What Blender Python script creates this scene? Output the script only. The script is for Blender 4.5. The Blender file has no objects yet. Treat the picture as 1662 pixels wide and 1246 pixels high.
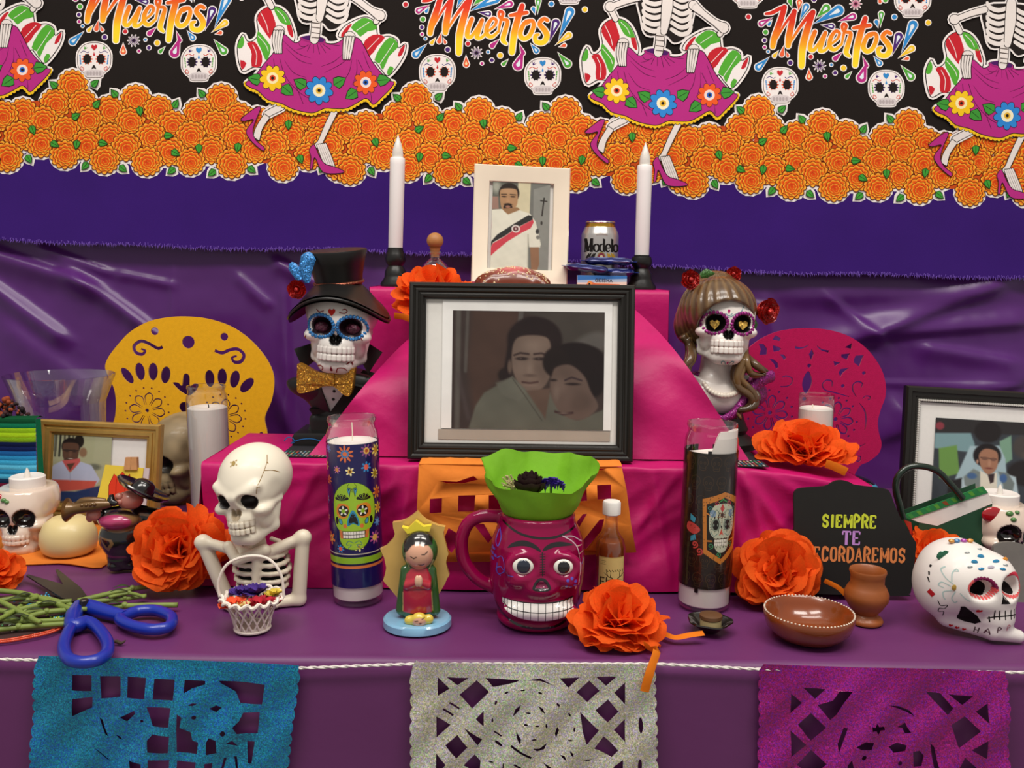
import bpy, bmesh, math, random
import numpy as np
from mathutils import Vector, Matrix, Euler, noise
from mathutils.geometry import tessellate_polygon
from mathutils.bvhtree import BVHTree
R = math.radians
random.seed(7); RNG = np.random.default_rng(7)
SC = bpy.context.scene; COL = SC.collection
T = 0.75                       # table top height (m)
F = 1450.0                     # focal length in pixels of the 1662 px wide frame
# ---------------------------------------------------------------- camera
cam_d = bpy.data.cameras.new('camera'); cam = bpy.data.objects.new('camera', cam_d); COL.objects.link(cam)
cam_d.sensor_fit = 'HORIZONTAL'; cam_d.sensor_width = 36.0; cam_d.lens = F*36/1662
cam_d.clip_start = .02
CR = Matrix.Rotation(R(90-7.2), 3, 'X') @ Matrix.Rotation(R(0.7), 3, 'Z')
CP = Vector((0, 0, T+.373))
cam.matrix_world = Matrix.Translation(CP) @ CR.to_4x4()
SC.camera = cam
# ---------------------------------------------------------------- world, room lamps, exposure
W = bpy.data.worlds.new('world'); SC.world = W; W.use_nodes = True
W.node_tree.nodes['Background'].inputs[0].default_value = (1.0, .96, .92, 1)
W.node_tree.nodes['Background'].inputs[1].default_value = .33
def lamp(name, loc, rot, sx, sy, power, col=(1, .95, .88)):
    l = bpy.data.lights.new(name, 'AREA'); l.shape = 'RECTANGLE'; l.size = sx; l.size_y = sy
    l.energy = power; l.color = col
    o = bpy.data.objects.new(name, l); COL.objects.link(o); o.location = loc; o.rotation_euler = rot
    return o
lamp('ceiling_lamp', (-.75, -.05, 2.95), (R(10), 0, 0), 1.2, .45, 24)
lamp('ceiling_lamp', (.8, -.05, 2.95), (R(10), 0, 0), 1.2, .45, 24)
lamp('ceiling_lamp', (0, .75, 2.95), (0, 0, 0), 1.5, .3, 14)
VS = SC.view_settings; VS.view_transform = 'Standard'; VS.look = 'None'; VS.gamma = 1; VS.use_curve_mapping = False
VS.exposure = .25
# ---------------------------------------------------------------- helpers
def ray(px, py): return CR @ Vector(((px-831)/F, (623-py)/F, -1))
def P(px, py, Y): d = ray(px, py); return CP + d*(Y/d.y)
def G(px, py, z=T): d = ray(px, py); return CP + d*((z-CP.z)/d.z)
CRn = np.array(CR); CPn = np.array(CP)
def PN(U, V, Y):               # vectorised P
    d = np.stack([(np.asarray(U, float)-831)/F, (623-np.asarray(V, float))/F, -np.ones(len(U))], 1) @ CRn.T
    return CPn + d*(Y/d[:, 1])[:, None]
def kat(p): return -((p-CP) @ CR).z/F if False else (CR.transposed() @ (Vector(p)-CP)).z/-F   # metres per pixel there
def lin(h):
    h = h.lstrip('#'); c = [int(h[i:i+2], 16)/255 for i in (0, 2, 4)]
    return tuple(x/12.92 if x <= .04045 else ((x+.055)/1.055)**2.4 for x in c)
def lc(c): return np.array(lin(c) if isinstance(c, str) else c[:3], float)
MC = {}
def M(name, col=None, rough=.5, metal=0, coat=0, spec=.5, bump=None, var=(30, .06), vcol=False, glitter=None, sheen=0, ramp=None, sub=0, trans=0, alpha=1):
    if name in MC: return MC[name]
    m = bpy.data.materials.new(name); MC[name] = m; m.use_nodes = True
    nt = m.node_tree; N = nt.nodes; L = nt.links; b = N['Principled BSDF']
    b.inputs['Roughness'].default_value = rough; b.inputs['Metallic'].default_value = metal
    b.inputs['Coat Weight'].default_value = coat; b.inputs['Coat Roughness'].default_value = .05
    b.inputs['Specular IOR Level'].default_value = spec; b.inputs['Sheen Weight'].default_value = sheen
    b.inputs['Transmission Weight'].default_value = trans; b.inputs['Alpha'].default_value = alpha
    if sub: b.inputs['Subsurface Weight'].default_value = sub; b.inputs['Subsurface Radius'].default_value = (.01, .005, .003); b.inputs['Subsurface Scale'].default_value = .3
    tc = N.new('ShaderNodeTexCoord')
    nz = N.new('ShaderNodeTexNoise'); nz.inputs['Scale'].default_value = var[0]; nz.inputs['Detail'].default_value = 3
    L.new(tc.outputs['Object'], nz.inputs['Vector'])
    if vcol:
        src = N.new('ShaderNodeAttribute'); src.attribute_name = 'Col'; so = src.outputs['Color']
    elif ramp:                                     # holographic film: shifting reflections painted as hue from broad and fine noise
        vo = N.new('ShaderNodeTexVoronoi'); vo.inputs['Scale'].default_value = ramp[1]; L.new(tc.outputs['Object'], vo.inputs['Vector'])
        sp = N.new('ShaderNodeSeparateColor'); L.new(vo.outputs['Color'], sp.inputs[0])
        mi = N.new('ShaderNodeMix'); mi.inputs[0].default_value = ramp[2]; L.new(nz.outputs[0], mi.inputs[2]); L.new(sp.outputs[0], mi.inputs[3])
        cr = N.new('ShaderNodeValToRGB'); L.new(mi.outputs[0], cr.inputs[0]); e = cr.color_ramp.elements
        for i, (p, c) in enumerate(ramp[0]):
            q = e[i] if i < 2 else e.new(p)
            q.position = p; q.color = (*lin(c), 1)
        so = cr.outputs[0]
    else:
        src = N.new('ShaderNodeRGB'); src.outputs[0].default_value = (*lc(col), 1); so = src.outputs[0]
    mr = N.new('ShaderNodeMapRange'); mr.inputs[3].default_value = 1-var[1]*2; mr.inputs[4].default_value = 1+var[1]*2; L.new(nz.outputs[0], mr.inputs[0])
    mx = N.new('ShaderNodeVectorMath'); mx.operation = 'SCALE'; L.new(so, mx.inputs[0]); L.new(mr.outputs[0], mx.inputs['Scale'])
    out = mx.outputs[0]
    if glitter:                                    # (scale, normal spread, brightness spread)
        vg = N.new('ShaderNodeTexVoronoi'); vg.inputs['Scale'].default_value = glitter[0]; L.new(tc.outputs['Object'], vg.inputs['Vector'])
        sg = N.new('ShaderNodeSeparateColor'); L.new(vg.outputs['Color'], sg.inputs[0])
        m2 = N.new('ShaderNodeMapRange'); m2.inputs[3].default_value = 1-glitter[2]; m2.inputs[4].default_value = 1+glitter[2]; L.new(sg.outputs[1], m2.inputs[0])
        m3 = N.new('ShaderNodeVectorMath'); m3.operation = 'SCALE'; L.new(out, m3.inputs[0]); L.new(m2.outputs[0], m3.inputs['Scale']); out = m3.outputs[0]
        s1 = N.new('ShaderNodeVectorMath'); s1.operation = 'SUBTRACT'; L.new(vg.outputs['Color'], s1.inputs[0]); s1.inputs[1].default_value = (.5, .5, .5)
        s2 = N.new('ShaderNodeVectorMath'); s2.operation = 'SCALE'; L.new(s1.outputs[0], s2.inputs[0]); s2.inputs['Scale'].default_value = glitter[1]
        ge = N.new('ShaderNodeNewGeometry'); s3 = N.new('ShaderNodeVectorMath'); L.new(ge.outputs['Normal'], s3.inputs[0]); L.new(s2.outputs[0], s3.inputs[1])
        s4 = N.new('ShaderNodeVectorMath'); s4.operation = 'NORMALIZE'; L.new(s3.outputs[0], s4.inputs[0]); L.new(s4.outputs[0], b.inputs['Normal'])
    if bump:
        n2 = N.new('ShaderNodeTexNoise'); n2.inputs['Scale'].default_value = bump[0]; n2.inputs['Detail'].default_value = 4; L.new(tc.outputs['Object'], n2.inputs['Vector'])
        bp = N.new('ShaderNodeBump'); bp.inputs['Strength'].default_value = bump[1]; bp.inputs['Distance'].default_value = bump[2] if len(bump) > 2 else .001
        L.new(n2.outputs[0], bp.inputs['Height']); L.new(bp.outputs[0], b.inputs['Normal'])
    L.new(out, b.inputs['Base Color'])
    return m
def glass(name, tint=(1, 1, 1), edge=.9, rough=.03, base=.05):
    """thin clear glass: see-through with a Fresnel reflection that grows towards the rims"""
    if name in MC: return MC[name]
    m = bpy.data.materials.new(name); MC[name] = m; m.use_nodes = True; nt = m.node_tree; N = nt.nodes; L = nt.links
    N.remove(N['Principled BSDF']); o = N['Material Output']
    tr = N.new('ShaderNodeBsdfTransparent'); gl = N.new('ShaderNodeBsdfGlossy'); gl.inputs['Roughness'].default_value = rough
    nz = N.new('ShaderNodeTexNoise'); nz.inputs['Scale'].default_value = 25; tc = N.new('ShaderNodeTexCoord'); L.new(tc.outputs['Object'], nz.inputs['Vector'])
    bp = N.new('ShaderNodeBump'); bp.inputs['Strength'].default_value = .06; bp.inputs['Distance'].default_value = .002; L.new(nz.outputs[0], bp.inputs['Height']); L.new(bp.outputs[0], gl.inputs['Normal'])
    lw = N.new('ShaderNodeLayerWeight'); lw.inputs[0].default_value = .25
    tr.inputs[0].default_value = (*tint, 1)
    mr = N.new('ShaderNodeMapRange'); mr.inputs[3].default_value = base; mr.inputs[4].default_value = edge; L.new(lw.outputs[1], mr.inputs[0])
    mx = N.new('ShaderNodeMixShader'); L.new(mr.outputs[0], mx.inputs[0]); L.new(tr.outputs[0], mx.inputs[1]); L.new(gl.outputs[0], mx.inputs[2])
    L.new(mx.outputs[0], o.inputs[0]); return m
def PRINT(): return M('print_ink', vcol=True, rough=.75, spec=.2, var=(400, .02))
def PHOTO(): return M('photo_paper', vcol=True, rough=.6, spec=.1, var=(200, .01))
def obj(name, me, parent=None, label=None, kind=None):
    o = bpy.data.objects.new(name, me); COL.objects.link(o)
    if parent: o.parent = parent
    if label: o['label'] = label
    if kind: o['kind'] = kind
    return o
def tag(o, label, cat, group=None, kind=None):
    o['label'] = label; o['category'] = cat
    if group: o['group'] = group
    if kind: o['kind'] = kind
    return o
def thing(name, label, cat, loc=(0, 0, 0), rot=(0, 0, 0), group=None):
    o = bpy.data.objects.new(name, None); COL.objects.link(o); o.location = loc; o.rotation_euler = rot
    o.empty_display_size = .02
    return tag(o, label, cat, group)
def mesh(name, v, f, mat, cols=None, smooth=True, auto=None):
    me = bpy.data.meshes.new(name); me.from_pydata(np.asarray(v).tolist() if len(v) else [], [], f if isinstance(f, list) else f.tolist()); me.update()
    if smooth: me.shade_smooth()
    if auto: 
        try: me.set_sharp_from_angle(angle=R(auto))
        except Exception: pass
    if cols is not None:
        a = me.color_attributes.new('Col', 'FLOAT_COLOR', 'POINT')
        c = np.ones((len(v), 4), np.float32); c[:, :3] = np.asarray(cols); a.data.foreach_set('color', c.ravel())
    for m in (mat if isinstance(mat, (list, tuple)) else [mat]): me.materials.append(m)
    return me
class B:
    """collects solids (local units times s) and links them as ONE mesh object"""
    def __init__(s, sc=1.0): s.v = []; s.f = []; s.c = []; s.s = sc
    def add(s, v, f, col=None, X=None):
        n = len(s.v)
        if X is not None: v = [X @ Vector(p) for p in v]
        s.v += [tuple(p) for p in v]; s.f += [[i+n for i in q] for q in f]
        s.c += [tuple(lc(col)) if col is not None else (1, 1, 1)]*len(v); return s
    def box(s, c, h, col=None, X=None, bev=0):
        x, y, z = c; a, b, d = h
        if bev:
            bm = bmesh.new(); bmesh.ops.create_cube(bm, size=2, matrix=Matrix.Translation(c) @ Matrix.Diagonal((a, b, d, 1)))
            bmesh.ops.bevel(bm, geom=bm.edges[:], offset=bev, segments=2, affect='EDGES', profile=.6)
            bm.verts.index_update(); vv = [v.co.copy() for v in bm.verts]; ff = [[v.index for v in f.verts] for f in bm.faces]; bm.free()
            return s.add(vv, ff, col, X)
        v = [(x+i*a, y+j*b, z+k*d) for i in (-1, 1) for j in (-1, 1) for k in (-1, 1)]
        return s.add(v, [(0, 1, 3, 2), (4, 6, 7, 5), (0, 4, 5, 1), (2, 3, 7, 6), (0, 2, 6, 4), (1, 5, 7, 3)], col, X)
    def lathe(s, prof, n=32, c=(0, 0, 0), col=None, X=None, cap0=True, cap1=True, sy=1, wob=None):
        v = []; f = []; m = len(prof)
        for i in range(m):
            r, z = prof[i]
            for j in range(n):
                a = 2*math.pi*j/n; q = r*(wob(a, i/(m-1)) if wob else 1)
                v.append((c[0]+q*math.cos(a), c[1]+q*sy*math.sin(a), c[2]+z))
        for i in range(m-1):
            for j in range(n):
                k = (j+1) % n; f.append((i*n+j, i*n+k, (i+1)*n+k, (i+1)*n+j))
        if cap0 and prof[0][0] > 1e-6: f.append(tuple(range(n-1, -1, -1)))
        if cap1 and prof[-1][0] > 1e-6: f.append(tuple((m-1)*n+j for j in range(n)))
        return s.add(v, f, col, X)
    def tube(s, pts, r, n=8, col=None, closed=False, X=None, smooth=0, flat=1, up=None):
        pts = [Vector(p) for p in pts]
        rs = list(r) if isinstance(r, (list, tuple)) else [r]*len(pts)
        if smooth: pts, rs = cat3(pts, rs, smooth, closed)
        v = []; f = []; m = len(pts); pu = Vector(up) if up else None
        for i, p in enumerate(pts):
            t = (pts[(i+1) % m]-pts[i-1]) if closed else pts[min(i+1, m-1)]-pts[max(i-1, 0)]
            t = t.normalized() if t.length > 1e-12 else Vector((0, 0, 1))
            if pu is None: pu = t.orthogonal()
            a = (pu-t*pu.dot(t)); a = a.normalized() if a.length > 1e-9 else t.orthogonal().normalized()
            if not up: pu = a
            b = t.cross(a)
            for j in range(n):
                w = 2*math.pi*j/n; v.append(p+a*math.cos(w)*rs[i]*flat+b*math.sin(w)*rs[i])
        for i in range(m if closed else m-1):
            i2 = (i+1) % m
            for j in range(n): k = (j+1) % n; f.append((i*n+j, i*n+k, i2*n+k, i2*n+j))
        if not closed: f += [tuple(range(n-1, -1, -1)), tuple((m-1)*n+j for j in range(n))]
        return s.add(v, f, col, X)
    def ell(s, c, r, n=16, col=None, X=None, m=10):
        v = [(c[0], c[1], c[2]-r[2])]; f = []
        for i in range(1, m):
            t = math.pi*i/m
            for j in range(n):
                a = 2*math.pi*j/n; v.append((c[0]+r[0]*math.sin(t)*math.cos(a), c[1]+r[1]*math.sin(t)*math.sin(a), c[2]-r[2]*math.cos(t)))
        v.append((c[0], c[1], c[2]+r[2])); e = len(v)-1
        for j in range(n):
            k = (j+1) % n; f.append((0, 1+k, 1+j)); f.append((e, e-n+j, e-n+k))
            for i in range(m-2): f.append((1+i*n+j, 1+i*n+k, 1+(i+1)*n+k, 1+(i+1)*n+j))
        return s.add(v, f, col, X)
    def prism(s, loops, y0, y1, col=None, X=None, mapf=None):
        """2D contours (outer + holes) in x,z extruded from depth y0 to y1"""
        loops = [dedupe(l) for l in loops]
        t = tessellate_polygon([[Vector((p[0], p[1], 0)) for p in l] for l in loops]); flat = [p for l in loops for p in l]; n = len(flat)
        v = [(p[0], y0, p[1]) for p in flat]+[(p[0], y1, p[1]) for p in flat]
        f = [];
        for a, b, c in t:
            A, Bq, C = flat[a], flat[b], flat[c]
            if (Bq[0]-A[0])*(C[1]-A[1])-(Bq[1]-A[1])*(C[0]-A[0]) < 0: b, c = c, b
            f += [(a, b, c), (a+n, c+n, b+n)]
        o = 0
        for l in loops:
            m = len(l)
            for i in range(m): j = (i+1) % m; f.append((o+i, o+j, n+o+j, n+o+i))
            o += m
        return s.add(v, f, col, X)
    def grid(s, fn, nu, nv, col=None, thick=0):
        v = [fn(i/(nu-1), j/(nv-1)) for j in range(nv) for i in range(nu)]
        f = [(j*nu+i, j*nu+i+1, (j+1)*nu+i+1, (j+1)*nu+i) for j in range(nv-1) for i in range(nu-1)]
        return s.add(v, f, col)
    def me(s, name, mat, smooth=True, auto=40, vc=False):
        v = np.array(s.v, float)*s.s
        return mesh(name, v, s.f, mat, s.c if vc else None, smooth, auto)
    def build(s, name, mat, parent=None, smooth=True, auto=40, vc=False, label=None, kind=None):
        return obj(name, s.me(name, mat, smooth, auto, vc), parent, label, kind)
def dedupe(l):
    o = [l[0]]
    for p in l[1:]:
        if abs(p[0]-o[-1][0])+abs(p[1]-o[-1][1]) > 1e-9: o.append(p)
    if abs(o[0][0]-o[-1][0])+abs(o[0][1]-o[-1][1]) < 1e-9: o.pop()
    return o
def cat3(pts, rs, k, closed=False):
    """Catmull-Rom through points and radii, k steps per span"""
    n = len(pts); op = []; orr = []; g = (lambda i: i % n) if closed else (lambda i: min(max(i, 0), n-1))
    for i in range(n if closed else n-1):
        a, b, c, d = (pts[g(i+q)] for q in (-1, 0, 1, 2)); r1, r2 = rs[g(i)], rs[g(i+1)]
        for j in range(k):
            t = j/k; t2 = t*t; t3 = t2*t
            op.append((b*2+(c-a)*t+(a*2-b*5+c*4-d)*t2+(b*3-a-c*3+d)*t3)*.5); orr.append(r1+(r2-r1)*t)
    if not closed: op.append(pts[-1]); orr.append(rs[-1])
    return op, orr
def cr2(p, k=6, closed=False):
    q, _ = cat3([Vector((a[0], a[1], 0)) for a in p], [0]*len(p), k, closed); return [(a.x, a.y) for a in q]
def circ(x, y, r, n=20, ry=None, rot=0):
    ry = r if ry is None else ry; c, s = math.cos(rot), math.sin(rot); o = []
    for i in range(n):
        a = 2*math.pi*i/n; u, v = r*math.cos(a), ry*math.sin(a); o.append((x+u*c-v*s, y+u*s+v*c))
    return o
def strokeloop(pts, w, k=6):
    """outline polygon of an open stroke (for cut-outs)"""
    q = cr2(pts, k); ws = w if isinstance(w, (list, tuple)) else [w]*len(pts); n = len(q); L = []; Rr = []
    for i, p in enumerate(q):
        a = q[max(i-1, 0)]; b = q[min(i+1, n-1)]; dx, dy = b[0]-a[0], b[1]-a[1]; l = math.hypot(dx, dy) or 1
        t = i/(n-1)*(len(ws)-1); j = min(int(t), len(ws)-2) if len(ws) > 1 else 0; h = (ws[j]+(ws[j+1]-ws[j])*(t-j))/2
        L.append((p[0]-dy/l*h, p[1]+dx/l*h)); Rr.append((p[0]+dy/l*h, p[1]-dx/l*h))
    return L+Rr[::-1]
class Art:
    """flat printed artwork: coloured polygons in layers, u right, v down"""
    def __init__(s): s.V = []; s.T = []; s.C = []; s.H = []; s.tf = None; s.l0 = 0
    def raw(s, pts, tris, cols, l):
        n = len(s.V)
        if s.tf: pts = [s.tf(p[0], p[1]) for p in pts]
        s.V += [(p[0], p[1]) for p in pts]; s.T += [(a+n, b+n, c+n) for a, b, c in tris]; s.C += cols; s.H += [l+s.l0]*len(pts)
    def col(s, col, pts): return [tuple(lc(col(*p))) for p in pts] if callable(col) else [tuple(lc(col))]*len(pts)
    def poly(s, pts, col, l=1, sm=0):
        if sm: pts = cr2(pts, sm, True)
        pts = dedupe(pts)
        s.raw(pts, tessellate_polygon([[Vector((p[0], p[1], 0)) for p in pts]]), s.col(col, pts), l); return s
    def fan(s, c, pts, c0, c1, l=1):
        n = len(pts); s.raw([c]+list(pts), [(0, i+1, (i+1) % n+1) for i in range(n)], [tuple(lc(c0))]+[tuple(lc(c1))]*n, l); return s
    def circ(s, x, y, r, col, l=1, ry=None, n=18, rot=0): p = circ(x, y, r, n, ry, rot); return s.fan((x, y), p, col, col, l)
    def stroke(s, pts, w, col, l=1, k=5, closed=False, cap=True):
        if k: q, ws = cat3([Vector((a[0], a[1], 0)) for a in pts], w if isinstance(w, (list, tuple)) else [w]*len(pts), k, closed)
        else: q = [Vector((a[0], a[1], 0)) for a in pts]; ws = w if isinstance(w, (list, tuple)) else [w]*len(pts)
        n = len(q); V = []; tr = []
        for i, p in enumerate(q):
            a = q[(i-1) % n] if closed else q[max(i-1, 0)]; b = q[(i+1) % n] if closed else q[min(i+1, n-1)]
            d = b-a; le = d.length or 1; h = ws[i]/2; V += [(p.x-d.y/le*h, p.y+d.x/le*h), (p.x+d.y/le*h, p.y-d.x/le*h)]
        for i in range(n if closed else n-1):
            j = (i+1) % n; tr += [(2*i, 2*i+1, 2*j+1), (2*i, 2*j+1, 2*j)]
        s.raw(V, tr, s.col(col, V), l)
        if cap and not closed:
            for e in (0, -1):
                if ws[e] > .4: 
                    pc = circ(q[e].x, q[e].y, ws[e]/2, 10); s.raw([(q[e].x, q[e].y)]+pc, [(0, i+1, (i+1) % 10+1) for i in range(10)], s.col(col, [(q[e].x, q[e].y)]+pc), l)
        return s
    def flower(s, x, y, r, n, petal, mid=None, core=None, l=1, rot=0, inner=.3, pw=.5, line=None):
        for i in range(n):
            a = rot+2*math.pi*i/n; d = r*(.5+inner/2)
            if line: s.circ(x+d*math.cos(a), y+d*math.sin(a), r*(1-inner)/2*1.12, line, l, r*pw*1.15*3.0/n, 12, a)
            s.circ(x+d*math.cos(a), y+d*math.sin(a), r*(1-inner)/2, petal, l+.5, r*pw*3.0/n, 12, a)
        if mid: s.circ(x, y, r*inner*1.5, mid, l+1, n=14)
        if core: s.circ(x, y, r*inner*.8, core, l+1.5, n=12)
        return s
    def heart(s, x, y, r, col, l=1):
        return s.poly([(x+r*q[0], y+r*q[1]) for q in ((0, 1), (-.85, .1), (-.9, -.55), (-.45, -.85), (0, -.45), (.45, -.85), (.9, -.55), (.85, .1))], col, l)
    def drop(s, x, y, x2, y2, w, col, l=1):
        """tear drop: round end at x,y and tip at x2,y2"""
        dx, dy = x2-x, y2-y; L = math.hypot(dx, dy); a0 = math.atan2(dy, dx); p = []
        for i in range(11):
            a = a0+math.pi/2+math.pi*i/10; p.append((x+w*math.cos(a), y+w*math.sin(a)))
        return s.poly(p+[(x2, y2)], col, l)
    def build(s, name, mapper, parent=None, mat=None, eps=1.0, maxlen=0, label=None, kind=None, smooth=False):
        V, Tt, C, H = list(s.V), list(s.T), list(s.C), list(s.H)
        if maxlen:
            st = Tt; Tt = []; mid = {}
            while st:
                t = st.pop(); e = [(math.dist(V[t[i]], V[t[(i+1) % 3]]), i) for i in range(3)]; d, i = max(e)
                if d <= maxlen: Tt.append(t); continue
                a, b, c = t[i], t[(i+1) % 3], t[(i+2) % 3]; ky = (min(a, b), max(a, b))
                if ky not in mid:
                    mid[ky] = len(V); V.append(((V[a][0]+V[b][0])/2, (V[a][1]+V[b][1])/2)); C.append(tuple((p+q)/2 for p, q in zip(C[a], C[b]))); H.append(H[a])
                m = mid[ky]; st += [(a, m, c), (m, b, c)]
        V = np.array(V); pos = mapper(V[:, 0], V[:, 1], np.array(H)*eps)
        t = np.array(Tt); ab = V[t[:, 1]]-V[t[:, 0]]; ac = V[t[:, 2]]-V[t[:, 0]]
        fl = (ab[:, 0]*ac[:, 1]-ab[:, 1]*ac[:, 0]) > 0; t[fl] = t[fl][:, [0, 2, 1]]      # face the viewer side (v runs down)
        return obj(name, mesh(name, pos, t.tolist(), mat or PRINT(), C, smooth), parent, label, kind)
# ---------------------------------------------------------------- sculpting with distance fields
def sd_ell(p, c, r, rot=None):
    q = p-np.array(c, np.float32)
    if rot is not None: q = q @ np.array(rot, np.float32)
    r = np.array(r, np.float32); k0 = np.linalg.norm(q/r, axis=-1); k1 = np.linalg.norm(q/(r*r), axis=-1)
    return k0*(k0-1)/np.maximum(k1, 1e-6)
def sd_cap(p, a, b, ra, rb=None):
    rb = ra if rb is None else rb; a = np.array(a, np.float32); b = np.array(b, np.float32); ba = b-a; pa = p-a
    h = np.clip(pa @ ba/(ba @ ba), 0, 1); return np.linalg.norm(pa-h[..., None]*ba, axis=-1)-(ra+(rb-ra)*h)
def sd_box(p, c, h, r=0, rot=None):
    q = p-np.array(c, np.float32)
    if rot is not None: q = q @ np.array(rot, np.float32)
    q = np.abs(q)-np.array(h, np.float32)+r
    return np.linalg.norm(np.maximum(q, 0), axis=-1)+np.minimum(q.max(-1), 0)-r
def smin(a, b, k): h = np.clip(.5+.5*(b-a)/k, 0, 1); return b+(a-b)*h-k*h*(1-h)
def smax(a, b, k): return -smin(-a, -b, k)
def rotm(x=0, y=0, z=0): return np.array(Euler((R(x), R(y), R(z))).to_matrix())
def snet(f, lo, hi, n):
    """naive surface nets: zero surface of f inside the box lo..hi, n cells along the longest side"""
    lo = np.array(lo, float); hi = np.array(hi, float); h = (hi-lo).max()/n; d = np.ceil((hi-lo)/h).astype(int)+1
    ax = [lo[i]+h*np.arange(d[i]) for i in range(3)]
    # coarse pass: evaluate finely only near the surface
    V = np.empty(d, np.float32)
    for i0 in range(0, d[0], 24):
        g = np.stack(np.meshgrid(ax[0][i0:i0+24], ax[1], ax[2], indexing='ij'), -1).astype(np.float32); V[i0:i0+24] = f(g.reshape(-1, 3)).reshape(g.shape[:3])
    S = V < 0; c = [S[i:d[0]-1+i, j:d[1]-1+j, k:d[2]-1+k] for i in (0, 1) for j in (0, 1) for k in (0, 1)]
    cnt = sum(x.astype(np.int8) for x in c); act = (cnt > 0) & (cnt < 8); idx = np.argwhere(act); m = len(idx)
    acc = np.zeros((m, 3)); num = np.zeros(m)
    for a in range(3):
        o1, o2 = [q for q in range(3) if q != a]
        for u in (0, 1):
            for w in (0, 1):
                A = idx.copy(); A[:, o1] += u; A[:, o2] += w; Bq = A.copy(); Bq[:, a] += 1
                va = V[tuple(A.T)]; vb = V[tuple(Bq.T)]; cr = (va < 0) != (vb < 0)
                t = np.where(cr, va/np.where(cr, va-vb, 1), 0); q = A-0.0; q[:, a] += t; acc[cr] += q[cr]; num[cr] += 1
    vert = lo+h*acc/num[:, None]
    vi = -np.ones(act.shape, int); vi[tuple(idx.T)] = np.arange(m); F_ = []
    for a in range(3):
        o1, o2 = (a+1) % 3, (a+2) % 3
        sl0 = [slice(1, -1)]*3; sl0[a] = slice(0, d[a]-1); sl1 = list(sl0); sl1[a] = slice(1, d[a])
        s0 = S[tuple(sl0)]; s1 = S[tuple(sl1)]; e = np.argwhere(s0 != s1)
        if not len(e): continue
        fl = s0[tuple(e.T)]; e = e+1; e[:, a] -= 1; q = []
        for du, dw in ((0, 0), (-1, 0), (-1, -1), (0, -1)):
            k = e.copy(); k[:, o1] += du; k[:, o2] += dw; q.append(vi[tuple(k.T)])
        q = np.stack(q, 1); q[~fl] = q[~fl][:, ::-1]; F_.append(q)
    return vert, np.concatenate(F_)
def sculpt(name, f, lo, hi, n, mat, parent=None, col=None, s=1.0, label=None, keep=None):
    v, q = snet(f, lo, hi, n)
    cols = None if col is None else col(v)
    if keep is not None: keep.append(BVHTree.FromPolygons(v.tolist(), q.tolist()))
    return obj(name, mesh(name, v*s, q.tolist(), mat, cols), parent, label)
def proj(bvh, y0=-500, flip=1):
    """maps flat art (u = x, v = -z in local units) onto a sculpted surface seen from the front; s scales"""
    def mp(s, off=0):
        def m(U, V, H):
            out = []
            for u, v, h in zip(U, V, H):
                hit, nrm, i, d = bvh.ray_cast(Vector((u, y0, -v)), Vector((0, 1, 0)))
                if hit is None:
                    hit, nrm, i, d = bvh.find_nearest(Vector((u, -.3, -v)))
                if nrm.y > 0: nrm = -nrm
                out.append((hit+nrm*(h+off))*s)
            return np.array(out)
        return m
    return mp
def cyl(r, z0=0, a0=0):
    """maps u (arc length, 0 = front) and v (down from z0) onto an upright cylinder"""
    def m(U, V, H): a = U/r+a0; q = r+H; return np.stack([q*np.sin(a), -q*np.cos(a), z0-V], 1)
    return m
def flat(s=1.0, u0=0, v0=0, y=0): return lambda U, V, H: np.stack([(U-u0)*s, y-H, -(V-v0)*s], 1)
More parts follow.
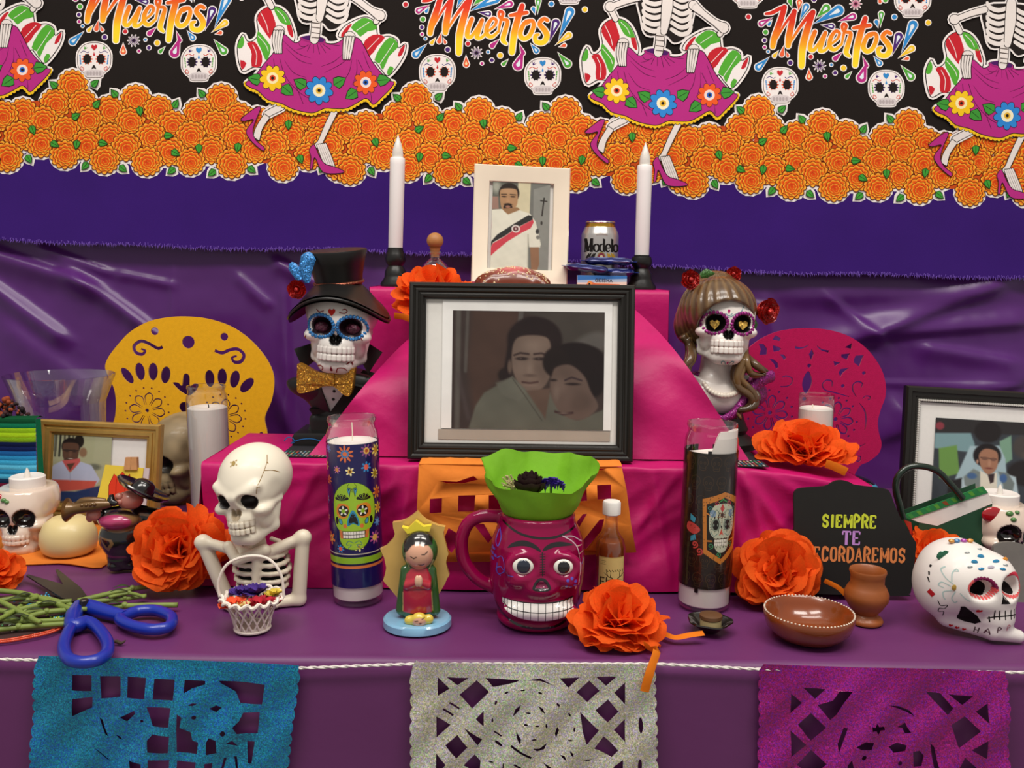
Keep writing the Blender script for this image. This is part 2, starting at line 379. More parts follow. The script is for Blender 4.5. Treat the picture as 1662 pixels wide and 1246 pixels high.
# ---------------------------------------------------------------- soft painted photographs (point colours on a fine grid)
class Paint:
    def __init__(s, x0, y0, x1, y1, nx, ny, base):
        s.b = (x0, y0, x1, y1, nx, ny); u, v = np.meshgrid(np.linspace(x0, x1, nx), np.linspace(y0, y1, ny)); s.U = u.ravel(); s.V = v.ravel()
        s.C = np.tile(s.hx(base), (nx*ny, 1))
    def hx(s, c): c = c.lstrip('#'); return np.array([int(c[i:i+2], 16)/255 for i in (0, 2, 4)])
    def mixin(s, m, col, a): s.C += (np.clip(m, 0, 1)*a)[:, None]*(s.hx(col)-s.C); return s
    def ell(s, x, y, rx, ry, col, soft=1.5, a=1, rot=0):
        c, n = math.cos(R(rot)), math.sin(R(rot)); du, dv = s.U-x, s.V-y; p, q = du*c+dv*n, -du*n+dv*c
        k = np.sqrt((p/rx)**2+(q/ry)**2); d = (k-1)*min(rx, ry); return s.mixin(.5-d/soft, col, a)
    def poly(s, pts, col, soft=1.5, a=1, sm=0):
        if sm: pts = cr2(pts, sm, True)
        n = len(pts); d = np.full(len(s.U), 1e9); ins = np.zeros(len(s.U), bool)
        for i in range(n):
            (x0, y0), (x1, y1) = pts[i], pts[(i+1) % n]; ex, ey = x1-x0, y1-y0; wx, wy = s.U-x0, s.V-y0
            t = np.clip((wx*ex+wy*ey)/(ex*ex+ey*ey+1e-9), 0, 1); d = np.minimum(d, (wx-ex*t)**2+(wy-ey*t)**2)
            cr = (y0 > s.V) != (y1 > s.V); ins ^= cr & (s.U < (x1-x0)*(s.V-y0)/((y1-y0) if y1 != y0 else 1e-9)+x0)
        d = np.sqrt(d)*np.where(ins, -1, 1); return s.mixin(.5-d/soft, col, a)
    def line(s, pts, w, col, soft=1.2, a=1):
        d = np.full(len(s.U), 1e9)
        for (x0, y0), (x1, y1) in zip(pts, pts[1:]):
            ex, ey = x1-x0, y1-y0; wx, wy = s.U-x0, s.V-y0; t = np.clip((wx*ex+wy*ey)/(ex*ex+ey*ey+1e-9), 0, 1); d = np.minimum(d, (wx-ex*t)**2+(wy-ey*t)**2)
        return s.mixin(.5-(np.sqrt(d)-w/2)/soft, col, a)
    def noise(s, sc, amp):
        q = sum(np.sin(s.U*sc*f+s.V*sc*g+p)*w for f, g, p, w in ((1, .3, 0, .4), (-.5, 1.1, 1, .4), (2.1, -1.7, 2, .25), (1.3, 2.9, 4, .2)))
        s.C = np.clip(s.C*(1+amp*q[:, None]), 0, 1); return s
    def build(s, name, mapper, parent, label=None):
        x0, y0, x1, y1, nx, ny = s.b; C = np.clip(s.C, 0, 1); L = np.where(C <= .04045, C/12.92, ((C+.055)/1.055)**2.4)
        pos = mapper(s.U, s.V, np.zeros(len(s.U))); i = np.arange((ny-1)*nx).reshape(ny-1, nx)[:, :-1].ravel()
        return obj(name, mesh(name, pos, np.stack([i, i+nx, i+nx+1, i+1], 1).tolist(), PHOTO(), L, False), parent, label)
# ================================================================ the setting: wall, floor, cloths, printed banner
YW = 1.57
b = B(); b.box((0, YW+.06, 1.4), (2.2, .04, 1.5)); w = b.build('wall_back', M('wall_paint', '#b9b2a6', .8, bump=(120, .1)), smooth=False); w['kind'] = 'structure'
b = B(); b.box((0, 0, -.05), (2.2, 2.2, .05)); w = b.build('floor', M('floor_tile', '#8d857c', .5, var=(4, .15)), smooth=False); w['kind'] = 'structure'

def seg(px, py, a, c, w):      # soft ridge along the pixel segment a-c
    ex, ey = c[0]-a[0], c[1]-a[1]; l2 = ex*ex+ey*ey; wx, wy = px-a[0], py-a[1]; t = np.clip((wx*ex+wy*ey)/l2, 0, 1)
    d = ((wx-ex*t)*ey-(wy-ey*t)*ex)/math.sqrt(l2); dd = np.hypot(wx-ex*t, wy-ey*t); sg = np.where(d >= 0, 1, -1)
    x = dd/w; return np.exp(-x*x*np.where(sg > 0, 3.0, .6))*np.clip(np.minimum(t, 1-t)*6+.12, 0, 1)
def grid_px(x0, x1, nx, y0, y1, ny):
    u, v = np.meshgrid(np.linspace(x0, x1, nx), np.linspace(y0, y1, ny)); i = np.arange((ny-1)*nx).reshape(ny-1, nx)[:, :-1].ravel()
    return u.ravel(), v.ravel(), np.stack([i, i+nx, i+nx+1, i+1], 1).tolist()
# purple plastic sheet on the wall behind the altar
RIDGES = [((-60, 395), (180, 470), 16, 9), ((100, 425), (285, 560), 13, 9), ((-40, 440), (125, 560), 15, 9), ((60, 400), (190, 445), 9, 5), ((180, 440), (290, 462), 8, 4), ((283, 425), (290, 700), 6, 3),
          ((440, 420), (540, 470), 12, 7), ((380, 440), (445, 500), 10, 4), ((462, 440), (470, 700), 9, 4), ((0, 520), (160, 640), 22, 5), ((90, 690), (230, 560), 20, 3),
          ((1660, 445), (1290, 585), 20, 9), ((1690, 520), (1380, 545), 17, 8), ((1660, 470), (1240, 480), 30, 5), ((1690, 600), (1400, 720), 22, 8), ((1480, 560), (1660, 590), 14, 6), ((1240, 470), (1280, 640), 11, 4), ((1120, 455), (1085, 600), 10, 4),
          ((1440, 640), (1560, 780), 16, 6), ((1330, 470), (1440, 560), 9, 4), ((1120, 470), (1260, 500), 8, 3), ((640, 430), (560, 600), 12, 4), ((430, 600), (500, 740), 14, 5), ((1500, 700), (1680, 640), 18, 5), ((1400, 620), (1662, 625), 5, 2.5)]
u, v, f = grid_px(-420, 2080, 420, 330, 905, 130)
pos = PN(u, v, YW); d = np.zeros(len(u))
for a, c, w, h in RIDGES: d += seg(u, v, a, c, w)*h*.0016
for q in range(len(u)): d[q] += .0022*noise.noise(Vector((u[q]*.012, v[q]*.012, 3)))+.0010*noise.noise(Vector((u[q]*.05, v[q]*.03, 8)))
pos[:, 1] -= d
PLAST = M('purple_plastic', '#54206c', .34, spec=.5, var=(6, .06), bump=(60, .12, .001))
tag(obj('plastic_sheet', mesh('plastic_sheet', pos, f, PLAST)), 'creased purple plastic sheet hung on the wall behind the altar', 'plastic sheet')

# ---- printed banner: cloth, then the print on it
def fold(u, v):
    q = .0016*np.sin(u*.011+v*.004)+.0012*np.sin(u*.031-v*.01+1)+.0010*np.sin(v*.03+u*.004)
    e = np.clip((v-(300+u*.043))/130, 0, 1); return q-.012*e*e+.0015*e*np.sin(u*.02)
YB = YW-.022
def ban(U, V, H): p = PN(U, V, YB); p[:, 1] += fold(U, V)-H-.0003; return p
def edge(x): return 386+x*.0415+4*np.sin(x*.006+.5)+1.5*np.sin(x*.021)
nx, ny = 360, 110; uu = np.linspace(-380, 2040, nx); V = []
for j in range(ny): V.append(np.stack([uu, -160+(edge(uu)+160)*j/(ny-1)], 1))
V = np.concatenate(V); pos = PN(V[:, 0], V[:, 1], YB); pos[:, 1] += fold(V[:, 0], V[:, 1])
i = np.arange((ny-1)*nx).reshape(ny-1, nx)[:, :-1].ravel(); f = np.stack([i, i+nx, i+nx+1, i+1], 1).tolist()
split = 205+V[:, 0]*.04
cols = np.where((V[:, 1] > split)[:, None], lc('#34116a'), lc('#1a1310'))
FAB = M('banner_cotton', vcol=True, rough=.85, spec=.15, var=(14, .06), bump=(500, .25, .0006), sheen=.1)
ban_o = tag(obj('printed_banner', mesh('printed_banner', pos, f, FAB, cols)), 'printed cotton banner with dancing skeletons, marigolds and lettering on the wall', 'banner')
# frayed lower edge
b = B(); nn = 1500
for q in range(nn):
    x = -350+2350*q/nn+random.uniform(-1, 1); y0 = edge(x)+random.uniform(-5, 1); y1 = edge(x)+random.uniform(1, 6); x1 = x+random.uniform(-3, 3)
    m = ban(np.array([x, x+1.2, x1+.6]), np.array([y0, y0, y1]), np.full(3, .0006)); b.add([tuple(r) for r in m], [(0, 2, 1)])
b.build('frayed_edge', M('purple_thread', '#6a45a8', .8), ban_o, kind='stuff', label='pale frayed threads along the cut lower edge')
BLK = '#1d1412'; WHT = '#efe6e2'; MAG = '#b62a80'; BONE = '#e6dcd6'
def tile(a, k): a.tf = (lambda u, v, k=k: (u+557*k, v+20.5*k)); return a
# marigolds (positions from the middle repeat)
mg = [(385,590),(300,680),(435,680),(240,760),(460,760),(350,810),(565,715),(690,660),(800,710),(664,770),(865,785),(990,730),(1105,660),(230,870),(450,880),(565,840),(765,840),(955,835),(1075,785),(1175,845),(1185,745),(345,925),(540,950),(645,890),(745,960),(850,910),(955,960),(1055,905),(1155,970),(1265,905),(1275,770),(1380,745),(1500,735),(1355,880),(1440,835),(1400,985),(1520,935),(1590,790),(1650,775),(1620,880),(1797,784),(1672,985),(1782,899),(1722,1000),(1700,800),(1560,860)]
mg = sorted([(1102+x/2.966, y/2.966-20.5, 23.2+random.uniform(-1.5, 1)) for x, y in mg], key=lambda q: q[1])
leaves = [(300,595,-140),(490,590,-40),(595,640,-130),(880,690,-60),(1015,640,-130),(190,800,70),(500,690,-50),(395,745,-30),(525,870,10),(710,710,80),(840,835,0),(875,915,30),(1185,885,100),(1425,775,90),(450,975,130),(625,990,40),(870,1000,140),(1065,1010,140),(1245,995,40),(1590,985,120),(405,870,100),(290,872,30),(1355,670,-90),(995,890,90),(170,940,60),(1480,940,70)]
leaves = [(1102+x/2.966, y/2.966-20.5, a) for x, y, a in leaves]
def marigold(a, x, y, r, base):
    for i, (q, n, ph) in enumerate(((1, 14, 0), (.78, 11, .3), (.56, 9, .1), (.35, 7, .5), (.16, 5, 0))):
        R0 = r*q; N_ = n*6; dx = r*.06*i; dy = r*.07*i
        def sc(f, c=ph, n=n): return [(x+dx*.3+f*R0*(1+.15*abs(math.sin(n*(t/N_*math.pi)+c*3))-.08)*math.cos(2*math.pi*t/N_), y+dy*.6+f*R0*.95*(1+.15*abs(math.sin(n*(t/N_*math.pi)+c*3))-.08)*math.sin(2*math.pi*t/N_)) for t in range(N_)]
        a.fan((x, y), sc(1.07), '#8a2c06', '#6a2006', base+i*2)
        o, q_ = sc(1.0), sc(.8); a.raw(o+q_, [(t, (t+1) % N_, N_+(t+1) % N_) for t in range(N_)]+[(t, N_+(t+1) % N_, N_+t) for t in range(N_)], [tuple(lc('#ffc63c' if t % 6 in (2, 3, 4) else '#f89a1c'))+() for t in range(N_)]+[tuple(lc('#e2520c'))]*N_, base+i*2+1); a.fan((x, y), q_, '#c83006', '#e2520c', base+i*2+1)
    for i in range(12):
        t = 2*math.pi*i/12+.2; a.stroke([(x+r*.72*math.cos(t), y+r*.7*math.sin(t)), (x+r*.93*math.cos(t), y+r*.9*math.sin(t))], [1.0, .3], '#b8420a', base+4.5, k=0, cap=False)
def leafp(x, y, ang, L, w): 
    c, s_ = math.cos(R(ang)), math.sin(R(ang)); return [(x+p*c-q*s_, y+p*s_+q*c) for p, q in ((-L*.35, 0), (-L*.1, w), (L*.3, w*.8), (L*.75, 0), (L*.3, -w*.8), (-L*.1, -w))]
art = Art(); lay = []
for i, (x, y, r) in enumerate(mg):
    lay.append(1+max([lay[j] for j, (p, q, s_) in enumerate(mg[:i]) if math.hypot(x-p, y-q) < r*2.3] or [-1]))
for k in range(-3, 3):
    tile(art, k)
    for x, y, r in mg:
        n = 40; art.fan((x, y), [(x+(r+4.2)*(1+.025*math.sin(t*2.4))*math.cos(2*math.pi*t/n), y+(r+4.2)*(1+.025*math.cos(t*2.1))*math.sin(2*math.pi*t/n)) for t in range(n)], WHT, WHT, 0)
    art.poly([(1160, 205), (1290, 200), (1500, 245), (1640, 232), (1740, 235), (1740, 300), (1600, 310), (1300, 290), (1160, 285)], '#c64a10', .5)
    for x, y, an in leaves:
        art.poly(leafp(x, y, an, 21, 11), WHT, .3); 
    for (x, y, r), l in zip(mg, lay): marigold(art, x, y, r, 2+l*11)
    for x, y, an in leaves:
        art.poly(leafp(x, y, an, 16, 6.5), '#1d3a14', 130); art.poly(leafp(x, y, an, 13.5, 5), '#3f9a34', 131); c, s_ = math.cos(R(an)), math.sin(R(an))
        art.stroke([(x-5*c, y-5*s_), (x+8*c, y+8*s_)], .9, '#1d3a14', 132, k=0)
art.build('marigold_border', ban, ban_o, eps=.000016, maxlen=11, label='band of printed orange marigolds with green leaves')

# dancers (traced at four times size)
def dancer(a):
    S = lambda L: [(940+x/4.02, y/4.02) for x, y in L]
    def outl(L, fill, l, w=1.5, sm=5, line=BLK): q = cr2(S(L), sm, True) if sm else S(L); a.poly(q, fill, l); a.stroke(q, w, line, l+.6, k=0, closed=True)
    def bone(L, w, l, fill=BONE, wh=1):
        q = S(L); ws = [x/4.02 for x in w] if isinstance(w, list) else w/4.02
        if wh: a.stroke(q, [x+7 for x in ws] if isinstance(ws, list) else ws+7, WHT, 0, k=4)
        a.stroke(q, [x+2.4 for x in ws] if isinstance(ws, list) else ws+2.4, BLK, l, k=4); a.stroke(q, ws, fill, l+.5, k=4)
    skirt = [(430, 330), (425, 350), (385, 365), (310, 310), (255, 420), (190, 500), (130, 580), (70, 628), (95, 655), (150, 680), (210, 735), (300, 760), (360, 790), (440, 812), (510, 818), (580, 790), (640, 792), (720, 790), (780, 762), (840, 727), (868, 735), (900, 765), (950, 720), (1000, 670), (1032, 622), (990, 600), (900, 500), (840, 390), (800, 335), (725, 330), (660, 368), (592, 368), (580, 340), (500, 320)]
    hem = skirt[7:25]; ls = [(150, 300), (140, 200), (190, 140), (270, 130), (330, 170), (370, 250), (385, 350), (300, 440), (200, 520), (120, 525), (45, 550), (15, 400), (50, 310), (80, 355), (120, 350)]
    rs = [(670, 320), (720, 250), (840, 195), (910, 230), (930, 320), (1000, 320), (1050, 345), (1060, 395), (1110, 370), (1090, 460), (1000, 575), (950, 540), (910, 490), (880, 500), (800, 390), (720, 340)]
    for L in (skirt, ls, rs): a.stroke(cr2(S(L), 4, True), 8, WHT, 0, k=0, closed=True)
    # legs and shoes, under the skirt
    bone([(300, 780), (230, 815), (205, 830)], 40, 1); bone([(650, 800), (600, 900), (555, 1000), (540, 1030)], [38, 36, 30, 44], 1, wh=0)
    for k in range(4): bone([(190+k*8, 835+k*6), (140+k*10, 920), (125+k*9, 975+k*6)], 11, 3, wh=0)
    for k in range(5): bone([(535+k*12, 1030-k*2), (560+k*14, 1100), (580+k*15, 1150+k*4)], 11, 3, wh=0)
    for L in ([(165, 790), (130, 790), (40, 860), (60, 875), (120, 865), (75, 930), (80, 970), (120, 1020), (180, 1068), (188, 1045), (140, 1005), (115, 950), (130, 880)], [(510, 1025), (480, 1060), (490, 1110), (485, 1180), (500, 1180), (515, 1110), (555, 1190), (600, 1215), (695, 1212), (700, 1195), (640, 1170), (580, 1150), (540, 1090)]):
        outl(L, MAG, 5, 1.2)
    # shawl ends with stripes
    outl(ls, WHT, 2); outl(rs, WHT, 2)
    for P_, c in (([(143, 215), (160, 165), (195, 140), (225, 135), (255, 215), (262, 260), (232, 320), (225, 340), (185, 285)], '#c21f2c'), ([(248, 134), (300, 145), (345, 200), (362, 250), (335, 250), (300, 235), (275, 200)], '#52a832'), ([(146, 290), (175, 315), (215, 365), (232, 400), (215, 465), (195, 475), (165, 400), (140, 350)], '#52a832'), ([(78, 368), (125, 358), (155, 400), (175, 450), (168, 518), (108, 520), (108, 440), (95, 400)], '#c21f2c'), ([(15, 395), (45, 320), (60, 360), (45, 400)], '#52a832'), ([(35, 480), (75, 500), (45, 545)], '#c21f2c'), ([(335, 250), (365, 250), (378, 330), (350, 310)], '#c21f2c')):
        a.poly(S(P_), c, 3, 2)
    for P_, c in (([(752, 265), (800, 218), (845, 200), (905, 228), (918, 275), (860, 290), (815, 325), (790, 300)], '#52a832'), ([(832, 378), (870, 325), (925, 308), (972, 330), (925, 385), (875, 450)], '#c21f2c'), ([(905, 475), (945, 390), (1000, 328), (1045, 348), (1055, 395), (1000, 450), (960, 540), (938, 500)], '#52a832'), ([(690, 310), (730, 255), (760, 245), (700, 330)], '#c21f2c'), ([(1055, 450), (1075, 400), (1105, 375), (1085, 440)], '#c21f2c'), ([(985, 555), (1005, 515), (1030, 530), (1000, 575)], '#52a832')):
        a.poly(S(P_), c, 3, 2)
    for L in ([(165, 170), (200, 240), (215, 300)], [(150, 320), (200, 380), (215, 420)], [(115, 380), (140, 440), (135, 510)], [(270, 150), (310, 190), (330, 230)]): a.stroke(S(L), 1, WHT, 4)
    for L in ([(790, 285), (870, 230)], [(860, 410), (935, 330)], [(940, 500), (1030, 365)]): a.stroke(S(L), 1, WHT, 4)
    # skirt
    a.stroke(S(hem), 8, WHT, .5); h2 = cr2(S(hem), 8)
    for x, y in h2[::3]: a.circ(x, y+2.2, 4.0, BLK, 6, n=10); a.circ(x, y+2.2, 3.2, '#f2c21c', 6.6, n=10)
    a.stroke(S(hem), 6, '#f2c21c', 6.6)
    sk = cr2(S(skirt), 4, True); a.poly(sk, MAG, 7); a.stroke(sk, 1.3, BLK, 7.5, k=0, closed=True)
    a.poly(S([(440, 325), (510, 318), (575, 340), (570, 362), (500, 355), (445, 340)]), '#4a1560', 8, 4); a.stroke(S([(425, 335), (450, 350), (510, 366), (582, 366)]), 2.4, '#9c2270', 8.5)
    for L in ([(310, 350), (400, 430), (490, 465)], [(330, 400), (420, 480), (500, 505)], [(560, 520), (640, 490), (700, 440)], [(580, 560), (680, 510), (730, 470)], [(290, 470), (330, 590), (420, 690), (500, 735)], [(320, 480), (380, 560), (460, 590)], [(760, 470), (740, 560), (690, 630)], [(790, 470), (790, 560), (760, 640)], [(480, 375), (440, 400), (400, 410)], [(490, 375), (470, 420)], [(510, 378), (510, 430)], [(535, 378), (550, 440)], [(555, 378), (590, 430)], [(570, 375), (620, 410)], [(600, 375), (680, 385)], [(410, 360), (430, 390), (480, 385)], [(830, 420), (860, 500), (880, 540)], [(800, 480), (830, 540)], [(210, 500), (200, 560)], [(250, 470), (255, 520)], [(400, 660), (440, 760)], [(880, 690), (885, 740), (870, 750)]):
        a.stroke(S(L), [.4, 1.2, .4] if len(L) == 3 else 1, '#5a1044', 8)
    for x, y, r, c, m_, k_ in ((243, 595, 84, '#f3c41e', '#f6e7b0', '#d8411f'), (545, 675, 92, '#2f86d2', '#f4ecc8', '#e8b73a'), (848, 622, 78, '#ea5a22', '#f1d9cf', '#2a66c4')):
        cx, cy = 940+x/4.02, y/4.02; q = r/4.02
        for lx, ly, an in {243: ((-100, 10, 190), (85, 70, 40)), 545: ((-110, -40, 210), (120, -50, -30)), 848: ((-80, 70, 145), (100, -15, -5))}[x]:
            a.poly(leafp(cx+lx/4.02, cy+ly/4.02, an, 22, 10.5), BLK, 9); a.poly(leafp(cx+lx/4.02, cy+ly/4.02, an, 20, 9), '#3d9434', 9.5); c_, s_ = math.cos(R(an)), math.sin(R(an)); a.stroke([(cx+lx/4.02-6*c_, cy+ly/4.02-6*s_), (cx+lx/4.02+10*c_, cy+ly/4.02+10*s_)], 1, '#16401a', 9.8, k=0)
        a.flower(cx, cy, q, 9, c, m_, k_, 10, .2, .3, .74, BLK); a.circ(cx, cy, q*.12, BLK, 12, n=8)
    # ribs, spine, arms, hands
    bone([(530, 200), (525, 280), (515, 345)], 55, 9)
    for y in (235, 265, 300, 330): a.stroke(S([(500, y), (550, y+6)]), 1.6, '#4b3d38', 10)
    a.poly(S([(400, -40), (700, -40), (745, 60), (700, 230), (620, 280), (560, 230), (440, 230), (405, 130)]), BLK, 9, 4); a.stroke(cr2(S([(400, -40), (700, -40), (745, 60), (700, 230), (620, 280), (560, 230), (440, 230), (405, 130)]), 4, True), 6, WHT, 0, k=0, closed=True)
    for k in range(6):
        y = -50+k*44; a.stroke(S([(555, y+20), (490, y+38), (430, y+18), (415, y-10)]), [6, 7.4, 7, 5], BONE, 10+k*.2); a.stroke(S([(600, y+25), (660, y+58), (710, y+45), (728, y+10)]), [6, 7.4, 7, 5], BONE, 10+k*.2)
    bone([(575, -60), (570, 60), (550, 210)], [60, 70, 40], 11)
    bone([(400, -15), (310, 10), (230, 40), (200, 50)], [40, 36, 34, 64], 11); bone([(205, 70), (235, 130)], 34, 10)
    bone([(740, 40), (800, 90), (880, 150), (940, 185)], [60, 36, 36, 66], 11); bone([(935, 190), (915, 225)], 34, 10)
    for hx, hy, q in ((285, 290, 1), (745, 330, -1)):
        a.circ(940+hx/4.02, hy/4.02, 10, BLK, 12); a.circ(940+hx/4.02, hy/4.02, 9, BONE, 12.5); a.circ(940+hx/4.02, (hy+10)/4.02, 5, '#8d7f78', 13)
        for k in range(4): bone([(hx-30+k*18, hy), (hx-36+k*16, hy+70), (hx-30+k*12+q*8, hy+140)], [13, 13, 9], 14)
art = Art()
for k in range(-2, 2): tile(art, k); dancer(art)
art.build('dancer_print', lambda U, V, H: ban(U, V, H+.0023), ban_o, eps=.00006, maxlen=11, label='printed skeleton dancers in magenta skirts')

# lettering and splashes (traced at 5.54 times size from the right-hand repeat)
def splash(a):
    X = lambda x, y: (1210+x/5.54-557, y/5.54-20.5); S = lambda L: [X(*p) for p in L]
    def gr(u, v):
        y = (v+20.5)*5.54; t = [(40, '#cf2420'), (200, '#dc3a1e'), (300, '#ee7a1e'), (400, '#f3a41e'), (470, '#f5cf26'), (600, '#f5d92c')]
        y = (v-a.tf(0, 0)[1] if 0 else v+20.5)*5.54
        for (p, c), (q, d) in zip(t, t[1:]):
            if y <= q or q == 600: z = min(max((y-p)/(q-p), 0), 1); return tuple(lc(c)*(1-z)+lc(d)*z)
    off = a.off
    ST = [([(185, 122), (240, 112), (310, 75), (352, 58)], [22, 34, 34, 24]), ([(352, 62), (315, 190), (265, 330), (250, 415)], [46, 54, 54, 46]), ([(275, 360), (360, 210), (440, 100)], [16, 22, 30]), ([(440, 100), (415, 220), (395, 330), (388, 408)], [44, 56, 58, 48]), ([(400, 390), (480, 260), (560, 150), (605, 105)], [18, 26, 34, 36]), ([(608, 110), (560, 250), (518, 420), (508, 590)], [44, 58, 62, 52]),
          ([(625, 285), (590, 380), (585, 440), (620, 445), (670, 370), (715, 295)], [40, 42, 42, 34, 22, 30]), ([(718, 295), (690, 380), (672, 450), (715, 450), (765, 390)], [36, 40, 42, 28, 20]), ([(765, 400), (825, 350), (845, 300), (810, 280), (765, 345), (760, 420), (805, 445), (865, 395)], [20, 24, 28, 30, 40, 42, 34, 20]), ([(865, 400), (885, 300), (905, 235), (880, 215), (868, 245), (890, 285), (945, 300), (925, 390), (905, 470), (935, 508)], [20, 26, 30, 26, 26, 26, 34, 44, 46, 24]),
          ([(1078, 165), (1040, 280), (1005, 420), (985, 585)], [46, 54, 58, 50]), ([(972, 252), (1050, 238), (1120, 228)], [30, 40, 34]), ([(1150, 300), (1100, 320), (1060, 410), (1085, 460), (1140, 440), (1180, 350), (1165, 300), (1120, 330)], [34, 36, 44, 42, 38, 38, 34, 18]), ([(1305, 300), (1270, 285), (1235, 330), (1280, 390), (1300, 445), (1265, 497), (1205, 490), (1195, 440), (1225, 425)], [34, 34, 42, 50, 52, 46, 42, 36, 22])]
    for L, w in ST: a.stroke(S(L), [x/5.54+3.2 for x in w], WHT, 1); a.stroke(S(L), [x/5.54 for x in w], gr, 2, k=8)
    BL, GR, PK, PU, YE, OR, RD = '#2f86c8', '#4fa33a', '#b62a80', '#4a2470', '#f0c32a', '#e8623a', '#c2242e'
    D = [(545, 60, 490, 180, 30, BL), (400, 10, 415, 60, 22, GR), (485, 20, 475, 95, 26, OR), (725, 75, 640, 160, 38, GR), (835, 95, 615, 212, 48, BL), (965, 148, 838, 192, 32, PK), (775, 238, 685, 225, 27, PU), (145, 208, 240, 158, 28, PK), (215, 215, 238, 182, 16, BL), (1222, 125, 1216, 235, 25, GR), (1178, 195, 1192, 240, 19, BL), (1505, 225, 1405, 470, 42, BL), (1380, 325, 1320, 495, 38, PU), (1495, 435, 1380, 518, 30, YE), (1455, 525, 1415, 535, 18, OR), (120, 600, 215, 512, 34, BL), (265, 498, 298, 455, 18, YE), (332, 485, 350, 408, 22, OR), (385, 495, 372, 462, 14, OR), (575, 690, 573, 620, 28, OR), (808, 525, 868, 470, 24, PK), (910, 690, 948, 650, 18, GR), (1205, 570, 1158, 510, 26, BL), (1485, 690, 1402, 592, 36, GR), (1040, 700, 1090, 560, 46, PK), (1085, 590, 1055, 510, 20, PK), (1210, 15, 1195, -60, 16, OR), (1258, 0, 1270, -40, 22, GR)]
    for x, y, x2, y2, w, c in D:
        p, q = X(x, y), X(x2, y2); dx, dy = q[0]-p[0], q[1]-p[1]; l_ = math.hypot(dx, dy); a.drop(*p, q[0]+dx/l_*3, q[1]+dy/l_*3, w/5.54+1.3, WHT, 0); a.drop(*p, *q, w/5.54-.4, c, 3)
        if w > 24: a.drop(p[0]+dx*.04, p[1]+dy*.04, p[0]+dx*.4, p[1]+dy*.4, w/5.54*.4, '#dfe8ee' if c in (BL, GR, PU, PK) else '#f7d9a0', 4)
    for x, y, r, c in ((28, 150, 26, RD), (185, 285, 26, GR), (175, 358, 22, PU), (177, 420, 18, PK), (208, 460, 16, BL), (408, 560, 26, PU), (590, 508, 24, RD), (772, 582, 17, BL), (880, 612, 28, YE), (805, 655, 22, PU), (716, 685, 18, PK), (1340, 152, 26, BL), (1640, 205, 26, YE), (615, 0, 22, PU)):
        p = X(x, y); a.circ(*p, r/5.54+.6, WHT, 0); a.circ(*p, r/5.54-.9, c, 3)
    for x, y, c in ((667, 590, '#5a2d72'), (990, 35, '#c2427a')):
        p = X(x, y); a.flower(*p, 11, 10, WHT, None, None, 1, 0, .25, .45); a.flower(*p, 9.4, 10, c, None, None, 3, 0, .3, .22); a.flower(*p, 4.5, 6, c, None, None, 3, 0, .3, .25)
    for x, y, kind in ((315, 770, 0), (1262, 800, 1), (1500, -5, 0), (20, -90, 1)):
        o = [(0, -160), (90, -140), (145, -70), (150, 20), (140, 60), (120, 90), (85, 120), (70, 150), (0, 155), (-70, 150), (-85, 120), (-120, 90), (-140, 60), (-150, 20), (-145, -70), (-90, -140)]
        q = lambda L: S([(x+p[0], y+p[1]) for p in L])
        a.poly(cr2(q([(1.1*p, 1.08*s_) for p, s_ in o]), 4, True), WHT, 1); a.stroke(cr2(q([(p, s_) for p, s_ in o]), 4, True), 1, '#6d5f5c', 2, k=0, closed=True)
        a.poly(q([(-70, 90), (70, 90), (75, 140), (-75, 140)]), '#d3c8c8', 2.5, 3)
        e = ('#e2552c', '#c2242e') if kind == 0 else ('#3b1c5e', '#2f86c8')
        for sx in (-1, 1):
            c = X(x+sx*62, y-12); a.flower(*c, 9.4, 10, e[0], e[0], None, 3, 0, .3, .5); a.circ(*c, 6.4, '#1d1412', 6, ry=8)
            a.stroke(q([(sx*120, -70), (sx*95, -85), (sx*60, -70), (sx*45, -80)]), 1.1, '#5a4a86' if kind == 0 else '#d2452e', 3)
            a.stroke(q([(sx*95, 70), (sx*115, 55), (sx*120, 80), (sx*100, 90), (sx*90, 75)]), 1, '#d2452e', 3)
            for j in range(6): c = X(x+sx*(128-j*1.5), y-45+j*15); a.circ(*c, 1.2, '#2f86c8' if kind == 0 else '#4fa33a', 3, n=8)
            for an in (-60, -100, -20): c = X(x+sx*85, y-105); a.drop(*c, c[0]+6*math.cos(R(an)), c[1]+6*math.sin(R(an)), 1, '#4fa33a' if kind == 0 else '#4a2470', 3)
        c = X(x, y-118); a.heart(*c, 5.4, e[1], 4); c = X(x, y-50); a.drop(c[0], c[1], c[0], c[1]-5, 1.6, e[1], 4)
        a.poly(q([(0, 40), (22, 80), (0, 70), (-22, 80)]), '#1d1412', 4, 3)
        for j in range(5): c = X(x-56+j*28, y+118); a.circ(*c, 2.1, '#b4a8a8', 4, ry=3.4, n=10)
art = Art()
for k in range(-2, 3): tile(art, k); art.off = k; splash(art)
art.build('lettering_print', ban, ban_o, eps=.00008, maxlen=11, label='printed Muertos lettering with splashes and sugar skulls')
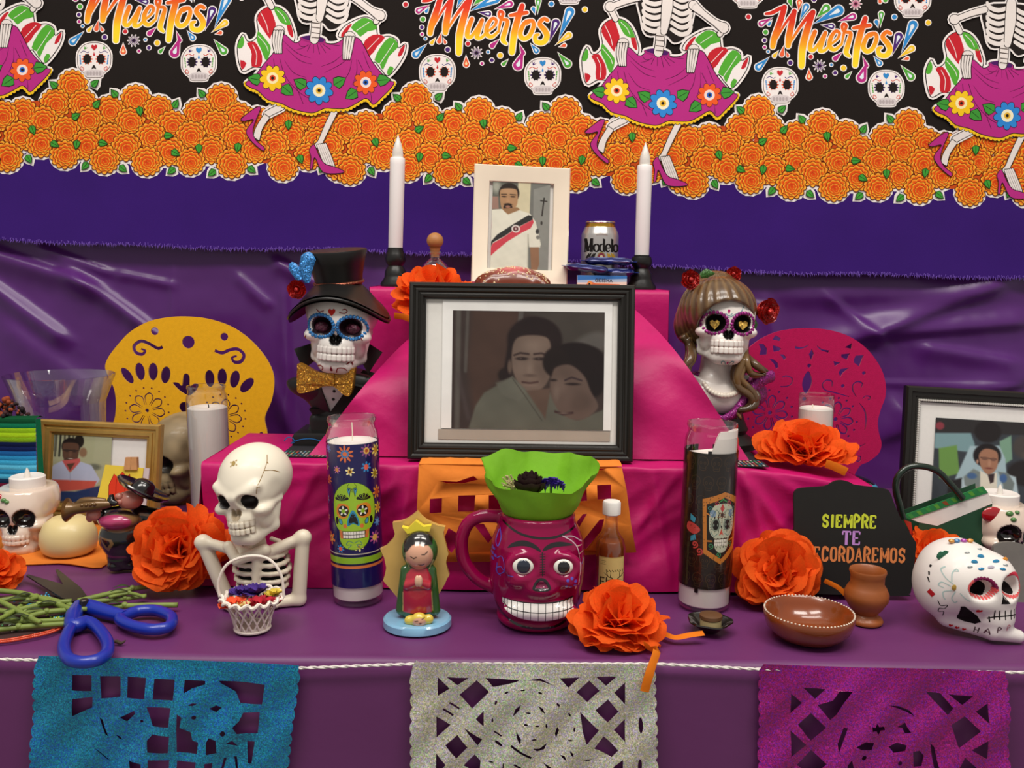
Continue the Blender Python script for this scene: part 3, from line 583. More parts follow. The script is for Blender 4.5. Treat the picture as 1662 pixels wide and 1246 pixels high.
# ---------------------------------------------------------------- purple table cloth
YF = G(831, 1072).y            # front edge of the table
pr = [(1.555, T)]+[(1.555-(1.555-YF-.012)*i/60, T) for i in range(1, 61)]+[(YF+.012-.012*math.sin(R(a)), T-.012+.012*math.cos(R(a))) for a in (22, 45, 68, 90)]+[(YF, T-.012-(T-.03)*(i/26)**1.15) for i in range(1, 27)]
nx = 300; V = []
for j, (y, z) in enumerate(pr):
    for i in range(nx):
        x = -1.0+2.0*i/(nx-1)
        if j <= 60: n_ = noise.noise(Vector((x*2.2, y*9, 1)))*.0012+noise.noise(Vector((x*7+y*4, y*26, 5)))*.0016+noise.noise(Vector((x*5-y*9, y*60, 15)))*.0006; V.append((x, y, z-.0015+min(n_, .0012)))
        else:
            d = min((T-z)/.3, 1); n_ = noise.noise(Vector((x*5, z*3, 2)))*.010*d+noise.noise(Vector((x*14, z*2, 7)))*.003*d+noise.noise(Vector((x*30, z*40, 9)))*.0008*min(d*6, 1); V.append((x, y-n_-.003*d, z))
i = np.arange((len(pr)-1)*nx).reshape(len(pr)-1, nx)[:, :-1].ravel()
TCL = M('purple_tablecloth', '#632c60', .45, spec=.4, var=(3, .10), bump=(28, .25, .002))
tag(obj('purple_tablecloth', mesh('purple_tablecloth', V, np.stack([i, i+nx, i+nx+1, i+1], 1).tolist(), TCL)), 'mauve purple plastic tablecloth covering the altar table down its front', 'tablecloth')

# ---------------------------------------------------------------- magenta plastic cloth over the two stepped risers
Z1 = .147; ST = T+Z1; YS = 1.018            # lower step: height and front
Z2 = P(845, 468, 1.33).z-T; YT = 1.33       # upper step
PINK = M('magenta_plastic', '#b80f62', .46, spec=.3, var=(5, .07), bump=(38, .45, .003))
def xa(px, Y): return P(px, 623, Y).x
xl, xr = P(338, 750, 1.05).x, P(1405, 790, 1.05).x
def wr(x, y, z, a=.003): return a*noise.noise(Vector((x*9, y*9, z*7)))+a*.45*noise.noise(Vector((x*27, y*22, z*25+3)))
mk = thing('magenta_cloth', 'magenta pink plastic cloth draped over the two altar steps', 'cloth', (0, YS, T))
b = B()
CREASE = [((1200, 762), (1300, 880), 11, 9), ((1208, 775), (1262, 930), 10, 7), ((1240, 760), (1330, 815), 9, 7), ((1190, 800), (1215, 940), 9, 5), ((650, 765), (560, 905), 13, 8), ((520, 762), (470, 860), 12, 8), ((665, 800), (640, 940), 9, 5), ((430, 790), (540, 770), 9, 5), ((1060, 770), (1090, 930), 10, 6), ((500, 850), (640, 790), 9, 5), ((1100, 765), (1040, 850), 9, 5)]
def crease(x, z):
    px, py = 831+x/.00073, 956-z/.00073; r = 0
    for (ax, ay), (bx, by), w, h in CREASE:
        ex, ey = bx-ax, by-ay; l2 = ex*ex+ey*ey; t = ((px-ax)*ex+(py-ay)*ey)/l2
        if -.2 < t < 1.2: d = ((px-ax)*ey-(py-ay)*ex)/math.sqrt(l2); r += h*.001*math.exp(-(d/w)**2*(2.2 if d > 0 else .7))*max(0, min(1, min(t+.2, 1.2-t)*4))
    return r
def lower(u, v):
    # v: 0 floor at the front, .3 top front edge, 1 back
    x = xl+(xr-xl)*u; s_ = min(1, v/.3)
    sag = .020*max(0, (u-.8)/.2)**1.2            # right-hand end slumps
    if v < .3:
        t = v/.3; z = (Z1-sag)*t; y = .010*t-.003*(1-t)**3
        y += (wr(x, 0, z, .009)+.010*abs(noise.noise(Vector((x*6+z*9, z*4, 11))))-.004+.006*math.sin(x*34+z*26))*math.sin(math.pi*min(1, t*.97+.03))**.7
        y += .007*(abs(noise.noise(Vector((x*16-z*22, z*5, 4))))-.2)*math.sin(math.pi*t)
        y += (.004-crease(x, z)*.8)*math.sin(math.pi*min(1, t*.96+.02))**.6
        return (x, y-.002, max(z, .0008))
    yb = .19-.05*u
    if v < .75:
        t = (v-.3)/.45; y = .010+yb*t; z = Z1-sag
        return (x, y, z+min(0, wr(x, y, 1, .0035))-.0004)
    t = (v-.75)/.25; return (x, .010+yb+.004*math.sin(t*3), (Z1-sag-.0004)*(1-t)+.001)
b.grid(lower, 260, 110)
b.add([(xl, YS*0+.012, Z1-.0005), (xl, .2, Z1-.0005), (xl-.004, .2, .001), (xl-.012, 0, .001)], [(0, 1, 2, 3)]); b.add([(xr, .012, Z1-.02), (xr, .15, Z1-.02), (xr+.004, .15, .001), (xr+.01, 0, .001)], [(0, 3, 2, 1)])
b.build('lower_drape', PINK, mk, auto=None)
ZB = .001; b = B(); tl, tr = P(600, 470, YT).x, P(1086, 478, YT).x; y2 = YT-YS
def upper(u, v):
    x = tl+(tr-tl)*u
    if v < .5:
        t = v/.5; z = ZB+(Z2-ZB)*t; return (x+(u-.5)*.03*(1-t)**2, y2+wr(x, 3, z, .005)*math.sin(math.pi*t)*1.2, z)
    t = (v-.5)/.5; return (x, y2+.17*t, Z2+min(0, wr(x, t, 5, .002))-.0004)
b.grid(upper, 70, 50)
for s_, x in ((-1, tl), (1, tr)):
    v = []; n = 12
    for j in range(n):
        for i in range(8): z = ZB+(Z2-ZB)*j/(n-1); y = y2+.17*i/7; v.append((x+s_*(.015*(1-j/(n-1))**2+wr(1, y*2, z, .003)), y, z))
    f = [(j*8+i, j*8+i+1, j*8+i+9, j*8+i+8) for j in range(n-1) for i in range(7)]
    b.add(v, f if s_ > 0 else [q[::-1] for q in f])
b.build('upper_drape', PINK, mk, auto=None)
# the loose sheet hanging like a tent from the upper step down to the front of the lower one
b = B(); q0, q1 = P(668, 545, 1.26), P(1030, 500, 1.26); bl, br = P(505, 745, 1.076), P(1212, 750, 1.076)
def tent(u, v):
    # v 0 bottom front .. 1 top
    xb = bl.x+(br.x-bl.x)*u; zt = (q0.z+(q1.z-q0.z)*u)-T; xt = q0.x+(q1.x-q0.x)*u
    x = xb+(xt-xb)*v; z = Z1+.0015+(zt-Z1)*v; sg = .022*math.sin(math.pi*v)
    y = (1.064-YS)+.035*v+.21*v**7+sg*.2*math.sin(math.pi*u)
    e = min(u, 1-u); y += .012*math.exp(-(e/.04)**2)*math.sin(v*9)*.4
    return (x, y+(wr(x*1.3, 9, z, .004)+.006*(abs(noise.noise(Vector((x*9+z*12, z*6, 21))))-.25))*math.sin(math.pi*min(1, v+.08))+.004*math.sin(u*26+v*5)*v*(1-v)*2, z)
b.grid(tent, 90, 50)
b.build('front_drape', PINK, mk, auto=None)
# ================================================================ framed pictures
def place(px, py, z=T, back=0):
    l = G(px, py, z); k = kat(l); l = l+Vector((0, back*k, 0)); return l, kat(l)
def rect(w, h, d, y): return [(-w/2+d, y, d), (w/2-d, y, d), (w/2-d, y, h-d), (-w/2+d, y, h-d)]
def moulding(b, w, h, prof, col=None):
    v = []; f = []
    for d, y in prof: v += rect(w, h, d, y)
    n = len(prof)
    for i in range(n-1):
        for j in range(4): q = (j+1) % 4; f.append((i*4+j, i*4+q, i*4+4+q, i*4+4+j))
    b.add(v, f, col)
def picture(name, label, px, py, z, w, h, prof, mat, lean, yaw=0, roll=0, inner=0, matcol='#e9e6df', leg=True, back=6):
    l, k = place(px, py, z); t = thing(name, label, 'picture frame', l+Vector((0, 0, .001+(back+prof[-1][1]/2+4.5)*k*math.sin(R(lean))+w/2*k*math.sin(R(abs(roll)))*.8)), (R(-lean), R(roll), R(yaw)))
    b = B(k); moulding(b, w, h, prof); b.build('moulding', mat, t, smooth=True, auto=30)
    y = prof[-1][1]; b = B(k); v = rect(w, h, inner, y+1.2); b.add(v, [(0, 1, 2, 3)]); b.build('mount', M('mount_'+matcol.strip('#'), matcol, .8, var=(200, .02)), t, smooth=False, label='pale paper mount')
    b = B(k); b.box((0, back+y/2+3, h/2), (w/2-2, 1.5, h/2-2)); b.build('backing', M('backing_board', '#2a2320', .8), t, smooth=False)
    if leg: b = B(k); ll = h*.5; b.prism([[(-10, 0), (10, 0), (7, ll), (-7, ll)]], 0, 2, X=Matrix.Translation((0, back+h*.13, 1.0)) @ Matrix.Rotation(R(lean+5), 4, 'X')); b.build('easel_leg', M('backing_board', '#2a2320', .8), t, smooth=False)
    return t, k
def pane(t, k, w, h, d, y): b = B(k); b.add(rect(w, h, d, y), [(0, 1, 2, 3)]); b.build('glass_pane', glass('picture_glass', edge=.35, base=.025, rough=.04), t, smooth=False)
# --- large black frame with the couple
BLKF = M('black_frame_paint', '#17140f', .42, var=(90, .08), bump=(300, .06, .0004))
W_, H_ = 367, 288
prof = [(0, 22), (0, 4), (2, 1), (6, 0), (8, 2.5), (9, 3), (11, 1.5), (14, 1.5), (16, 4), (17, 4.2), (19, 3), (22, 4), (24, 7), (25, 8), (27, 8), (27, 12)]
t, k = picture('framed_photo', 'large black ridged picture frame holding a dim photo of a couple, on the lower step', 844, 752, ST, W_, H_, prof, BLKF, 7, .3, .15, inner=20, matcol='#e4e1db', leg=False, back=12)
s_ = 1/3.664; X0, Y0 = 752, 1150           # crop centre x, bottom y
fm = lambda y: (lambda U, V, H: np.stack([(U-X0)*s_*k, np.full(len(U), (y)*k)-H, (Y0-V)*s_*k], 1))
b = B(k); b.box(((775-X0)*s_, 12.2, (Y0-1000)*s_), (515*s_, .3, 30*s_)); b.build('lower_card', M('grey_card', '#a79c8f', .8), t, smooth=False, label='grey-brown card edge showing under the photo')
b = B(k); b.box(((785-X0)*s_, 11.6, (Y0-580)*s_), (508*s_, .3, 385*s_)); b.build('photo_border', M('photo_white', '#eeece8', .6), t, smooth=False, label='white photo border')
p = Paint(338, 258, 1248, 965, 230, 178, '#3b302d')  # glass reflection haze is mixed into the photo colours
p.poly([(450, 250), (745, 250), (690, 560), (640, 640), (470, 860), (430, 600)], '#46342d', 40).line([(372, 250), (372, 960)], 30, '#5a5650', 14, .85).line([(428, 250), (418, 620)], 20, '#57524d', 10, .8).line([(372, 640), (440, 900)], 26, '#4a4040', 20, .6).poly([(735, 250), (1250, 250), (1250, 560), (1000, 480), (860, 300)], '#433d38', 30).line([(747, 262), (742, 330)], 30, '#5f5d59', 8, .7)
p.ell(1180, 440, 110, 60, '#5a5652', 30, .9, -15).ell(830, 430, 165, 140, '#231919', 18).ell(668, 640, 55, 45, '#231a19', 16).poly([(668, 470), (700, 440), (700, 640), (660, 690), (650, 600)], '#231919', 16)
p.poly([(704, 450), (760, 405), (900, 412), (930, 500), (922, 650), (862, 735), (800, 755), (735, 690), (695, 580)], '#6c5b51', 12, 1, 5).ell(815, 470, 75, 45, '#7e6d62', 60, .7).ell(745, 600, 45, 60, '#75645a', 50, .6).ell(880, 610, 35, 70, '#5d4d45', 40, .6)
p.ell(755, 542, 36, 10, '#2e2322', 8).ell(862, 542, 36, 10, '#2e2322', 8).ell(748, 541, 7, 4, '#6a5c54', 5, .6).ell(856, 541, 7, 4, '#6a5c54', 5, .6).line([(708, 522), (745, 508), (795, 514)], 11, '#382a28', 8).line([(828, 514), (872, 508), (912, 522)], 11, '#382a28', 8).ell(805, 600, 18, 46, '#806f64', 24, .6).ell(805, 642, 32, 9, '#4e3f39', 12, .8).line([(760, 682), (806, 688), (852, 680)], 11, '#46322f', 8).ell(806, 702, 36, 7, '#7a655c', 10, .6).ell(683, 590, 14, 40, '#5d4d44', 10)
p.poly([(440, 970), (480, 830), (530, 750), (700, 650), (800, 745), (865, 770), (930, 740), (990, 860), (1090, 905), (1250, 840), (1250, 970)], '#5d5c52', 14).poly([(600, 690), (700, 650), (790, 745), (740, 800), (640, 760)], '#65645a', 14, .8).line([(700, 660), (770, 755), (880, 910)], 5, '#47443d', 8).poly([(785, 735), (930, 715), (900, 900)], '#5c493f', 14)
p.ell(1075, 565, 175, 125, '#1d1515', 16).ell(1180, 620, 90, 150, '#1d1515', 16).ell(960, 560, 80, 90, '#201716', 16).poly([(935, 640), (960, 590), (1045, 575), (1130, 640), (1170, 730), (1215, 830), (1110, 905), (1000, 872), (940, 780), (925, 700)], '#604f47', 14, 1, 5).ell(985, 700, 40, 50, '#6e5c53', 40, .7).ell(1110, 800, 60, 60, '#4f4039', 50, .7)
p.ell(1062, 690, 40, 8, '#2c2221', 8).ell(945, 668, 20, 7, '#2c2221', 8).line([(1015, 668), (1055, 650), (1115, 668)], 9, '#33262a', 8).ell(965, 745, 18, 42, '#75645a', 20, .7).line([(960, 856), (1005, 872), (1062, 862)], 14, '#3e2b2a', 9).ell(1010, 866, 30, 4, '#8a7c72', 5, .6).noise(.02, .05)
p.build('photo', fm(11.0), t, 'dim brown photo of a long-haired man cheek to cheek with a dark-haired woman')
pane(t, k, W_, H_, 26, 9.0)
# --- small white frame on the top step
l4 = G(843, 463, T+Z2)
WF = M('pearl_frame', '#f8ead2', .25, metal=.22, coat=.4, var=(9, .08))
W_, H_ = 157, 194
t, k = picture('framed_photo', 'small pearly white picture frame with a man in a white jersey, on the top step', 843, 467, T+Z2, W_, H_, [(0, 14), (0, 2), (2, 0), (25, 7), (26, 9), (26, 13)], WF, 9, 4, 1.6, inner=22, matcol='#f2efe8', back=8)
s_ = 1/6.231
fm = lambda y: (lambda U, V, H: np.stack([(U-468)*s_*k, np.full(len(U), y*k), (1200-V)*s_*k+4*k], 1))
p = Paint(172, 165, 760, 1085, 120, 188, '#c9c1a0')
p.poly([(560, 160), (780, 160), (780, 1100), (545, 1100)], '#6f7069', 6).poly([(590, 240), (770, 180), (770, 1100), (600, 1100)], '#8c8d85', 8, .8).poly([(160, 160), (430, 160), (430, 300), (260, 470), (160, 470)], '#5f6158', 14).poly([(160, 330), (230, 330), (240, 460), (160, 460)], '#97786a', 14).ell(210, 230, 40, 60, '#b7b8a8', 40, .7)
p.line([(700, 325), (683, 505)], 14, '#2e2a26', 4).line([(665, 352), (730, 358)], 12, '#2e2a26', 4).ell(680, 582, 11, 20, '#3b3833', 5).ell(340, 290, 105, 105, '#2b221d', 10)
p.poly([(245, 300), (270, 250), (400, 245), (428, 300), (425, 400), (380, 470), (320, 490), (265, 440)], '#a8835f', 10, 1, 5).ell(330, 270, 60, 25, '#b8946f', 25, .7).ell(290, 328, 26, 8, '#3a2a20', 6).ell(380, 325, 26, 8, '#3a2a20', 6).line([(262, 305), (315, 303)], 9, '#332519', 6).line([(352, 303), (408, 305)], 9, '#332519', 6).ell(332, 370, 18, 28, '#b58d68', 16, .8).ell(332, 440, 46, 46, '#30231c', 10).ell(332, 430, 24, 14, '#9a6e58', 8).ell(332, 405, 42, 9, '#2f221b', 6)
p.poly([(430, 430), (455, 455), (340, 510), (270, 480), (290, 450)], '#94714f', 8).poly([(140, 470), (270, 455), (335, 510), (450, 460), (560, 490), (620, 570), (680, 800), (670, 835), (560, 835), (545, 700), (555, 1100), (140, 1100)], '#d9d8c6', 8)
p.poly([(160, 870), (165, 800), (230, 720), (400, 600), (545, 505), (585, 515), (590, 550), (430, 640), (300, 735), (190, 800)], '#302f2d', 5).poly([(160, 950), (160, 870), (190, 810), (300, 740), (430, 645), (592, 550), (600, 580), (570, 640), (480, 690), (330, 790), (210, 900)], '#c64450', 5).ell(418, 652, 44, 40, '#d8d0c8', 5).ell(418, 652, 27, 25, '#5a2a2e', 5).ell(418, 652, 10, 12, '#c9b9b0', 5).ell(155, 620, 18, 60, '#b23a3a', 8).ell(640, 670, 18, 26, '#3a3a38', 8).ell(648, 730, 20, 20, '#77776f', 10)
p.poly([(570, 835), (660, 830), (668, 1000), (640, 1100), (590, 1100)], '#8d6a50', 8).poly([(540, 700), (552, 700), (560, 1100), (545, 1100)], '#a9a897', 6, .7).noise(.03, .02)
p.build('photo', fm(8.6), t, 'photo of a man with goatee in a white jersey with black and red sash'); pane(t, k, W_, H_, 25, 8.2)
# --- gold frame on the left
GOLD = M('gold_frame_paint', '#bc9650', .33, metal=.6, var=(60, .12), bump=(200, .1, .0005))
W_, H_ = 204, 160
t, k = picture('framed_photo', 'gold ridged picture frame with a smiling man in a striped polo shirt', 153, 850, T+.004, W_, H_, [(0, 14), (0, 3), (3, 0), (8, 1), (10, 4), (13, 4), (14, 1.5), (19, 2), (21, 5), (24, 6), (25, 9)], GOLD, 8, -3, 1.5, inner=20, matcol='#e9e7e4', back=8)
s_ = 1/3.955
fm = lambda y: (lambda U, V, H: np.stack([(U-630)*s_*k, np.full(len(U), y*k), (1440-V)*s_*k], 1))
p = Paint(310, 825, 706, 1330, 130, 160, '#a9aa8a')
p.poly([(310, 820), (345, 820), (345, 1010), (310, 1010)], '#787a6a', 6)
for q in range(5): p.line([(340+q*28, 825), (335+q*28, 1040)], 13, '#34322c' if q % 2 else '#5c5a4c', 6)
p.ell(490, 940, 32, 42, '#26201c', 8).ell(520, 1010, 25, 30, '#8a6b52', 12).ell(600, 1100, 40, 20, '#4c4e46', 16, .7).ell(437, 975, 62, 55, '#221c1a', 8).poly([(382, 990), (395, 955), (480, 955), (492, 1000), (480, 1070), (440, 1100), (400, 1075)], '#5d4234', 8, 1, 5).line([(390, 1000), (485, 1000)], 5, '#2a2322', 4).ell(412, 1003, 15, 9, '#3d2e28', 5).ell(462, 1003, 15, 9, '#3d2e28', 5).ell(437, 1025, 10, 18, '#6e5040', 8).ell(438, 1056, 26, 7, '#2b211e', 5).ell(438, 1054, 18, 3, '#c9bdb0', 3)
p.poly([(380, 1070), (500, 1050), (510, 1090), (440, 1140), (385, 1110)], '#c05a58', 6).poly([(415, 1090), (470, 1080), (440, 1130)], '#5a4033', 6).poly([(300, 1140), (330, 1100), (385, 1070), (440, 1150), (505, 1070), (580, 1090), (640, 1180), (620, 1210), (300, 1200)], '#b5bdd6', 8).poly([(300, 1195), (620, 1190), (600, 1240), (300, 1280)], '#c2584c', 8).poly([(300, 1270), (480, 1265), (640, 1220), (700, 1330), (300, 1335)], '#2a3a66', 10).line([(440, 1140), (445, 1200)], 3, '#8a92ae', 3)
p.build('photo', fm(6.9), t, 'photo of a smiling man in a pale polo shirt with red stripe'); pane(t, k, W_, H_, 24, 6.0)
# --- black and silver frame on the right
W_, H_ = 300, 233
t, k = picture('framed_photo', 'black picture frame with beaded silver edge holding a photo of a seated woman', 1614, 874, T, W_, H_, [(0, 16), (0, 4), (3, 0), (9, 0), (11, 3), (16, 4), (18, 6), (20, 6), (25, 7.5), (26, 9)], BLKF, 8, -5, 2.0, inner=22, matcol='#ebe8e2', back=8)
bd = B(k); e = rect(W_, H_, 22.5, 5.5)
for i in range(4):
    a, c = Vector(e[i]), Vector(e[(i+1) % 4]); n = int((c-a).length/3.6)
    for j in range(n): q = a+(c-a)*j/n; bd.ell(q, (2.2, 2.2, 2.2), 6, m=4)
bd.build('silver_beading', M('silver_bead', '#e4e0d8', .25, metal=.5), t, kind='stuff', label='row of tiny silver beads around the opening')
s_ = 1/2.8325
fm = lambda y: (lambda U, V, H: np.stack([(U-950)*s_*k, np.full(len(U), y*k), (800-V)*s_*k-33*k], 1))
p = Paint(670, 188, 1250, 620, 190, 150, '#3a4046')
p.poly([(670, 188), (1250, 188), (1250, 240), (670, 255)], '#2f2c2c', 10).poly([(670, 260), (830, 250), (850, 300), (850, 340), (670, 330)], '#7fa0a4', 8).poly([(690, 330), (770, 310), (790, 440), (700, 470)], '#6f9a4c', 8).poly([(960, 280), (1010, 250), (1020, 360), (970, 400)], '#7fa58c', 8).ell(905, 240, 60, 50, '#221c1c', 10).ell(690, 225, 20, 18, '#8c3a44', 8).ell(1060, 300, 40, 50, '#4a4440', 16).ell(1090, 420, 90, 60, '#241e1e', 14).ell(1120, 340, 50, 30, '#6a5f50', 20, .7)
p.poly([(750, 520), (830, 310), (960, 300), (990, 360), (1010, 520)], '#a9c2c8', 8).poly([(740, 480), (800, 460), (830, 620), (740, 620)], '#201c1c', 10).ell(908, 350, 62, 55, '#1d1718', 8).poly([(872, 345), (900, 318), (950, 330), (958, 380), (945, 420), (915, 437), (890, 415), (876, 385)], '#a8795e', 7, 1, 5).line([(880, 360), (950, 364)], 4, '#4a342c', 3).ell(898, 364, 14, 8, '#7a5646', 5).ell(936, 366, 13, 8, '#7a5646', 5).ell(920, 385, 7, 15, '#b98a6e', 6).ell(918, 408, 17, 4, '#7d4238', 4).ell(866, 380, 5, 10, '#b98d74', 4)
p.poly([(800, 470), (850, 420), (900, 430), (950, 470), (970, 420), (1040, 440), (1075, 620), (800, 620)], '#b9cdd2', 8).poly([(808, 455), (850, 415), (890, 430), (900, 520), (850, 530), (815, 490)], '#7f8a86', 8).poly([(960, 420), (1005, 425), (1035, 470), (1020, 570), (1000, 600), (985, 480)], '#77827f', 8).ell(845, 448, 22, 14, '#4a6a94', 8).ell(985, 450, 16, 20, '#46689a', 8).poly([(880, 420), (915, 440), (955, 425), (960, 500), (990, 620), (890, 620)], '#e6e0cc', 7).poly([(915, 437), (945, 430), (943, 470), (928, 478)], '#3a2a2c', 5).ell(860, 510, 40, 16, '#a58d6a', 12, .6)
p.build('photo', fm(8.2), t, 'photo of a dark-haired woman in a white outfit seated at a party table'); pane(t, k, W_, H_, 26, 7.6)
# ================================================================ candles, bottles, can, packets
GL = glass('clear_glass'); WAX = M('white_wax', '#ece4dc', .45, sub=.0, var=(20, .03)); 
def jar(t, k, r, h, wax_h, neck=True, label=None, bottom=6):
    """tall devotional candle glass: foot, body, shoulder, rolled rim; wax and wick inside"""
    b = B(k); pr = [(r*.55, 1.5), (r*.9, 0), (r*.97, 4), (r, 10), (r, h*.5), (r, h*.90)]+([(r*.97, h*.925), (r*.90, h*.945), (r*.89, h*.965), (r*.95, h*.985), (r*.93, h), (r*.87, h*.997), (r*.84, h*.96)] if neck else [(r, h*.98), (r*.98, h), (r*.95, h*.98)])
    b.lathe(pr, 40, cap1=False); b.build('glass_jar', GL, t, auto=60)
    b = B(k); w = r*.955; b.lathe([(w*.9, bottom), (w, bottom+3), (w, wax_h-2), (w*.9, wax_h), (w*.3, wax_h-1.5), (0, wax_h-2.5)], 36, wob=lambda a, t_: 1+(.004*math.sin(3*a) if t_ < .3 else 0)); b.build('wax', WAX, t)
    return t
def wick(t, k, z, h, x=0, col='#e9dcc8'): b = B(k); b.tube([(x, 0, z-3), (x+.6, 0, z+h*.5), (x, .5, z+h)], 1.0, 6); b.build('wick', M('wick_'+col.strip('#'), col, .8), t)
def tops(py, l): return P(831, py, l.y).z-l.z
# blue candle
l, k = place(575, 986, T, 40); H = 300; r = 41
t = thing('glass_candle', 'tall glass candle with dark blue label and lime green sugar skull', 'candle', l, (0, R(-1.6), 0)); jar(t, k, r, H, 262, bottom=8); wick(t, k, 262, 28)
a = Art(); C0 = lambda x, y: ((x-575), (y-722)); rr = r+.5
NV = '#171052'; n = 48
a.poly([(-2.4*r, 0), (2.4*r, 0), (2.4*r, 230), (-2.4*r, 230)], NV, 0)
for y0, y1, c in ((174, 175.5, '#cfc6a8'), (177, 179, '#0a0830'), (180, 190, '#8cb828'), (190.5, 193, '#0a0830'), (193.5, 198, '#d9763a')): a.poly([(-2.4*r, y0), (2.4*r, y0), (2.4*r, y1), (-2.4*r, y1)], c, 1)
def asn(x): return r*math.asin(max(-.99, min(.99, x/r)))
fl = [(-5, 13, 14, 10, '#e2703a', '#2f7fb4', '#e2703a'), (27, 6, 11, 9, '#8a4a86', '#e8b85a', '#b8542a'), (-19, 40, 6.5, 7, '#b86aa0', '#d98a4a', None), (2, 42, 7.5, 6, '#f0e6b0', '#d9a02a', '#5a3a12'), (26, 37, 9, 7, '#2f86c8', '#e8604a', None), (-33, 8, 7, 7, '#3f78c0', '#6a6ac8', None), (38.5, 13, 11, 8, '#e8d270', '#b88a2a', None), (36.5, 50, 9, 8, '#e2cf6a', '#8a7a1a', None), (-38, 35, 9, 7, '#d9c05a', '#b84a2a', None), (-34, 58, 8, 7, '#d9763a', '#b84a2a', None), (-34, 152, 11, 6, '#e2703a', '#e8b85a', '#b84a2a'), (-18, 166, 7, 7, '#2f86c8', '#e8604a', None), (11, 163, 8, 6, '#efe09a', '#d9a02a', '#b8542a'), (34, 152, 11, 8, '#c05a9a', '#e8b85a', None), (38, 80, 11, 7, '#d98a3a', '#b84a2a', None), (38.5, 106, 10, 7, '#ecd24a', '#c88a2a', None), (37.5, 128, 8, 7, '#2f86c8', '#6aa0d8', None), (-39, 90, 9, 7, '#3f78c0', '#e8b85a', None), (-39, 120, 8, 7, '#b86aa0', '#d98a4a', None)]
for x, y, q, n_, c, m_, co in fl: a.flower(asn(x), max(y, q+.5), q, n_, c, m_, co, 2, .3, .32, .42)
sx = 4
sk = [(0, -53), (16, -49), (28, -34), (31, -12), (30, 8), (26, 20), (23, 24), (22, 40), (14, 51), (0, 54), (-14, 51), (-22, 40), (-23, 24), (-26, 20), (-30, 8), (-31, -12), (-28, -34), (-16, -49)]
q = lambda L: [(asn(sx+p[0]) if abs(sx+p[0]) < r*.98 else sx+p[0], 113+p[1]) for p in L]
a.poly(q(cr2(sk, 4, True)), '#9cc42c', 4); a.stroke(q(cr2(sk, 4, True)), .8, '#3d5a14', 4.5, k=0, closed=True)
for s_ in (-1, 1):
    a.poly(q(cr2([(s_*6, -16), (s_*20, -20), (s_*26, -12), (s_*24, 2), (s_*10, 2)], 4, True)), '#e0842a', 5)
    c = q([(s_*15, -8)])[0]; a.circ(*c, 9, '#15110d', 6); a.flower(*c, 8, 5, '#ece9df', '#8cb828', None, 7, .9, .3, .32)
    for j in range(5): an = R(-90+s_*(-62+j*32)); c = q([(s_*17, -24)])[0]; a.drop(c[0]+10.5*math.cos(an), c[1]+9*math.sin(an), c[0], c[1], 2.4, '#15110d', 5)
    c = q([(s_*5, -42)])[0]; a.drop(c[0], c[1], c[0]+s_*-1, c[1]+12, 3, '#15110d', 5); a.drop(c[0], c[1], c[0], c[1]+10, 2.2, '#4a9ab8', 5.5)
    a.stroke(q([(s_*4, -52), (s_*7, -46), (s_*1, -44), (0, -38)]), .7, '#2d4a14', 5)
    c = q([(s_*26, 8)])[0]; a.circ(*c, 3, '#15110d', 5, 6); c = q([(s_*20, 9)])[0]; a.circ(*c, 3.2, '#15110d', 5, 5.6, 14, s_*.4); a.circ(*c, 2.4, '#4a9ab8', 5.5, 4.6, 14, s_*.4); c = q([(s_*13, 16)])[0]; a.circ(*c, 3, '#d9763a', 5, 3.6); a.poly(q([(s_*17, 24), (s_*23, 22), (s_*21, 36), (s_*16, 36)]), '#d9763a', 5)
    a.stroke(q([(s_*1, 43), (s_*8, 40), (s_*12, 46), (s_*4, 46), (s_*9, 51)]), .9, '#2a6a7a', 5)
a.poly(q(cr2([(0, -10), (8, 4), (9, 16), (0, 12), (-9, 16), (-8, 4)], 3, True)), '#2a8ab0', 6); a.poly(q(cr2([(0, -5), (6, 5), (7, 14), (0, 10), (-7, 14), (-6, 5)], 3, True)), '#15110d', 7)
a.poly(q([(-18, 24), (18, 24), (17, 36), (-17, 36)]), '#15110d', 6)
for j in range(8):
    for i in (0, 1): a.poly(q([(-16.6+j*4.2, 25+i*5.6), (-13+j*4.2, 25+i*5.6), (-13+j*4.2, 29.6+i*5.6), (-16.6+j*4.2, 29.6+i*5.6)]), '#efe9dd', 7)
a.build('paper_label', (lambda U, V, Hh: cyl(rr, 262)(U, V, Hh)*k), t, M('label_gloss', vcol=True, rough=.25, coat=.5, var=(60, .02)), eps=.03, maxlen=5, label='dark blue label with lime skull, flowers and stripes')
# black candle
l, k = place(1150, 996, T, 41); r = 42; H = 300
t = thing('glass_candle', 'tall glass candle with dark brown label and skull badge, right of the centre', 'candle', l, (0, R(.6), 0)); jar(t, k, r, H, 40, bottom=6)
b = B(k)                                  # wax burnt down on one side only
def hg(u): q_ = max(0, min(1, (u-.36)*6)); return 255+36*q_*q_*(3-2*q_)
def slope(u, v_): an = -1.35+2.9*u; return (r*.945*math.sin(an), -r*.945*math.cos(an), 250+(hg(u)-250)*v_)
b.grid(slope, 40, 5)
def slope2(u, v_): an = -1.35+2.9*u; q_ = r*.945*(1-v_); return (q_*math.sin(an)+v_*6, -q_*math.cos(an)+v_*9, hg(u)+(256-hg(u))*v_**2)
b.grid(slope2, 40, 6); b.build('upper_wax', WAX, t, label='white wax left standing higher on one side')
a = Art(); BR = '#1e1510'
a.poly([(-2.9*r, 0), (2.9*r, 0), (2.9*r, 217), (-2.9*r, 217)], BR, 0)
random.seed(5); GB = '#3d2c1a'
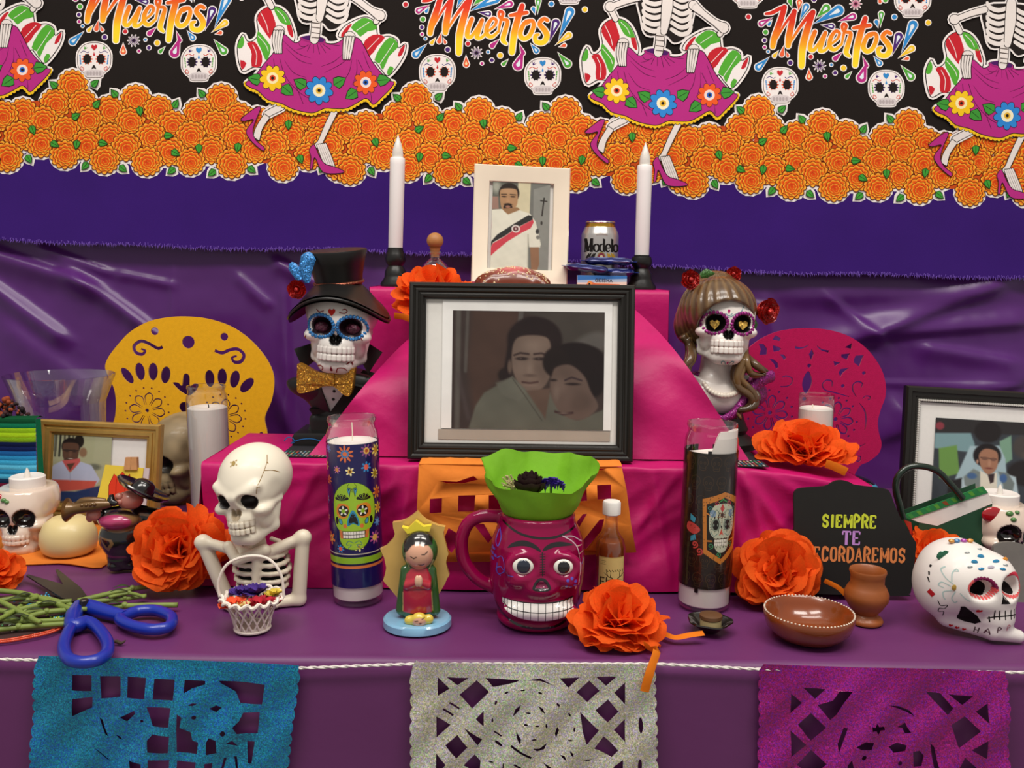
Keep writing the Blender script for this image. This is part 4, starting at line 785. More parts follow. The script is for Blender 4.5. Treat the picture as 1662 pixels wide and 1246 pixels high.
for i in range(-3, 4):
    for j in range(7):
        x, y = i*21+(j % 2)*10, 16+j*31
        q_ = lambda L: [(x+p[0]*.8, y+p[1]*.8) for p in L]
        a.stroke(q_([(-8, -10), (0, -14), (8, -10), (10, 0), (6, 6), (5, 13), (-5, 13), (-6, 6), (-10, 0)]), .9, GB, 1, k=3, closed=True)
        for s_ in (-1, 1): a.stroke(q_([(s_*4-2, -1), (s_*4, -4), (s_*4+2, -1), (s_*4, 2)]), .8, GB, 1, k=2, closed=True)
        a.stroke(q_([(-4, 9), (4, 9)]), .8, GB, 1, k=0)
a.poly([(-14, -4), (-8, -4), (-8, 3), (-14, 3)], '#120c09', 3); a.poly([(-25, 217), (-19, 217), (-19, 224), (-25, 224)], '#120c09', 3)
sx = 13; q = lambda L: [(asn(sx+p[0]*.74), 120+p[1]) for p in L]
bad = [(4, -60), (38, -45), (36, 30), (2, 56), (-36, 38), (-42, -48)]
a.poly(q(bad), '#c0762c', 2); a.poly(q([(4, -51), (31, -39), (29, 25), (2, 47), (-29, 32), (-34, -40)]), '#17110d', 3)
for p, c in (((-27, -34), '#2a7a7a'), ((26, -32), '#2a7a7a'), ((-22, 26), '#3a8a5a'), ((22, 24), '#3a8a5a'), ((-12, -42), '#b8304a'), ((14, -42), '#b8304a'), ((-4, 40), '#3a8a5a')): cc = q([p])[0]; a.stroke([(cc[0]+(.8+j*.5)*math.cos(j*1.0), cc[1]+(.8+j*.5)*math.sin(j*1.0)) for j in range(9)], 1.3, c, 4, k=2)
a.stroke(q([(0, -49), (10, -44)]), 1.5, '#3a9a4a', 4); a.stroke(q([(-8, -44), (2, -49)]), 1.5, '#3a9a4a', 4)
a.stroke(q([(-32, -26), (-24, -22)]), 2, '#c0762c', 4); a.stroke(q([(-30, 18), (-20, 18)]), 2.4, '#c0762c', 4); a.stroke(q([(30, 16), (20, 18)]), 2.4, '#c0762c', 4)
skl = [(0, -42), (20, -38), (28, -20), (27, 0), (22, 10), (18, 14), (16, 28), (8, 36), (-4, 36), (-13, 28), (-15, 14), (-22, 8), (-27, -4), (-27, -22), (-18, -38)]
a.poly(q(cr2(skl, 4, True)), '#b9bda4', 5)
for s_ in (-1, 1):
    c = q([(s_*13, -8)])[0]; a.circ(*c, 8.2, '#7d8a7a', 6, 10); a.circ(*c, 5.2, '#120d0b', 7, 8)
    a.circ(*q([(s_*20, -26)])[0], 5, '#7a90a8', 6, 6); a.stroke(q([(s_*6, -26), (s_*12, -32), (s_*18, -26), (s_*24, -14)]), .9, '#4a6a5a', 6.5)
    a.stroke(q([(s_*8, 6), (s_*16, 10), (s_*22, 4)]), .9, '#4a7a7a', 6.5); a.stroke(q([(s_*4, -20), (s_*10, -20)]), .9, '#8a5a3a', 6.5)
a.poly(q([(0, -2), (5, 9), (0, 7), (-5, 9)]), '#c04a3a', 6); a.flower(*q([(0, -24)])[0], 6, 8, '#7a3a1a', '#3a1a0a', None, 6, 0, .3, .35); a.poly(q([(0, -42), (5, -34), (0, -28), (-5, -34)]), '#b83a3a', 6)
a.poly(q([(-15, 13), (15, 13), (13, 26), (-13, 26)]), '#4a3a2a', 6)
for j in range(7):
    for i in (0, 1): a.poly(q([(-14+j*4.1, 15.5+i*5.4), (-10.8+j*4.1, 15.5+i*5.4), (-11+j*4.1, 20+i*5.4), (-13.8+j*4.1, 20+i*5.4)]), '#e4e0d0', 7)
for (x, y), c, q_ in (((-36, -2), '#b8403a', 8), ((-28, 26), '#b8403a', 6), ((-20, 36), '#b8403a', 6)): a.stroke([(x+(1+j*.55)*math.cos(j*.9), 120+y+(1+j*.55)*math.sin(j*.9)) for j in range(q_+4)], 2.2, c, 3, k=2)
a.poly([(-42, 112), (-28, 114), (-20, 122), (-30, 130), (-44, 124)], '#b8403a', 3, 3); a.poly([(-38, 98), (-28, 104), (-30, 112), (-38, 108)], '#3a8aa0', 3); a.poly([(-36, 134), (-28, 130), (-26, 138), (-36, 142)], '#3a8aa0', 3)
a.build('paper_label', (lambda U, V, Hh: cyl(r+.5, 257)(U, V, Hh)*k), t, M('label_gloss', vcol=True, rough=.25, coat=.5, var=(60, .02)), eps=.03, maxlen=6, label='dark brown label with orange skull badge')
# plain tall white candle on the left, short one on the right
l, k = place(333, 838, T, 32)
t = thing('glass_candle', 'tall plain white candle in clear glass beside the gold frame', 'candle', l, (0, R(-.8), 0)); jar(t, k, 32, 206, 172, bottom=5); wick(t, k, 170, 5, 2, '#2a221c')
l, k = place(1338, 744, ST, 26)
t = thing('glass_candle', 'short white candle in a clear tumbler on the right step', 'candle', l+Vector((0, .02, -.001))); jar(t, k, 28, 98, 76, neck=False, bottom=4); wick(t, k, 76, 5, -6)
# taper candles on black candle holders
HB = M('black_stone', '#0f0e0c', .4, spec=.5, var=(40, .2), bump=(60, .3, .002))
for i, (px, py, top, bx, lb, lean) in enumerate(((646, 459, 404, 642, 'left', 1.6), (1040, 472, 416, 1040, 'right', .2))):
    l, k = place(bx, py, T+Z2, 0); l = P(bx, py, 1.39); l.z = T+Z2; k = kat(l)
    t = thing('candle_holder', f'black turned stone candle holder on the {lb} of the top step', 'candle holder', l)
    hh = (P(bx, top, l.y).z-l.z)/k
    b = B(k); b.lathe([(24, 0), (24.5, 4), (18, 14), (17.5, 18), (17, 24), (14, 30), (12, 33), (15.5, 38), (17, 44), (15, 52), (12.5, hh-1), (12.5, hh+2), (11, hh+2), (11, hh-6), (0, hh-6)], 32); b.build('turned_body', HB, t)
    c = thing('taper_candle', f'white battery taper candle with clear flame tip, on the {lb} of the top step', 'candle', l+Vector((0, 0, (hh-5)*k)), (0, R(lean), 0))
    b = B(k); b.lathe([(10.6, 0), (11.5, 3), (12, 138), (12, 147), (11, 149), (9, 149.5), (8, 147)], 28); b.build('candle_body', M('ivory_plastic', '#f1ebe8', .35, var=(10, .02)), c)
    b = B(k); b.lathe([(8, 146), (9, 152), (8, 162), (5, 172), (2, 180), (.6, 184), (0, 185)], 20); b.build('flame_tip', M('flame_plastic', '#f0ebe2', .25, trans=.2, var=(60, .15)), c, label='clear flame shaped tip')
# beer can
l = P(972, 462, 1.415); l.z = T+Z2; k = kat(l); t = thing('beer_can', 'short silver beer can with a gold rim and bold black lettering', 'can', l)
b = B(k); rc = 30; b.lathe([(22, 0), (25, 1), (29, 6), (rc, 12), (rc, 84), (29, 88), (25, 97), (24.6, 98)], 40); b.build('can_body', M('can_silver', '#c9c6c2', .28, metal=.75, var=(20, .04)), t)
b = B(k); b.lathe([(24.8, 97.5), (23.5, 102), (23.8, 104)], 40, cap0=False, cap1=False); b.build('gold_band', M('can_gold', '#c89a3a', .25, metal=.9), t, label='gold neck band')
b = B(k); b.lathe([(23.8, 103.5), (24.6, 105), (24, 106.5), (22.5, 105.5), (21.5, 102), (0, 102)], 40); b.build('can_rim', M('can_alu', '#d5d2cc', .25, metal=.95), t)
a = Art(); a.tf = lambda u, v: (rc*math.asin(max(-.97, min(.97, u*.84/rc))), v)
def word(a, pts, x, y, s, w, c, l=1, wf=None):      # pts: list of (strokes, advance)
    for st, adv in pts:
        for L, *ww in st: a.stroke([(x+p[0]*s, y+p[1]*s) for p in L], [q_*w for q_ in (ww[0] if ww else [1]*len(L))], c, l, k=4 if len(L) > 2 else 0, cap=False)
        x += adv*s
o_ = [((.25, .42), (.04, .55), (.04, .85), (.25, 1), (.46, .85), (.46, .55), (.25, .42)), [.5, 1.2, 1.2, .5, 1.2, 1.2, .5]]
MO = [([([(.02, 0), (.2, 0)], [.4, .4]), ([(.1, 0), (.1, 1)], [.55, .55]), ([(.0, 1), (.2, 1)], [.4, .4]), ([(.12, 0), (.36, .98)], [1.6, 1.6]), ([(.36, .98), (.6, 0)], [.5, .5]), ([(.64, 0), (.64, 1)], [1.7, 1.7]), ([(.54, 0), (.78, 0)], [.4, .4]), ([(.5, 1), (.78, 1)], [.4, .4])], .84), ([o_], .54),
      ([([(.4, .45), (.25, .42), (.05, .55), (.05, .85), (.25, 1), (.4, .95)], [.4, .5, 1.2, 1.2, .5, .4]), ([(.42, .02), (.42, 1)], [1.3, 1.3]), ([(.3, .02), (.42, .02)], [.4, .4]), ([(.42, 1), (.54, 1)], [.4, .4])], .58), ([([(.06, .7), (.42, .7), (.42, .5), (.25, .42), (.05, .56), (.05, .86), (.25, 1), (.42, .9)], [.4, .5, 1, .5, 1.2, 1.2, .6, .4])], .5), ([([(.14, .02), (.14, 1)], [1.3, 1.3]), ([(.02, .02), (.14, .02)], [.4, .4]), ([(.02, 1), (.26, 1)], [.4, .4])], .28), ([o_], .5)]
word(a, MO, -31.5, 9.5, 20, 3.2, '#15110f', 2)
for j in range(9): a.stroke([(-10+j*2.4, 1.5+abs(j-4)*.25), (-9+j*2.4, 3.5+abs(j-4)*.25)], .7, '#8a6a5a', 2, k=0)
a.circ(0, 38, 8, '#8a7a4a', 2); a.circ(0, 38, 6.4, '#7a2a3a', 3); a.circ(0, 38, 3, '#c8b890', 4)
for s_ in (-1, 1):
    for j in range(4): a.drop(s_*(14+j*4), 36+(j % 2)*3, s_*(10+j*4), 31, 2.2, '#1d1815' if s_ < 0 else '#b08a2a', 2)
a.build('can_print', (lambda U, V, Hh: cyl(rc+.25, 88)(U, V, Hh)*k), t, eps=.03, maxlen=4)
# blue snack packets and the box
BLU = M('blue_foil', '#101a5c', .25, metal=.35, coat=.6, var=(20, .15), bump=(45, .5, .003))
bx = P(977, 466, 1.36); bx.z = T+Z2; k = kat(bx)
t = thing('snack_box', 'small pale blue and orange snack box with dark lettering, under the blue packets', 'box', bx, (0, 0, R(-2))); b = B(k); b.box((0, 20, 11), (40, 20, 11), bev=.6); b.build('carton', M('carton_cream', '#ecdcc6', .5), t, smooth=False)
a = Art(); a.poly([(-40, -22), (40, -22), (40, -17), (-40, -14)], '#3a78b8', 1); a.poly([(-40, -16), (40, -18), (40, -12), (-40, -10)], '#a8c4d8', .5); a.poly([(-24, 0), (28, 0), (28, -8), (-10, -9), (-20, -13)], '#d8774a', 2, 2); a.circ(-20, -9, 4, '#e8944a', 3); a.circ(-20.5, -8, 1.6, '#2a1a18', 4)
CAP = {'G': [[(.85, .2), (.5, 0), (.12, .25), (.12, .75), (.5, 1), (.85, .8), (.85, .55), (.55, .55)]], 'E': [[(.8, 0), (.15, 0), (.15, 1), (.8, 1)], [(.15, .5), (.65, .5)]], 'I': [[(.5, 0), (.5, 1)]], 'S': [[(.82, .18), (.5, 0), (.18, .2), (.3, .45), (.7, .55), (.82, .8), (.5, 1), (.16, .84)]], 'H': [[(.15, 0), (.15, 1)], [(.85, 0), (.85, 1)], [(.15, .5), (.85, .5)]], 'A': [[(.1, 1), (.5, 0), (.9, 1)], [(.25, .65), (.75, .65)]], 'P': [[(.15, 1), (.15, 0), (.6, 0), (.85, .25), (.6, .5), (.15, .5)]], 'Y': [[(.1, 0), (.5, .5), (.9, 0)], [(.5, .5), (.5, 1)]]}
def caps(a, s, x, y, w, h, sw, c, l=1, gap=.15, kk=0):
    for ch in s:
        f = .5 if ch == 'I' else 1
        for L in CAP[ch]: a.stroke([(x+(p[0]-.5*(1-f))*w, y+p[1]*h) for p in L], sw, c, l, k=3 if ch in 'GSP' and len(L) > 4 else 0)
        x += w*(f+gap)
caps(a, 'GEISHA', -11, -16.5, 4.4, 5, 1.1, '#241a16', 4)
a.build('box_print', flat(k), t, eps=.02*k)
for i, (dx, dy, z, ry, rz, L, wd, lb) in enumerate(((20, 22, 27, 0, 4, 34, 20, 'blue foil snack packet lying on the snack box, lowest'), (-22, 20, 33, 6, -10, 36, 22, 'dark blue foil packet leaning left on the snack box'), (12, 24, 45, 1, -3, 40, 20, 'shiny blue foil packet on top of the pile under the can'))):
    p = bx+Vector((dx*k, dy*k, z*k)); t = thing('snack_packet', lb, 'packet', p, (0, R(ry), R(rz)), 'blue foil snack packets'); b = B(k)
    def pil(sg): 
        def f(u, v): x = (u-.5)*2; y = (v-.5)*2; e = max(0, 1-x**8)*max(0, 1-y**6); return (x*L, y*wd*(1-.04*math.cos(6*x)), sg*6*e**.6+.8*math.sin(x*9+sg)*e)
        return f
    n0 = len(b.f); b.grid(pil(1), 22, 14); b.grid(pil(-1), 22, 14); m = len(b.f); h_ = (m-n0)//2
    for q in range(n0+h_, m): b.f[q] = b.f[q][::-1]
    b.build('wrapper', BLU, t, auto=None)
    for s_ in (-1, 1): b = B(k); b.box((s_*(L+2), 0, 0), (3, wd*.96, .4)); b.build('crimped_end', M('blue_foil_edge', '#2a3f9a', .3, metal=.5), t, smooth=False)
    a = Art(); a.stroke([(-L*.6, -1), (L*.65, -1)], 1.3, '#8a9ac8', 1, k=0); a.build('pale_stripe', (lambda U, V, Hh: np.stack([U, np.full(len(U), -wd*.72), 4.4-V], 1)*k), t)
# corked bottle on the top step
l = P(706, 462, 1.37); l.z = T+Z2; k = kat(l); t = thing('glass_bottle', 'small round clear bottle with a wooden ball stopper', 'bottle', l)
b = B(k); b.lathe([(22, 0), (25, 3), (26, 18), (24, 30), (15, 40), (8, 46), (7.5, 52), (11, 54), (11, 57), (8, 58)], 32, cap1=False); b.build('glass_body', GL, t); b = B(k); b.lathe([(20, 2), (24, 6), (24.5, 16), (23, 22), (0, 22)], 24); b.build('clear_liquid', glass('liquid', tint=(.95, .93, .9), edge=.5), t)
b = B(k); b.lathe([(7, 48), (8, 60), (10, 63)], 20); b.ell((0, 0, 74), (13.5, 13.5, 13), 24, m=14); b.build('ball_stopper', M('pale_wood', '#a9713c', .55, var=(50, .18), bump=(120, .2)), t, label='turned wooden ball stopper')
# amber miniature bottle
l, k = place(991, 986, T, 22); r = 24; t = thing('miniature_bottle', 'miniature amber liquor bottle with a white screw cap and yellow label', 'bottle', l); t.scale = (1, 1, 1.21)
b = B(k); b.lathe([(20, 0), (23, 2), (r, 8), (r, 78), (21, 88), (13, 98), (10.5, 104), (10, 122), (11, 124), (11, 126)], 32, cap1=False); b.build('glass_body', GL, t)
b = B(k); b.lathe([(19, 2), (22.6, 5), (22.8, 76), (20, 85), (18.5, 86.5), (0, 86)], 32); b.build('amber_liquor', M('amber_liquor', '#b5591a', .15, trans=.55, spec=.4), t, label='amber liquor filling the body')
b = B(k); b.lathe([(13.5, 122), (14.4, 123), (14.4, 138), (13, 140), (0, 140.5)], 36, wob=lambda a, q: 1+.015*math.cos(a*30)); b.build('screw_cap', M('cap_white', '#efece6', .4), t)
a = Art(); a.poly([(-23, 0), (23, 0), (23, 62), (-23, 62)], '#dcc27a', 0); a.tf = lambda u, v: (u, v*.74); a.stroke([(-22, 1), (22, 1)], .8, '#a88a3a', 1, k=0)
for y in (7, 10, 13): a.stroke([(-19, y), (-19+9-(y == 10)*2, y)], .8, '#7a6a3a', 1, k=0)
for j in range(7): a.stroke([(-8+j*4.4, 23), (-6+j*4.4, 26)], 1.2, '#4a3a1a', 1, k=0)
for s_ in (-1, 1):
    a.stroke([(6+s_*1, 46), (6+s_*5, 38), (6+s_*12, 34), (6+s_*15, 22)], [2.2, 1.6, 1.3, .5], '#2a1c12', 2); 
    for p, e in (((6+s_*8, 36), (6+s_*7, 24)), ((6+s_*12, 34), (6+s_*19, 28)), ((6+s_*5, 40), (6+s_*14, 42))): a.stroke([p, e], [1.3, .4], '#2a1c12', 2, k=0)
a.poly([(6, 42), (10, 46), (8, 56), (6, 60), (4, 56), (2, 46)], '#2a1c12', 2)
for L in ([(-19, 38), (-19, 52)], [(-19, 38), (-12, 38)], [(-19, 45), (-13, 45)], [(-19, 52), (-12, 52)], [(-8, 37), (-8, 52)]): a.stroke(L, 2, '#2a1c12', 3, k=0)
a.build('paper_label', (lambda U, V, Hh: cyl(r+.4, 69)(U, V, Hh)*k), t, eps=.03, maxlen=4, label='pale yellow label with a deer head')
# hurricane vase behind the gold frame
l = P(104, 742, 1.365); l.z = T; k = kat(l); t = thing('hurricane_vase', 'wide clear glass hurricane vase with flared rim behind the gold frame', 'vase', l)
hv = (P(104, 608, l.y).z-T)/k
b = B(k); b.lathe([(40, 0), (52, 3), (64, 20), (68, hv*.35), (64, hv*.62), (66, hv*.8), (76, hv*.93), (82, hv), (80.5, hv+.6), (75, hv*.925), (64.5, hv*.8)], 48, cap1=False); b.build('glass_body', GL, t)
# ================================================================ skulls and figurines (sculpted)
class VP(Paint):                                    # paints sculpted points: U, V in the traced picture's own pixels
    def __init__(s, U, V, base): s.U = U; s.V = V; s.C = np.tile(s.hx(base), (len(U), 1))
    def lin(s): C = np.clip(s.C, 0, 1); return np.where(C <= .04045, C/12.92, ((C+.055)/1.055)**2.4)
class Sk:
    """human skull, 1 unit from chin to crown, front towards -y"""
    def __init__(s, c, size, yaw=0, roll=0, pitch=0, tr=.165, nt=8, brow=0, eye=(.105, .092), th=.036, teeth=True, wx=1.0):
        s.wx = wx
        s.c = np.array(c, float); s.s = size; s.R = np.array(Matrix.Rotation(R(yaw), 3, 'Z') @ Matrix.Rotation(R(roll), 3, 'Y') @ Matrix.Rotation(R(pitch), 3, 'X'))
        s.tr = tr; s.nt = nt; s.brow = brow; s.eye = eye; s.th = th; s.teeth = teeth
    def loc(s, p): q = (p-s.c) @ s.R/s.s; q[:, 0] /= s.wx; return q.astype(np.float32)
    def wor(s, q): q = np.array(q, float); q[..., 0] *= s.wx; return q @ s.R.T*s.s+s.c
    def sock(s, q): return np.minimum(*[sd_ell(q, (e*.147, -.40, .49), (s.eye[0], .20, s.eye[1]), rotm(0, e*8, 0)) for e in (-1, 1)])
    def nose(s, q): return np.minimum(*[sd_ell(q, (e*.026, -.43, .365), (.034, .15, .062), rotm(0, e*14, 0)) for e in (-1, 1)])
    def __call__(s, p):
        q = s.loc(p); E = (-1, 1)
        d = sd_ell(q, (0, .10, .65), (.365, .43, .35)); d = smin(d, sd_ell(q, (0, -.12, .54), (.30, .25, .23)), .08)
        for e in E:
            d = smin(d, sd_ell(q, (e*.23, -.18, .385), (.095, .13, .07)), .05); d = smin(d, sd_cap(q, (e*.27, -.16, .40), (e*.285, .06, .42), .03), .04); d = smin(d, sd_ell(q, (e*.20, -.06, .27), (.065, .15, .13)), .05)
        d = smin(d, sd_ell(q, (0, -.19, .29), (.185, .18, .14)), .05)
        j = sd_ell(q, (0, -.20, .095), (.17, .15, .10))
        for e in E: j = smin(j, sd_cap(q, (e*.255, .03, .36), (e*.215, -.02, .15), .045), .04); j = smin(j, sd_cap(q, (e*.215, -.02, .15), (e*.08, -.24, .07), .055), .05)
        j = smin(j, sd_box(q, (0, -.14, .2), (.16, .12, .12), .05), .04)
        d = smin(d, j, .03)
        for e in E:
            d = smax(d, -sd_ell(q, (e*.44, -.16, .56), (.10, .17, .13)), .07)
            if s.brow: d = smin(d, sd_cap(q, (e*.05, -.355, .535), (e*.24, -.27, .64), .03), .08)
        d = smax(d, -s.sock(q), .025); d = smax(d, -s.nose(q), .012)
        if s.teeth:
            n = s.nt; da = 2.3/n
            for i in range(n):
                a = (i-(n-1)/2)*da; rz = rotm(0, 0, math.degrees(a))
                for z in (.255, .255-s.th*2.04): d = smin(d, sd_box(q, (s.tr*math.sin(a), -.16-.215*math.cos(a), z), (s.tr*da*.52, .022, s.th), .016, rz), .006)
        return d*s.s
    def dark(s, v, cols, eye='#120b0a', nose='#120b0a', tol=.012, deep=None):
        q = s.loc(v); m = (s.sock(q) < tol) & (q[:, 1] < 0)
        if deep: m &= q[:, 1] > deep
        cols[m] = lin(eye); cols[(s.nose(q) < tol*.8) & (q[:, 1] < -.1)] = lin(nose); return cols
    def gaps(s, v, cols, c, w=.5):                      # darker colour between the teeth
        q = s.loc(v); a = np.arctan2(q[:, 0]/s.tr, -(q[:, 1]+.16)/.215); da = 2.3/s.nt; f = np.abs(((a/da+(s.nt-1)/2+.5) % 1)-0) ; f = np.minimum(f, 1-f)
        zz = np.minimum(np.abs(q[:, 2]-(.255-s.th*1.02)), np.minimum(np.abs(q[:, 2]-.255-s.th), np.abs(q[:, 2]-(.255-s.th*3.04))))
        reg = (np.abs(a) < 1.18) & (q[:, 2] < .255+s.th*1.2) & (q[:, 2] > .255-s.th*3.3) & (q[:, 1] < -.1)
        k = np.where(reg, np.clip(1-np.minimum(f/.16, zz/.010), 0, 1), 0)*w; cols += k[:, None]*(lc(c)-cols); return cols
def cer(n, rough=.3, coat=.3, **kw): return M(n, vcol=True, rough=rough, coat=coat, var=kw.pop('var', (25, .03)), **kw)
# ---- skeleton bust holding a basket
l, k = place(419, 987, T, 22); k *= .96
t = thing('skeleton_bust', 'cream ceramic skeleton bust with folded arms behind a small white basket', 'skeleton figure', l)
sk = Sk((3, -18, 121), 155, -17, -5, 4, brow=1, eye=(.104, .088), tr=.155, nt=8)
fsk = lambda p: smax(sk(p), -sd_ell(sk.loc(p), (0, .1, -.02), (.01, .01, .01))*1, .1) if False else sk(p)
def skc(v):
    C = np.tile(lc('#e6dcc8'), (len(v), 1)); sk.dark(v, C, '#1d1410', '#a8967c', .014, -.30); sk.gaps(v, C, '#8a6f4a', .6); return C  # nose shadow painted tan; deep sockets painted dark
hold = []; BON = cer('bone_ceramic', .45, .1, bump=(60, .08, .001))
head = sculpt('skull', fsk, (-95, -95, 95), (75, 80, 282), 120, BON, t, skc, k, 'bare cream skull with deep dark eye sockets', hold)
a = Art(); CRX = lambda L: [((300+x/3.3676-419), -((1005-y)/3.3676)) for x, y in L]
for L in ([(482, 120), (490, 150), (484, 190), (470, 240), (458, 300)], [(484, 190), (520, 195), (550, 212)], [(475, 265), (462, 262)], [(490, 150), (496, 158)]): a.stroke(CRX(L), .9, '#8f6f3c', 1)
a.stroke(CRX([(302, 150), (342, 158)]), 2.4, '#b09a6c', 1, k=0); a.stroke(CRX([(308, 168), (336, 138)]), 2.2, '#a8905f', 1, k=0); a.circ(*CRX([(322, 153)])[0], 3.4, '#a08852', 2)
a.build('crack_marks', proj(hold[0])(k), t, eps=.25, kind='stuff')
def body(p):
    d = None; U = lambda d, e, kk=6: e if d is None else smin(d, e, kk)
    px = lambda x, y, dy: ((x-400)/3.3676, dy, (1005-y)/3.3676)
    for s_, sh, el, ha in ((-1, (75, 648), (205, 970), (330, 985)), (1, (640, 612), (612, 975), (470, 985))):
        d = U(d, sd_cap(p, px(*sh, 0), px(*el, -2), 11.5, 12)); d = U(d, sd_cap(p, px(*el, -2), px(*ha, -16), 11, 9)); d = U(d, sd_ell(p, px(sh[0], sh[1]+4, 0), (14, 12, 12)))
        d = U(d, sd_cap(p, px(sh[0], sh[1]-2, 0), px(400+s_*40, 690, -24), 8, 10)); d = U(d, sd_cap(p, px(sh[0], sh[1]+20, 6), px(400+s_*60, 720, 22), 9, 7), 4)
        for i in range(5):
            z0 = 700+i*48; rx = 150-abs(i-2)*9; last = None
            for j in range(9):
                an = R(8+j*20); x = 405+s_*rx*math.sin(an)*1.03; q = px(x, z0+22*math.sin(an)-46*(1-math.cos(an))*.5, -30*math.cos(an)*1.05+2)
                if last is not None: d = U(d, sd_cap(p, last, q, 4.0), 2)
                last = q
    d = U(d, sd_cap(p, px(410, 700, -30), px(400, 860, -34), 8, 6)); d = U(d, sd_cap(p, px(405, 980, 20), px(385, 640, 4), 9)); d = U(d, sd_cap(p, px(395, 690, 0), px(380, 610, -6), 13, 15))
    d = U(d, sd_cap(p, px(250, 640, -30), px(300, 715, -36), 9, 8), 3); d = U(d, sd_cap(p, px(300, 715, -36), px(455, 655, -34), 8, 10), 3)
    for i in range(4): d = U(d, sd_cap(p, px(195+i*8, 985, -10-i*6), px(225+i*16, 1000-i*2, -22-i*5), 5), 2); d = U(d, sd_cap(p, px(480+i*8, 985, -14-i*3), px(450+i*6, 992, -24), 5), 2)
    return smax(d, -p[:, 2]+.5, 1)
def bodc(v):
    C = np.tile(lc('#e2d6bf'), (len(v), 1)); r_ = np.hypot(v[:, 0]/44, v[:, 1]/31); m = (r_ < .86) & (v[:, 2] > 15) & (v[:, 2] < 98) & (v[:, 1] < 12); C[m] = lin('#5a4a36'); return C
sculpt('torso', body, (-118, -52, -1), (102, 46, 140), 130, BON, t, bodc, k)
b = B(k); b.ell((2, 2, 57), (40, 26, 44), 24, m=14); b.build('ribcage_dark_core', M('hollow_shade_black', '#0d0a08', .9), t, label='solid black core for the dark inside the ribcage')  # solid black core stands in for the shade inside the ribcage
# ---- little woven basket
l, k = place(403, 1030, T, 24)
t = thing('flower_basket', 'small white wicker basket of paper flowers held by the skeleton', 'basket', l)
WK = M('white_wicker', '#e9ddd0', .55, var=(60, .08), bump=(200, .2, .0006)); b = B(k); n = 15
hz = 54
def wallp(a, h): r = 27+17*(h/hz)**1.6; return (r*math.cos(a), r*math.sin(a), h)
for i in range(n):
    for s_ in (-1, 1): a0 = 2*math.pi*i/n; b.tube([wallp(a0+s_*.75*j/7, 3+(hz-3)*j/7) for j in range(8)], 1.5, 5)
b.build('lattice', WK, t, kind='stuff', label='open diagonal wicker lattice')
b = B(k); b.tube([wallp(2*math.pi*j/40, 3) for j in range(40)], 2.6, 8, closed=True); b.tube([(25*math.cos(2*math.pi*j/40), 25*math.sin(2*math.pi*j/40), 7) for j in range(40)], 2.0, 8, closed=True); b.lathe([(0, 1), (26, 1), (26, 2.5), (0, 2.5)], 24); b.build('base_ring', WK, t)
b = B(k); b.tube([(47*(1+.06*math.cos(16*2*math.pi*j/128))*math.cos(2*math.pi*j/128), 47*(1+.06*math.cos(16*2*math.pi*j/128))*math.sin(2*math.pi*j/128), hz+3*math.sin(16*2*math.pi*j/128)) for j in range(128)], 2.8, 6, closed=True); b.tube([(42*math.cos(2*math.pi*j/48), 42*math.sin(2*math.pi*j/48), hz-3) for j in range(48)], 2.4, 6, closed=True); b.build('scalloped_rim', WK, t)
b = B(k); b.tube([(-52, 0, hz), (-53, 0, hz+25), (-38, 0, hz+54), (-5, 0, hz+68), (28, 0, hz+64), (48, 0, hz+38), (52, 0, hz)], 2.4, 8, smooth=5); b.build('arched_handle', WK, t)
def petal_shape(b, c, size, n, col, seed, up=.6):
    rr = random.Random(seed)
    for i in range(n):
        a0 = 2*math.pi*i/n*1.618+rr.random()*.4; f = (i+.5)/n; tilt = 1.25-f*1.05; L = size*(.5+.5*f); W2 = L*.62; v = []; fa = []
        for j in range(4):
            for q in range(5):
                u = (q-2)/2; h = j/3; wd = W2*(.25+.75*math.sin(math.pi*min(.92, .2+h*.62))); x = u*wd; rad = L*h; z = rad*math.sin(tilt)+(-.22*L*(1-u*u)*h)+.06*L*rr.uniform(-1, 1)*h; rd = rad*math.cos(tilt)
                v.append((c[0]+rd*math.cos(a0)-x*math.sin(a0), c[1]+rd*math.sin(a0)+x*math.cos(a0), c[2]+z))
        for j in range(3):
            for q in range(4): fa.append((j*5+q, j*5+q+1, j*5+q+6, j*5+q+5))
        b.add(v, fa, col)
for i, (x, y, z, s_, c, nm) in enumerate(((-24, -14, hz, 25, '#e8552a', 'orange paper flower'), (-8, -26, hz+2, 17, '#e6d08a', 'small cream paper flower'), (18, -18, hz+2, 27, '#b3142c', 'crimson paper flower'), (2, 14, hz+12, 25, '#4a2a86', 'violet paper flower'), (-20, 16, hz+10, 22, '#4a2a86', 'violet paper flower at the back left'), (34, 12, hz+10, 17, '#e2c848', 'yellow paper flower'), (36, -8, hz+1, 20, '#c01a34', 'red paper flower at right'))):
    b = B(k); petal_shape(b, (x, y, z-10), s_, 20, None, i+3); b.build('paper_flower', M('crepe_'+c.strip('#'), c, .8, var=(80, .12)), t, label=nm, auto=None)
